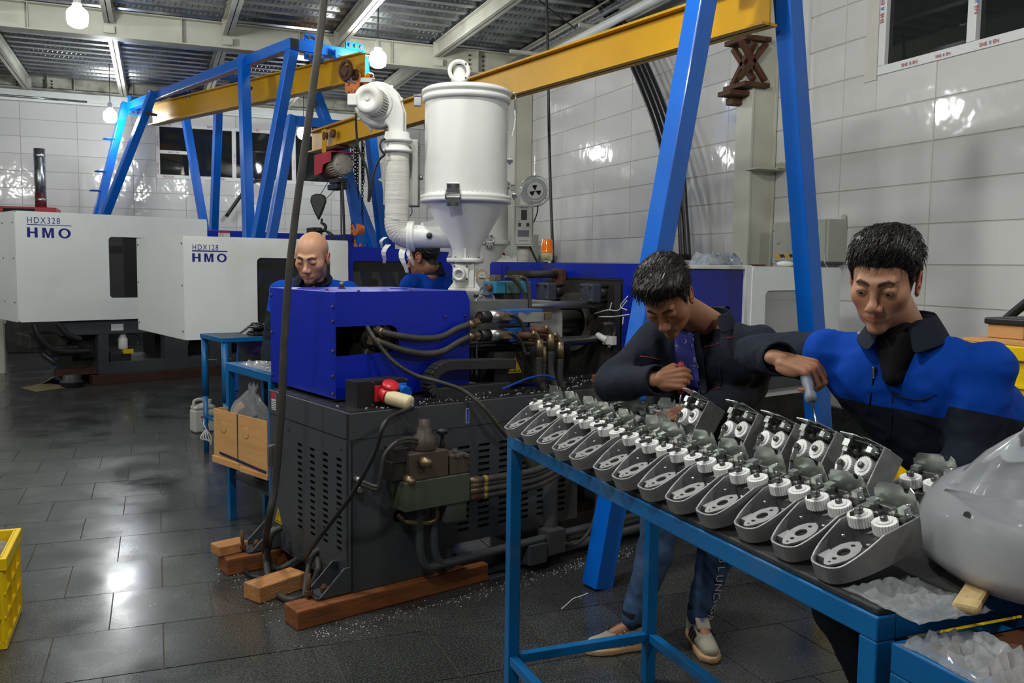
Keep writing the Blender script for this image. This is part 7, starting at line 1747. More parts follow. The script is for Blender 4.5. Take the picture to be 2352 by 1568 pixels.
on_cloth(jk1, [(2050, 902), (2085, 915), (2120, 918), (2150, 905)], .0025, 'pocket_seam', m_navy, p1); on_cloth(jk1, [(2050, 905), (2048, 960), (2046, 1010)], .0018, 'pocket_seam', m_navy, p1)
hr1 = bpy.data.objects.new('hair', hair_mesh(J1['hp'], 11, 1700)); link(hr1, p1); hr1.matrix_world = hM1
eyes(p1, hM1, J1['hp'], (0.05, 1, -.55))
def trousers(J, parent, m, r=(.105, .082, .062), wr=(.005, 16, 5), name='trousers'):
    mb = MB(); pel, fw = J['pelvis'], J['fwd']
    mb.cap(J['hipL'], .115, J['hipR'], .115, flat=(fw, .95))
    for s in 'RL':
        mb.cap(J['hip'+s], r[0], J['kn'+s], r[1]); e = J['an'+s]+Vector((0, 0, .02)); mb.cap(J['kn'+s], r[1], e, r[2]); mb.ell(J['kn'+s].lerp(e, .8), (r[2]*1.12,)*3); mb.ell(J['kn'+s], (r[1]*1.1,)*3)
    return garment(name, mb, .009, 5, parent, [m], None, wr)
trousers(J1, p1, m_navy, (.125, .105, .085))
def shoe(J, s, parent, mu, ms, stripes=None, name='shoe', sc=1.0):
    a = J['an'+s]; d = J['toe'+s]; M = hframe(Vector((a.x, a.y, 0)), d, (0, 0, 1))
    t = bpy.data.objects.new(name, None); link(t, parent); t.matrix_world = M
    mb = MB(); mb.cap((-.045, 0, .055), .040, (.10, 0, .045), .040, flat=((0, 0, 1), .85)); mb.cap((.09, 0, .045), .042, (.165, .004, .038), .034, flat=((0, 0, 1), .75)); mb.cap((-.035, 0, .06), .042, (-.015, 0, .105), .044)
    me = blob(mb, .006, 6, 'upper'); v = mverts(me); v[:, 2] = np.maximum(v[:, 2], .018); setv(me, v); me.materials.append(mu); u_ = bpy.data.objects.new('shoe_upper', me); link(u_, t)
    P = [(-.085, -.03), (-.09, 0), (-.085, .03), (-.05, .042), (.04, .043), (.11, .052), (.17, .044), (.205, .018), (.207, -.01), (.18, -.040), (.11, -.047), (.04, -.038), (-.05, -.040)]
    MB().prism(P, Matrix.Translation((0, 0, .001)), .026, True).build('sole', ms, t, bevel=.006)
    for k in range(5): MB().tube(cat([Vector((.05+.018*k, -.026+.002*k, .080-.007*k)), Vector((.055+.018*k, 0, .094-.008*k)), Vector((.05+.018*k, .026-.002*k, .080-.007*k))]), .0035, n=6).build('lace', mat('lace_white', (.55, .54, .5), .7), t)
    if stripes is not None:
        for k in range(3):
            for y in (-1, 1): bar(MB(), (.015+.028*k, y*.0425, .035), (.035+.028*k, y*.036, .078), .012, .004, (1, 0, 0)).build('side_stripe', stripes, t)
    return t
m_boot = mat('work_boot', (.03, .028, .026), .6); m_bsole = mat('boot_sole', (.02, .02, .02), .7)
for s in 'RL': shoe(J1, s, p1, m_boot, m_bsole)
# grey-handled screwdriver in his hand
def screwdriver(label_, tip, top, m_h, hl, r, shaft=.0035):
    tip = Vector(tip); top = Vector(top); d = (top-tip).normalized(); L_ = (top-tip).length; t = thing('screwdriver', label_, 'screwdriver', tuple(tip)); z = L_-hl
    q = MB(); q.lathe([(.0005, 0), (shaft*.7, .004), (shaft, .012), (shaft, z+.004)], (0, 0, 0), tuple(d), n=12); q.build('shaft', m_chrome, t)
    MB().lathe([(r*.55, z), (r*1.0, z+.006), (r*1.05, z+.02), (r*.72, z+.038), (r*.95, z+.058), (r*1.05, z+hl*.7), (r*.9, z+hl-.006), (r*.3, z+hl)], (0, 0, 0), tuple(d), n=14).build('grip', m_h, t); return t
scT = onp(1877, 975, (1, 0, 0), 1.425); hc1 = hH1 @ Vector((.095, .004, -.032))
screwdriver('grey handled screwdriver in the right hand of the man in blue', scT, scT+(dep(1848, 848, (hc1-CAM).dot(_f))-scT)*1.03, mat('grip_grey', lin((105, 112, 122)), .5), .125, .0145)
# ------------------------------------------------ 2. the young assembler at the far end of the bench
sk2 = lin((158, 108, 80))
fw2 = facing(26, 46)
hM2 = orient(dep(1533, 682, 2.74), fw2, Vector((0, 0, 1))+rh_*-.10) @ Matrix.Scale(.95, 4)
bf2 = facing(22, 0); br2 = bf2.cross(Vector((0, 0, 1)))
nk2 = dep(1628, 748, 2.90)
J2 = dict(skin=sk2, head_M=hM2, neck=nk2, fwd=bf2, hp=dict(skin=sk2, stubble=.15, lid=-.0055, line=HLINE, thick=.030, fringe=.022, jaw=.043, neck=.050, flow=(.35, .9, -.3)))
J2['shR'] = nk2+br2*.165-Vector((0, 0, .06))+bf2*.03; J2['shL'] = nk2-br2*.165-Vector((0, 0, .055))+bf2*.02
J2['pelvis'] = Vector((2.02, 3.02, .88)); J2['hipR'] = J2['pelvis']+br2*.09-Vector((0, 0, .03)); J2['hipL'] = J2['pelvis']-br2*.09-Vector((0, 0, .03))
J2['elR'] = dep(1402, 882, 2.92); J2['wrR'] = dep(1512, 872, 2.70); J2['elL'] = dep(1722, 890, 2.98); J2['wrL'] = dep(1610, 948, 2.72)
aR = fl(1452, 1490); aL = fl(1610, 1478)
J2['anR'] = Vector((aR.x+.01, aR.y+.01, .10)); J2['anL'] = Vector((aL.x, aL.y+.02, .10)); J2['knR'] = lpix(1505, 1265, (J2['hipR']+J2['anR'])/2+bf2*.05); J2['knL'] = lpix(1645, 1270, (J2['hipL']+J2['anL'])/2+bf2*.03)
J2['toeR'] = (-rh_*.95-fh*.3).normalized(); J2['toeL'] = (-fh*1.0+rh_*.05).normalized(); J2['cuff'] = .045
fist = [(72, 92, 55), (76, 95, 55), (78, 95, 55), (80, 95, 55)]
mh2, tip2 = hand_blob(fist, [(.75, .45, -.45), (.8, -.25, -.55), (.45, -.55, -.65)], .02, .95, .0035, sk2)
h2R = hframe(J2['wrR']+rh_*.0, rh_*.96-fh*.25+Vector((0, 0, .10)), -fh*.95-rh_*.25+Vector((0, 0, .25))) @ Matrix.Scale(.9, 4)
mh2b, _t = hand_blob([(25, 35, 25), (30, 40, 25), (38, 42, 25), (45, 45, 25)], [(.75, .45, -.45), (.9, .1, -.4), (.9, 0, -.4)], .10, 1.0, .0035, sk2)
h2L = hframe(J2['wrL'], -rh_*.95-fh*.25-Vector((0, 0, .02)), Vector((0, 0, 1))-fh*.3, True)
J2['hands'] = [(mh2, h2R), (mh2b, h2L)]
p2 = person('young man with thick black hair in an open dark jacket and jeans', J2)
hr2 = bpy.data.objects.new('hair', hair_mesh(J2['hp'], 23, 2000)); link(hr2, p2); hr2.matrix_world = hM2
eyes(p2, hM2, J2['hp'], (0, 1, -.8))
jk2 = jacket(J2, p2, .8, [m_jack], None, 'dark_jacket', .0085, {}, (.006, 14, 8), 1.02)
tube_cuff(J2, 'R', p2, m_jack, .046); tube_cuff(J2, 'L', p2, m_jack, .046)
nkM2 = orient(nk2+bf2*.02+Vector((0, 0, .0)), bf2, Vector((0, 0, 1))+bf2*.35)
collar_ring('collar', nkM2, .066, .088, .062, p2, m_jack, .55, .058, .004, .03)
# patterned tee panel in the open front of the jacket, with white letters
tb = MB(); vs = []; rows = [(742, 1556, 1582), (770, 1552, 1588), (800, 1553, 1594), (840, 1556, 1600), (880, 1560, 1606), (912, 1563, 1608)]
grid = []
for (y, x0, x1) in rows:
    line = []
    for k in range(5):
        x = x0+(x1-x0)*k/4; l, nn = raycast(jk2, x, y)
        if l is None: l, nn = dep(x, y, 2.72), -_f
        line.append(l+nn*.008)
    grid.append(line)
tb.add([p for r in grid for p in r], [(i*5+j, i*5+j+1, (i+1)*5+j+1, (i+1)*5+j) for i in range(len(grid)-1) for j in range(4)], True)
tee = tb.build('patterned_tee', m_teeb, p2); sd = tee.modifiers.new('thick', 'SOLIDIFY'); sd.thickness = .006
m_let = mat('tee_letters', lin((175, 178, 205)), .8); rnd = random.Random(3); LTR = ['R', 'b', 'A', 'd', 'p', 'R', 'k', '2', 'E', 'n', 'B', 'C', 'p', 'D', 'E', 'd', 'a', '@', 'n', 'k', 'E', 'D', 'R', 'a', 'g', 'P', 'b', 'N', '2', 'f', 'E', 'd', 't', 'k', 'A', 'r', 'z', 'S', 'G', 'e']
n_ = 0
for i in range(len(grid)-1):
    for r_ in range(2):
        for j in range(4):
            u, v = (j+rnd.uniform(.05, .6))/4*4, (r_+rnd.uniform(.1, .5))/2
            j0 = min(3, int(u)); fu = u-j0; a = grid[i][j0].lerp(grid[i][j0+1], fu); b = grid[i+1][j0].lerp(grid[i+1][j0+1], fu); c = a.lerp(b, v)
            ex = (grid[i][j0+1]-grid[i][j0]).normalized(); ey = (grid[i][j0]-grid[i+1][j0]).normalized(); nz_ = ex.cross(ey).normalized()
            if nz_.dot(CAM-c) < 0: continue
            th = rnd.uniform(-.4, .4); text(LTR[n_ % len(LTR)], 'tee_letter', frame(c+nz_*.0045, ex*math.cos(th)+ey*math.sin(th), ey*math.cos(th)-ex*math.sin(th)), rnd.uniform(.020, .030), m_let, tee, ex=.0005); n_ += 1
for side in (0, 4):
    P0 = [g[side]+(-_f)*.003 for g in grid]; ex = rh_*(-.022 if side == 0 else .022); strip('jacket_edge', P0, [p+ex-_f*.006 for p in P0], .006, m_jack, p2)
m_pipe = mat('red_piping', lin((150, 40, 45)), .7)
for pts in ([(1470, 818), (1495, 821), (1520, 827)], [(1612, 798), (1635, 793), (1652, 788)], [(1658, 779), (1672, 776), (1686, 774)], [(1626, 897), (1642, 893), (1656, 890)]): on_cloth(jk2, pts, .0016, 'red_piping', m_pipe, p2)
for pts in ([(1655, 790), (1653, 840), (1655, 890)], [(1612, 800), (1613, 850), (1616, 900)]): on_cloth(jk2, pts, .002, 'jacket_seam', m_jack, p2)
# jeans with lettering down the leg, trainers
jn = trousers(J2, p2, m_jean, (.095, .070, .052), (.005, 20, 9), 'jeans')
for s in 'RL':
    a = J2['an'+s]; MB().lathe([(.045, -.0), (.047, .01), (.046, .05), (.044, .055)], a-Vector((0, 0, .0)), n=22).build('sock', m_navy, p2)
LT = 'OBLUNCHGA'; ya = [1262, 1285, 1306, 1326, 1346, 1366, 1384, 1400, 1416]; xa = [1661, 1658, 1655, 1651, 1648, 1644, 1640, 1635, 1630]
for ch, x, y in zip(LT, xa, ya):
    l, nn = raycast(jn, x, y)
    if l is None: continue
    dn = (Vector((0, 0, -1))-nn*Vector((0, 0, -1)).dot(nn)).normalized(); cr = nn.cross(dn).normalized()
    text(ch, 'leg_lettering', frame(l+nn*.003-cr*.012-dn*.012, dn, nn.cross(dn)), .042, mat('leg_print', lin((170, 160, 165)), .8), p2, ex=.0008)
m_shoe = mat('trainer_grey', lin((150, 146, 132)), .7, var=.12, dirt=lin((100, 92, 75)), damt=.5); m_sole = mat('gum_sole', lin((185, 150, 110)), .6); m_str = mat('trainer_stripe', lin((42, 26, 44)), .6)
for s in 'RL': shoe(J2, s, p2, m_shoe, m_sole, m_str, 'trainer')
tg = hframe(Vector((J2['anL'].x, J2['anL'].y, 0)), J2['toeL'], (0, 0, 1))
tM = tg @ Matrix.Translation((.055, 0, .105)) @ Matrix.Rotation(math.radians(-18), 4, 'Y')
tn = MB().box((0, 0, 0), (.012, .055, .07)).build('shoe_tongue', m_shoe, p2, bevel=.006); tn.matrix_world = tM @ Matrix.Rotation(math.radians(-35), 4, 'Y')
MT = frame(tn.matrix_world @ Vector((.0065, -.0, .0)), tn.matrix_world.to_3x3() @ Vector((0, 1, 0)), tn.matrix_world.to_3x3() @ Vector((0, 0, 1)))
m_tref = mat('tongue_logo', lin((90, 90, 160)), .6)
for a in (-38, 0, 38):
    MB().prism([(.0035*math.cos(t)*1.1, .009+.009*math.sin(t)) for t in [k*math.pi/6 for k in range(12)]], MT @ Matrix.Rotation(math.radians(a), 4, 'Z'), .0008).build('tongue_logo', m_tref, p2)
MB().prism([(-.011, -.004), (.011, -.004), (.011, -.002), (-.011, -.002)], MT, .0008).build('tongue_logo', m_tref, p2)
hc2 = h2R @ Vector((.075, .03, -.03)); tipp = onp(1551, 938, (1, 0, 0), (hc2.x*.6+1.53*.4))
screwdriver('slim screwdriver in the fist of the young man', Vector((hc2.x-.0, hc2.y, 1.075)), hc2+Vector((0, 0, .03)), mat('grip_red', lin((150, 25, 35)), .4), .10, .010, .003)
# ------------------------------------------------ 3. the bald worker behind the blue housing
sk3 = lin((188, 140, 108))
fw3 = facing(8, 20); hM3 = orient(dep(717, 590, 4.85), fw3, Vector((0, 0, 1))+rh_*.04) @ Matrix.Scale(1.14, 4)
bf3 = facing(5, 0); br3 = bf3.cross(Vector((0, 0, 1))); nk3 = dep(722, 640, 5.02)
J3 = dict(skin=sk3, head_M=hM3, neck=nk3, fwd=bf3, hp=dict(skin=sk3, stubble=.45, goatee=True, lid=-.0045, line=HLINE, scalp=.6, jaw=.048))
for s, k in (('R', 1), ('L', -1)):
    J3['sh'+s] = nk3+br3*(.19*k)-Vector((0, 0, .075)); J3['el'+s] = J3['sh'+s]+br3*(.06*k)-Vector((0, 0, .28)); J3['wr'+s] = J3['el'+s]+bf3*.06-Vector((0, 0, .20))
J3['pelvis'] = Vector((nk3.x+.05, nk3.y+.10, .86))
for s, k in (('R', 1), ('L', -1)):
    J3['hip'+s] = J3['pelvis']+br3*.09*k-Vector((0, 0, .03)); J3['kn'+s] = Vector((J3['hip'+s].x, J3['hip'+s].y, .46)); J3['an'+s] = Vector((J3['hip'+s].x, J3['hip'+s].y, .10)); J3['toe'+s] = bf3
p3 = person('bald man with a goatee in a blue work jacket behind the blue machine housing', J3)
jk3 = jacket(J3, p3, .8, [m_two], yoke(J3, br3, -.30, 0, .12, .12), 'work_jacket', .010)
nkM3 = orient(nk3+bf3*.01-Vector((0, 0, .012)), bf3, Vector((0, 0, 1))+bf3*.2)
collar_ring('collar', nkM3, .076, .112, .062, p3, m_navy, .40, .06, .004, .06)
q = MB(); q.cap(nk3+bf3*.04-Vector((0, 0, .03)), .062, nk3+bf3*.07-Vector((0, 0, .12)), .055); garment('undershirt', q, .008, 5, p3, [m_tee], None, (.002, 20, 4))
trousers(J3, p3, m_navy)
for s in 'RL': shoe(J3, s, p3, m_boot, m_bsole)
eyes(p3, hM3, J3['hp'], (0, 1, -.6))
# ------------------------------------------------ 4. the worker turned away behind the dryer
sk4 = lin((150, 104, 78)); fw4 = facing(112, 12); hM4 = orient(dep(972, 590, 5.7), fw4) @ Matrix.Scale(1.1, 4)
bf4 = facing(128, 0); br4 = bf4.cross(Vector((0, 0, 1))); nk4 = dep(990, 628, 5.74)
J4 = dict(skin=sk4, head_M=hM4, neck=nk4, fwd=bf4, hp=dict(skin=sk4, stubble=.3, lid=-.004, line=HLINE, thick=.008))
for s, k in (('R', 1), ('L', -1)):
    J4['sh'+s] = nk4+br4*(.18*k)-Vector((0, 0, .07)); J4['el'+s] = J4['sh'+s]+br4*(.05*k)+bf4*.05-Vector((0, 0, .27)); J4['wr'+s] = J4['el'+s]+bf4*.2-Vector((0, 0, .04))
J4['pelvis'] = Vector((nk4.x, nk4.y, .86))-bf4*.05
for s, k in (('R', 1), ('L', -1)):
    J4['hip'+s] = J4['pelvis']+br4*.09*k-Vector((0, 0, .03)); J4['kn'+s] = Vector((J4['hip'+s].x, J4['hip'+s].y, .46)); J4['an'+s] = Vector((J4['hip'+s].x, J4['hip'+s].y, .10)); J4['toe'+s] = bf4
p4 = person('man in a navy and blue jacket seen from behind, head under the dryer pipe', J4)
hr4 = bpy.data.objects.new('hair', hair_mesh(J4['hp'], 31, 500)); link(hr4, p4); hr4.matrix_world = hM4
jacket(J4, p4, .8, [m_two], yoke(J4, br4, -.17, 0, .03, .03), 'work_jacket', .010)
collar_ring('collar', orient(nk4-Vector((0, 0, .01)), bf4, Vector((0, 0, 1))+bf4*.2), .068, .095, .058, p4, m_navy, .4, .055, .004, .04)
trousers(J4, p4, m_navy)
for s in 'RL': shoe(J4, s, p4, m_boot, m_bsole)
# ---- the bagged housing (needs sstep)
v_, f__ = shell(.215, .20, .215, scoop=.10, lean=.06)
ws = MB().add(v_, f__, True).build('white_shell', m_abs, bh_)
v_, f__ = shell(.222, .207, .222, wob=.006, seed=4, lean=.06)
MB().add(v_, f__, True).build('clear_bag', m_bag2, bh_)
pk = []; nn_ = 22
for j, (r, z) in enumerate(((.085, .17), (.075, .20), (.05, .235), (.026, .262), (.016, .275), (.022, .29))):
    for i in range(nn_):
        a = 2*math.pi*i/nn_; k = 1+.16*math.sin(3*a+j*.6)+.10*math.sin(7*a-j); pk.append((-.135+.012*j+r*k*math.cos(a)*.9, -.05+r*.55*k*math.sin(a), z))
MB().add(pk, [(j*nn_+i, j*nn_+(i+1) % nn_, (j+1)*nn_+(i+1) % nn_, (j+1)*nn_+i) for j in range(5) for i in range(nn_)], True).build('bag_neck', m_film, bh_)
def stick_on(o, x, y, shape, m, name, par, roll=0.0, t=.002):
    l, n = raycast(o, x, y)
    if l is None: return
    M = Matrix.Translation(l) @ frame((0, 0, 0), n.cross(Vector((0, 0, 1))).normalized()*-1, (0, 0, 1)) @ Matrix.Rotation(roll, 4, 'Z')
    q = MB().prism(shape, M @ Matrix.Translation((0, 0, -t)), t*1.6).build(name, m, None); bpy.context.view_layer.update(); mw = q.matrix_world.copy(); q.parent = par; q.matrix_parent_inverse = par.matrix_world.inverted(); return q
bpy.context.view_layer.update()
stick_on(ws, 2222, 1186, circ(.0085, 20), m_void, 'round_hole', bh_); stick_on(ws, 2185, 1340, [(-.013, -.018), (.010, -.018), (.013, .018), (-.010, .018)], m_void, 'square_hole', bh_, -.2)
# ---- cables hanging and lying
def cable(name, label_, pts, r, m=None, n=10, k=8, cat_='cable'):
    o = MB().tube(cat(pts, k), r, n=n).build(name, m or m_cable); tag(o, label_, cat_); return o
Zf = lambda P, z: Vector((P.x, P.y, z))
c_ = [dep(758, -260, 3.55), dep(744, 0, 3.6), dep(722, 180, 3.62), dep(700, 340, 3.64), dep(678, 500, 3.66), dep(662, 650, 3.68), dep(652, 800, 3.7), dep(646, 950, 3.72), dep(632, 1110, 3.76), dep(616, 1200, 3.8)]
fp = lambda x, y, z=.015: fl(x, y, z)
cable('hanging_cable', 'thick black cable hanging from the ceiling to the floor beside the blue housing', c_+[fp(609, 1262, .10), fp(618, 1330, .03), fp(640, 1365), fp(668, 1377), fp(695, 1370), fp(716, 1345, .05), fp(730, 1310, .12), fp(728, 1275, .16), fp(712, 1262, .16), fp(690, 1280, .09), fp(645, 1305, .03), fp(625, 1300, .03), fp(614, 1270, .1), fp(625, 1225, .2), fp(645, 1212, .22)], .0155, m_hose, 12)
plug = W(.262, -.075, .875)
pe2 = [plug, dep(888, 965, 3.60), dep(862, 1035, 3.58), dep(815, 1125, 3.60), dep(768, 1190, 3.66), dep(720, 1252, 3.78), fp(690, 1290, .09), fp(650, 1312, .02), fp(600, 1325), fp(570, 1318), fp(562, 1300)]
cable('power_cable', 'black mains cable running from the white plug down to the floor coil', pe2, .0095, m_cable, 10)
lp = [fp(700, 1372, .02), fp(703, 1335, .07), fp(712, 1290, .14), fp(730, 1264, .19), fp(748, 1262, .19), fp(756, 1285, .15), fp(748, 1325, .07), fp(737, 1352, .03)]
cable('cable_loop', 'grey black cable loop standing against the cabinet foot', lp, .0135, m_hose, 10)
cable('drop_cable', 'thin black cable hanging behind the near yellow beam', [dep(1254, -60, 7.4), dep(1257, 60, 7.4), dep(1260, 240, 7.4), dep(1264, 420, 7.4), dep(1271, 610, 7.4)], .013, m_cable, 8)
cable('ceiling_wire', 'thin wire strung under the ceiling near the right wall', [dep(1215, -20, 8.5), dep(1262, 20, 8.7), dep(1322, 66, 9.0)], .006, m_cable, 6)
bp3 = [(1345, -70), (1385, 0), (1440, 90), (1482, 180), (1520, 280), (1548, 380), (1566, 480), (1574, 595)]
for k in range(4):
    pts = []
    for i, (x, y) in enumerate(bp3):
        P = onp(x+(k-1.5)*12*(1 if i < 6 else .45), y+(k % 2)*2, (1, 0, 0), 4.80-.02*(k % 2)); pts.append(P)
    cable('black_pipe', ['leftmost black pipe of the bundle bending down the right wall', 'second black pipe from the left of the wall bundle', 'third black pipe from the left of the wall bundle', 'rightmost black pipe of the bundle bending down the right wall'][k], pts, .026, mat('pipe_black', (.018, .019, .021), .3), 12)
for o in [o for o in COL.objects if o.name.startswith('black_pipe')]: o['group'] = 'black pipes on the right wall'
cable('conduit_pipe', 'short black conduit standing beside the gantry leg on the right wall', [onp(1528, 470, (1, 0, 0), 4.93), onp(1531, 540, (1, 0, 0), 4.93), onp(1533, 600, (1, 0, 0), 4.93)], .03, MATS['pipe_black'], 12)
# pipe in through the back window
cable('window_hose', 'black hose entering at the back window sill', [Vector((2.05, 16.95, 2.98)), Vector((1.75, 16.9, 2.98)), Vector((1.55, 16.88, 2.8)), Vector((1.2, 16.88, 2.3))], .03, m_cable, 10)
# ---- electrical boxes on the right wall
def hazard(par, y0, y1, z0, z1, x, n):
    w_ = (y1-y0)/n
    for k in range(n):
        a = y0+w_*k; MB().add([(x, a, z0), (x, a+w_, z0), (x, a+w_*1.0+.02, z1), (x, a+.02, z1), (x-.001, a, z0), (x-.001, a+w_, z0), (x-.001, a+w_+.02, z1), (x-.001, a+.02, z1)], [(0, 3, 2, 1), (4, 5, 6, 7), (0, 1, 5, 4), (2, 3, 7, 6), (1, 2, 6, 5), (0, 4, 7, 3)]).build('hazard_stripe', m_warn_o if k % 2 == 0 else m_inkk, par)
m_warn_o = mat('hazard_amber', lin((225, 160, 20)), .5)
m_ebox = mat('enclosure_grey', (.40, .41, .36), .4, var=.04)
m_green = mat('green_pilot', (0, .5, .2), .3, emit=(.02, 1.0, .35), es=3.0)
eb = thing('electrical_box', 'grey electrical enclosure with green lamp on the right wall, behind the gantry leg', 'electrical box', (4.80, 5.47, 1.555))
MB().mm((.012, 0, 0), (.192, .64, .33)).build('enclosure', m_ebox, eb, bevel=.004); MB().mm((0, .03, .006), (.014, .635, .324)).build('door', m_ebox, eb, bevel=.004)
hazard(eb, .06, .60, .035, .060, -.001, 9)
MB().lathe([(.018, 0), (.018, .01), (.014, .014), (.001, .015)], (0, .125, .235), (-1, 0, 0), n=18).build('pilot_lamp', m_green, eb)
MB().lathe([(.012, 0), (.012, .006), (.001, .007)], (0, .57, .155), (-1, 0, 0), n=14).build('door_lock', m_chrome, eb)
pd = MB().mm((-.02, .105, .085), (0, .15, .115)).mm((-.018, .115, .115), (0, .16, .125)).build('padlock', m_warn, eb, bevel=.003); MB().mm((-.022, .12, .06), (-.008, .148, .09)).build('padlock_tag', m_label, eb)
MB().prism([(-.025, 0), (.025, 0), (.025, .025), (.012, .04), (-.012, .04), (-.025, .025)], frame((.18, .03, .33), (0, -1, 0), (0, 0, 1)), .004).build('mounting_ear', m_ebox, eb)
MB().tube(cat([Vector((.01, .03, .06)), Vector((.0, .02, .0)), Vector((.02, .0, -.05))]), .003, n=5).build('thin_wire', m_strap, eb)
MB().mm((.13, .50, .33), (.17, .56, .37)).build('cable_entry', m_rust, eb)
tk = MB().mm((4.955, 5.98, 1.93), (4.992, 6.06, 4.3)).build('cable_trunking', m_pvc, None, bevel=.003); tag(tk, 'white vertical cable trunking above the grey electrical enclosure', 'trunking')
eb2 = thing('electrical_box', 'pale enclosure with red stop button on the far column, behind the beacon', 'electrical box', (4.45, 10.78, 1.48))
MB().mm((0, 0, 0), (.24, .95, .42)).build('enclosure', m_ebox, eb2, bevel=.006); hazard(eb2, .15, .85, .05, .085, -.001, 8)
MB().lathe([(.03, 0), (.03, .012), (.02, .016), (.001, .018)], (0, .68, .32), (-1, 0, 0), n=16).build('pilot_lamp', m_green, eb2)
for y in (.62, .70): MB().lathe([(.025, 0), (.025, .03), (.04, .035), (.04, .06), (.001, .062)], (0, y, .16), (-1, 0, 0), n=16).build('stop_button', mat('button_red', lin((170, 20, 35)), .4), eb2)
# ---- clutter on the white end cover
def onm(u, v, z): return W(u, v, z)
cb_ = crumple('plastic_bag', [(-.19, -.08), (.19, .08)], 0, .085, mat('bag_print', (.72, .76, .80), .3, trans=.55, var=.15, vscale=14, dirt=lin((60, 130, 190)), dscale=14, damt=.6), 41); cb_.matrix_world = Matrix.Translation(onm(2.62, .22, 1.517)) @ rotz(AM).to_4x4(); tag(cb_, 'crumpled printed plastic bag lying on top of the white machine door', 'bag')
cr_ = MB().ell((0, 0, .022), (.09, .04, .022), None, 16, 8).build('white_rag', mat('rag_white', (.68, .68, .66), .9, bump=.006, bscale=30)); cr_.location = onm(2.72, .20, 1.517); tag(cr_, 'bunched white rag beside the printed bag on the machine', 'rag')
cr_ = MB().ell((0, 0, .02), (.07, .03, .02), None, 14, 8).build('white_rag', MATS['rag_white']); cr_.location = onm(3.33, .22, 1.511); tag(cr_, 'small white rag on the machine near the right gantry leg', 'rag')
st_ = MB().mm((-.08, -.02, 0), (.08, .02, .012)).build('dark_offcut', m_rust, None, bevel=.003); st_.matrix_world = Matrix.Translation(onm(2.98, .18, 1.512)) @ rotz(.5).to_4x4(); tag(st_, 'dark flat offcut on top of the white end cover', 'offcut')
# ---- debris on the machine deck and floor pellets (too small to pick apart)
rnd = random.Random(8); q = MB()
def pellet(P, s): q.box(P, (s, s*rnd.uniform(.6, 1.2), s*.7), Euler((0, 0, rnd.uniform(0, 3))).to_matrix())
for k in range(330):
    u = rnd.uniform(-.35, 1.9); v = rnd.gauss(-.14, .035) if u > -.25 else rnd.uniform(-.2, .9)
    P = W(u, v, 0); pellet(Vector((P.x, P.y, .003)), rnd.choice((.003, .004, .0045)))
for k in range(90): pellet(W(rnd.uniform(-.30, 0), rnd.uniform(.05, .85), .003), .0045)
for k in range(110): pellet(W(rnd.uniform(.02, 1.3), rnd.choice((rnd.uniform(.01, .22), rnd.uniform(.01, .07))), .8715), rnd.choice((.003, .004, .005)))
for k in range(60): pellet(W(rnd.uniform(1.2, 1.7), rnd.uniform(.05, .4), .8715), .005)
pe_ = q.build('plastic_pellets', m_strap); pe_['kind'] = 'stuff'; tag(pe_, 'tiny white plastic pellets scattered round the machine foot', 'pellets')
for (x, y, s) in ((1105, 1332, .012), (612, 1372, .010)):
    o = MB().ell((0, 0, s*.5), (s, s*.8, s*.5), None, 10, 6).build('foam_crumb', m_strap); P = fl(x, y); o.location = (P.x, P.y, 0.0005); tag(o, 'single white foam crumb on the floor %s' % ('in front of the timber skid' if x > 900 else 'beside the cable coil'), 'crumb')
sr = MB().tube(cat([fl(1290, 1398, .004), fl(1305, 1385, .004), fl(1318, 1374, .004), fl(1336, 1368, .004), fl(1350, 1362, .004)]), .003, n=6).build('white_string', m_strap); tag(sr, 'short white string on the floor at the gantry foot', 'string')
wd = MB().mm((-.10, -.03, 0), (.10, .03, .045)).build('timber', m_wood, None, bevel=.004); wd.matrix_world = Matrix.Translation(W(1.62, .13, .8715)) @ rotz(AM+.2).to_4x4(); tag(wd, 'small brown timber block on the machine deck behind the gear units', 'timber')
# ---- far left: furnace with flue, back bench, debris
fn_ = thing('furnace', 'red topped furnace with galvanised flue behind the HDX328 machine', 'furnace', (-1.85, 16.3, 0))
MB().mm((-.36, -.35, 0), (.36, .35, 2.20)).build('furnace_body', m_dark, fn_, bevel=.01); MB().mm((-.40, -.40, 2.20), (.40, .40, 2.31)).build('furnace_top', mat('furnace_red', lin((150, 20, 30)), .4), fn_, bevel=.01)
MB().mm((-.34, -.405, 2.215), (.1, -.398, 2.28)).build('vent_grille', m_void, fn_)
fl_ = MB(); fl_.cyl((.16, -.12, 2.31), (.16, -.12, 3.25), .085, n=24); fl_.build('flue_pipe', m_galv, fn_)
for z in (2.42, 3.12): MB().lathe([(.086, 0), (.089, .01), (.089, .03), (.086, .04)], (.16, -.12, z), n=24, caps=False).build('flue_seam', m_galv, fn_)
po = MB().mm((-.05, -.05, 0), (.05, .05, .95)).build('steel_post', m_cream, None, bevel=.004); P = fl(3, 857); po.location = (P.x, P.y, 0); tag(po, 'pale steel post at the very left edge under the HDX328 machine', 'post')
bk = thing('work_bench', 'low blue bench with round legs against the back wall at far left', 'bench', (-2.25, 16.35, 0))
BB('table_board', (0, 0, .39), (1.4, .5, .42), m_bench, bk, .004, Vector((0, 0, 0))); BB('front_rail', (0, -.02, .31), (1.4, .02, .42), m_blue, bk, .004, Vector((0, 0, 0)))
for x in (.06, 1.34):
    for y in (.05, .45): MB().cyl((x, y, 0), (x, y, .39), .045, n=14).build('leg', m_bench, bk)
MB().mm((.42, .03, 0), (.50, .09, .33)).build('red_support', m_rust, bk, bevel=.003)
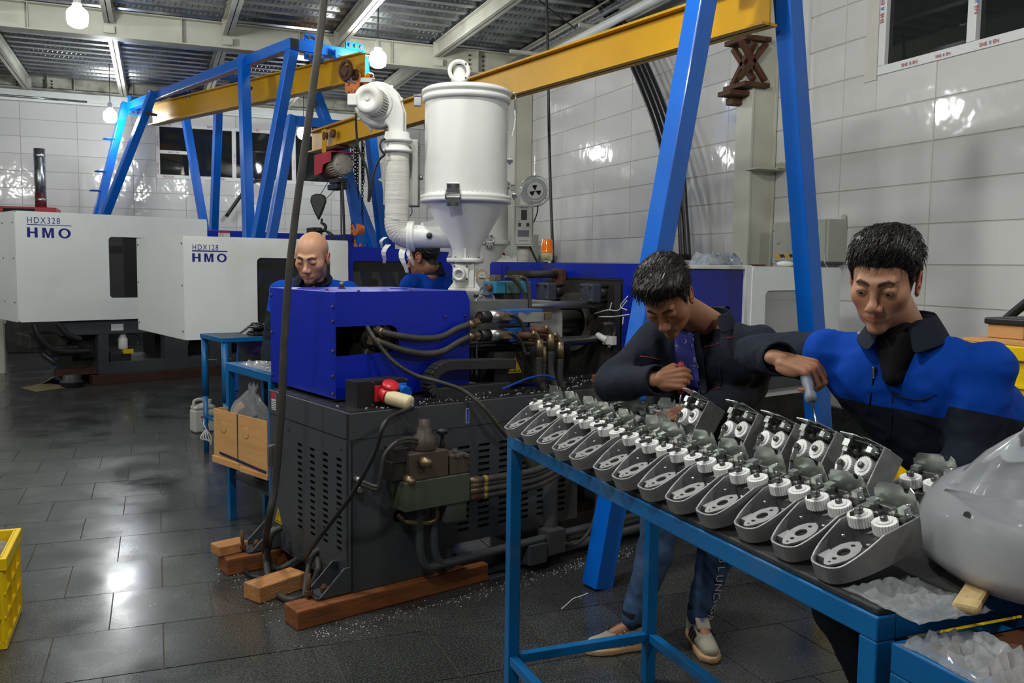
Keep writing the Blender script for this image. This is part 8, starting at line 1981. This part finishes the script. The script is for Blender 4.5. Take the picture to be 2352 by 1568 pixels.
wb = crumple('plastic_bag', [(-.22, -.12), (.22, .12)], 0, .12, MATS['bag_print'] if False else m_film, 51); P = fl(84, 803); wb.location = (P.x, P.y, .002); tag(wb, 'pale plastic bag lying on the floor under the HDX328 machine', 'bag')
fbt = mat('floor_card', lin((120, 104, 72)), .8, var=.2, dirt=(.06, .055, .045), damt=.6)
def sheet(name, label_, pts, prof):
    """flat board folded along its length: pts = 4 floor corners, prof = heights along the length"""
    a, b, c, d = [Vector((p.x, p.y, 0)) for p in pts]; n = len(prof); vs = []
    for i, h in enumerate(prof): t = i/(n-1); vs += [a.lerp(b, t)+Vector((0, 0, h)), d.lerp(c, t)+Vector((0, 0, h))]
    o = MB().add(vs, [(2*i, 2*i+2, 2*i+3, 2*i+1) for i in range(n-1)], False).build(name, fbt); s_ = o.modifiers.new('thick', 'SOLIDIFY'); s_.thickness = .006; s_.offset = 1; tag(o, label_, 'cardboard'); return o
sheet('cardboard_sheet', 'folded brown cardboard sheet on the floor at the HDX328 machine foot', [fl(92, 884), fl(165, 884), fl(205, 872), fl(120, 868)], [.004, .10, .015])
sheet('cardboard_sheet', 'flat dark cardboard sheet on the floor in front of the folded one', [fl(48, 892), fl(82, 901), fl(160, 890), fl(105, 880)], [.004, .006, .004])
# granite chips bag, blue pedestal and bottle seen under the far benches
bt2 = thing('oil_bottle', 'small bottle with yellow cap behind the cardboard box', 'bottle', tuple(W(.20, 1.50, .272)))
MB().lathe([(.03, 0), (.032, .01), (.032, .09), (.02, .11), (.014, .115), (.014, .125)], n=18).build('bottle_body', m_steel, bt2); MB().lathe([(.018, .124), (.018, .14), (.001, .141)], n=14).build('bottle_cap', m_warn, bt2)
# tools and cord near the right worker
cable('thin_cord', 'thin black cord slanting down behind the two assemblers', [onp(1750, 880, (1, 0, 0), 3.3), onp(1742, 905, (1, 0, 0), 3.3), onp(1728, 938, (1, 0, 0), 3.3)], .006, m_cable, 6)
# ---- small groups of parts too small to pick apart
for o in COL.objects:
    if o.parent is not None and any(o.name.startswith(k) for k in ('splice_bolts', 'plate_bolts', 'girder_bolts', 'girder_stiffener', 'hand_chain', 'load_chain', 'wire_rope', 'pendant_cable', 'fan_cover_ribs', 'zinc_lug', 'casting_boss', 'motor.', 'beam_clamp', 'housing_flange', 'torn_flap', 'toggle_housing', 'mold_clamp_unit', 'lubricator')):
        if o.name.startswith('motor.') : continue
        o['kind'] = 'stuff'
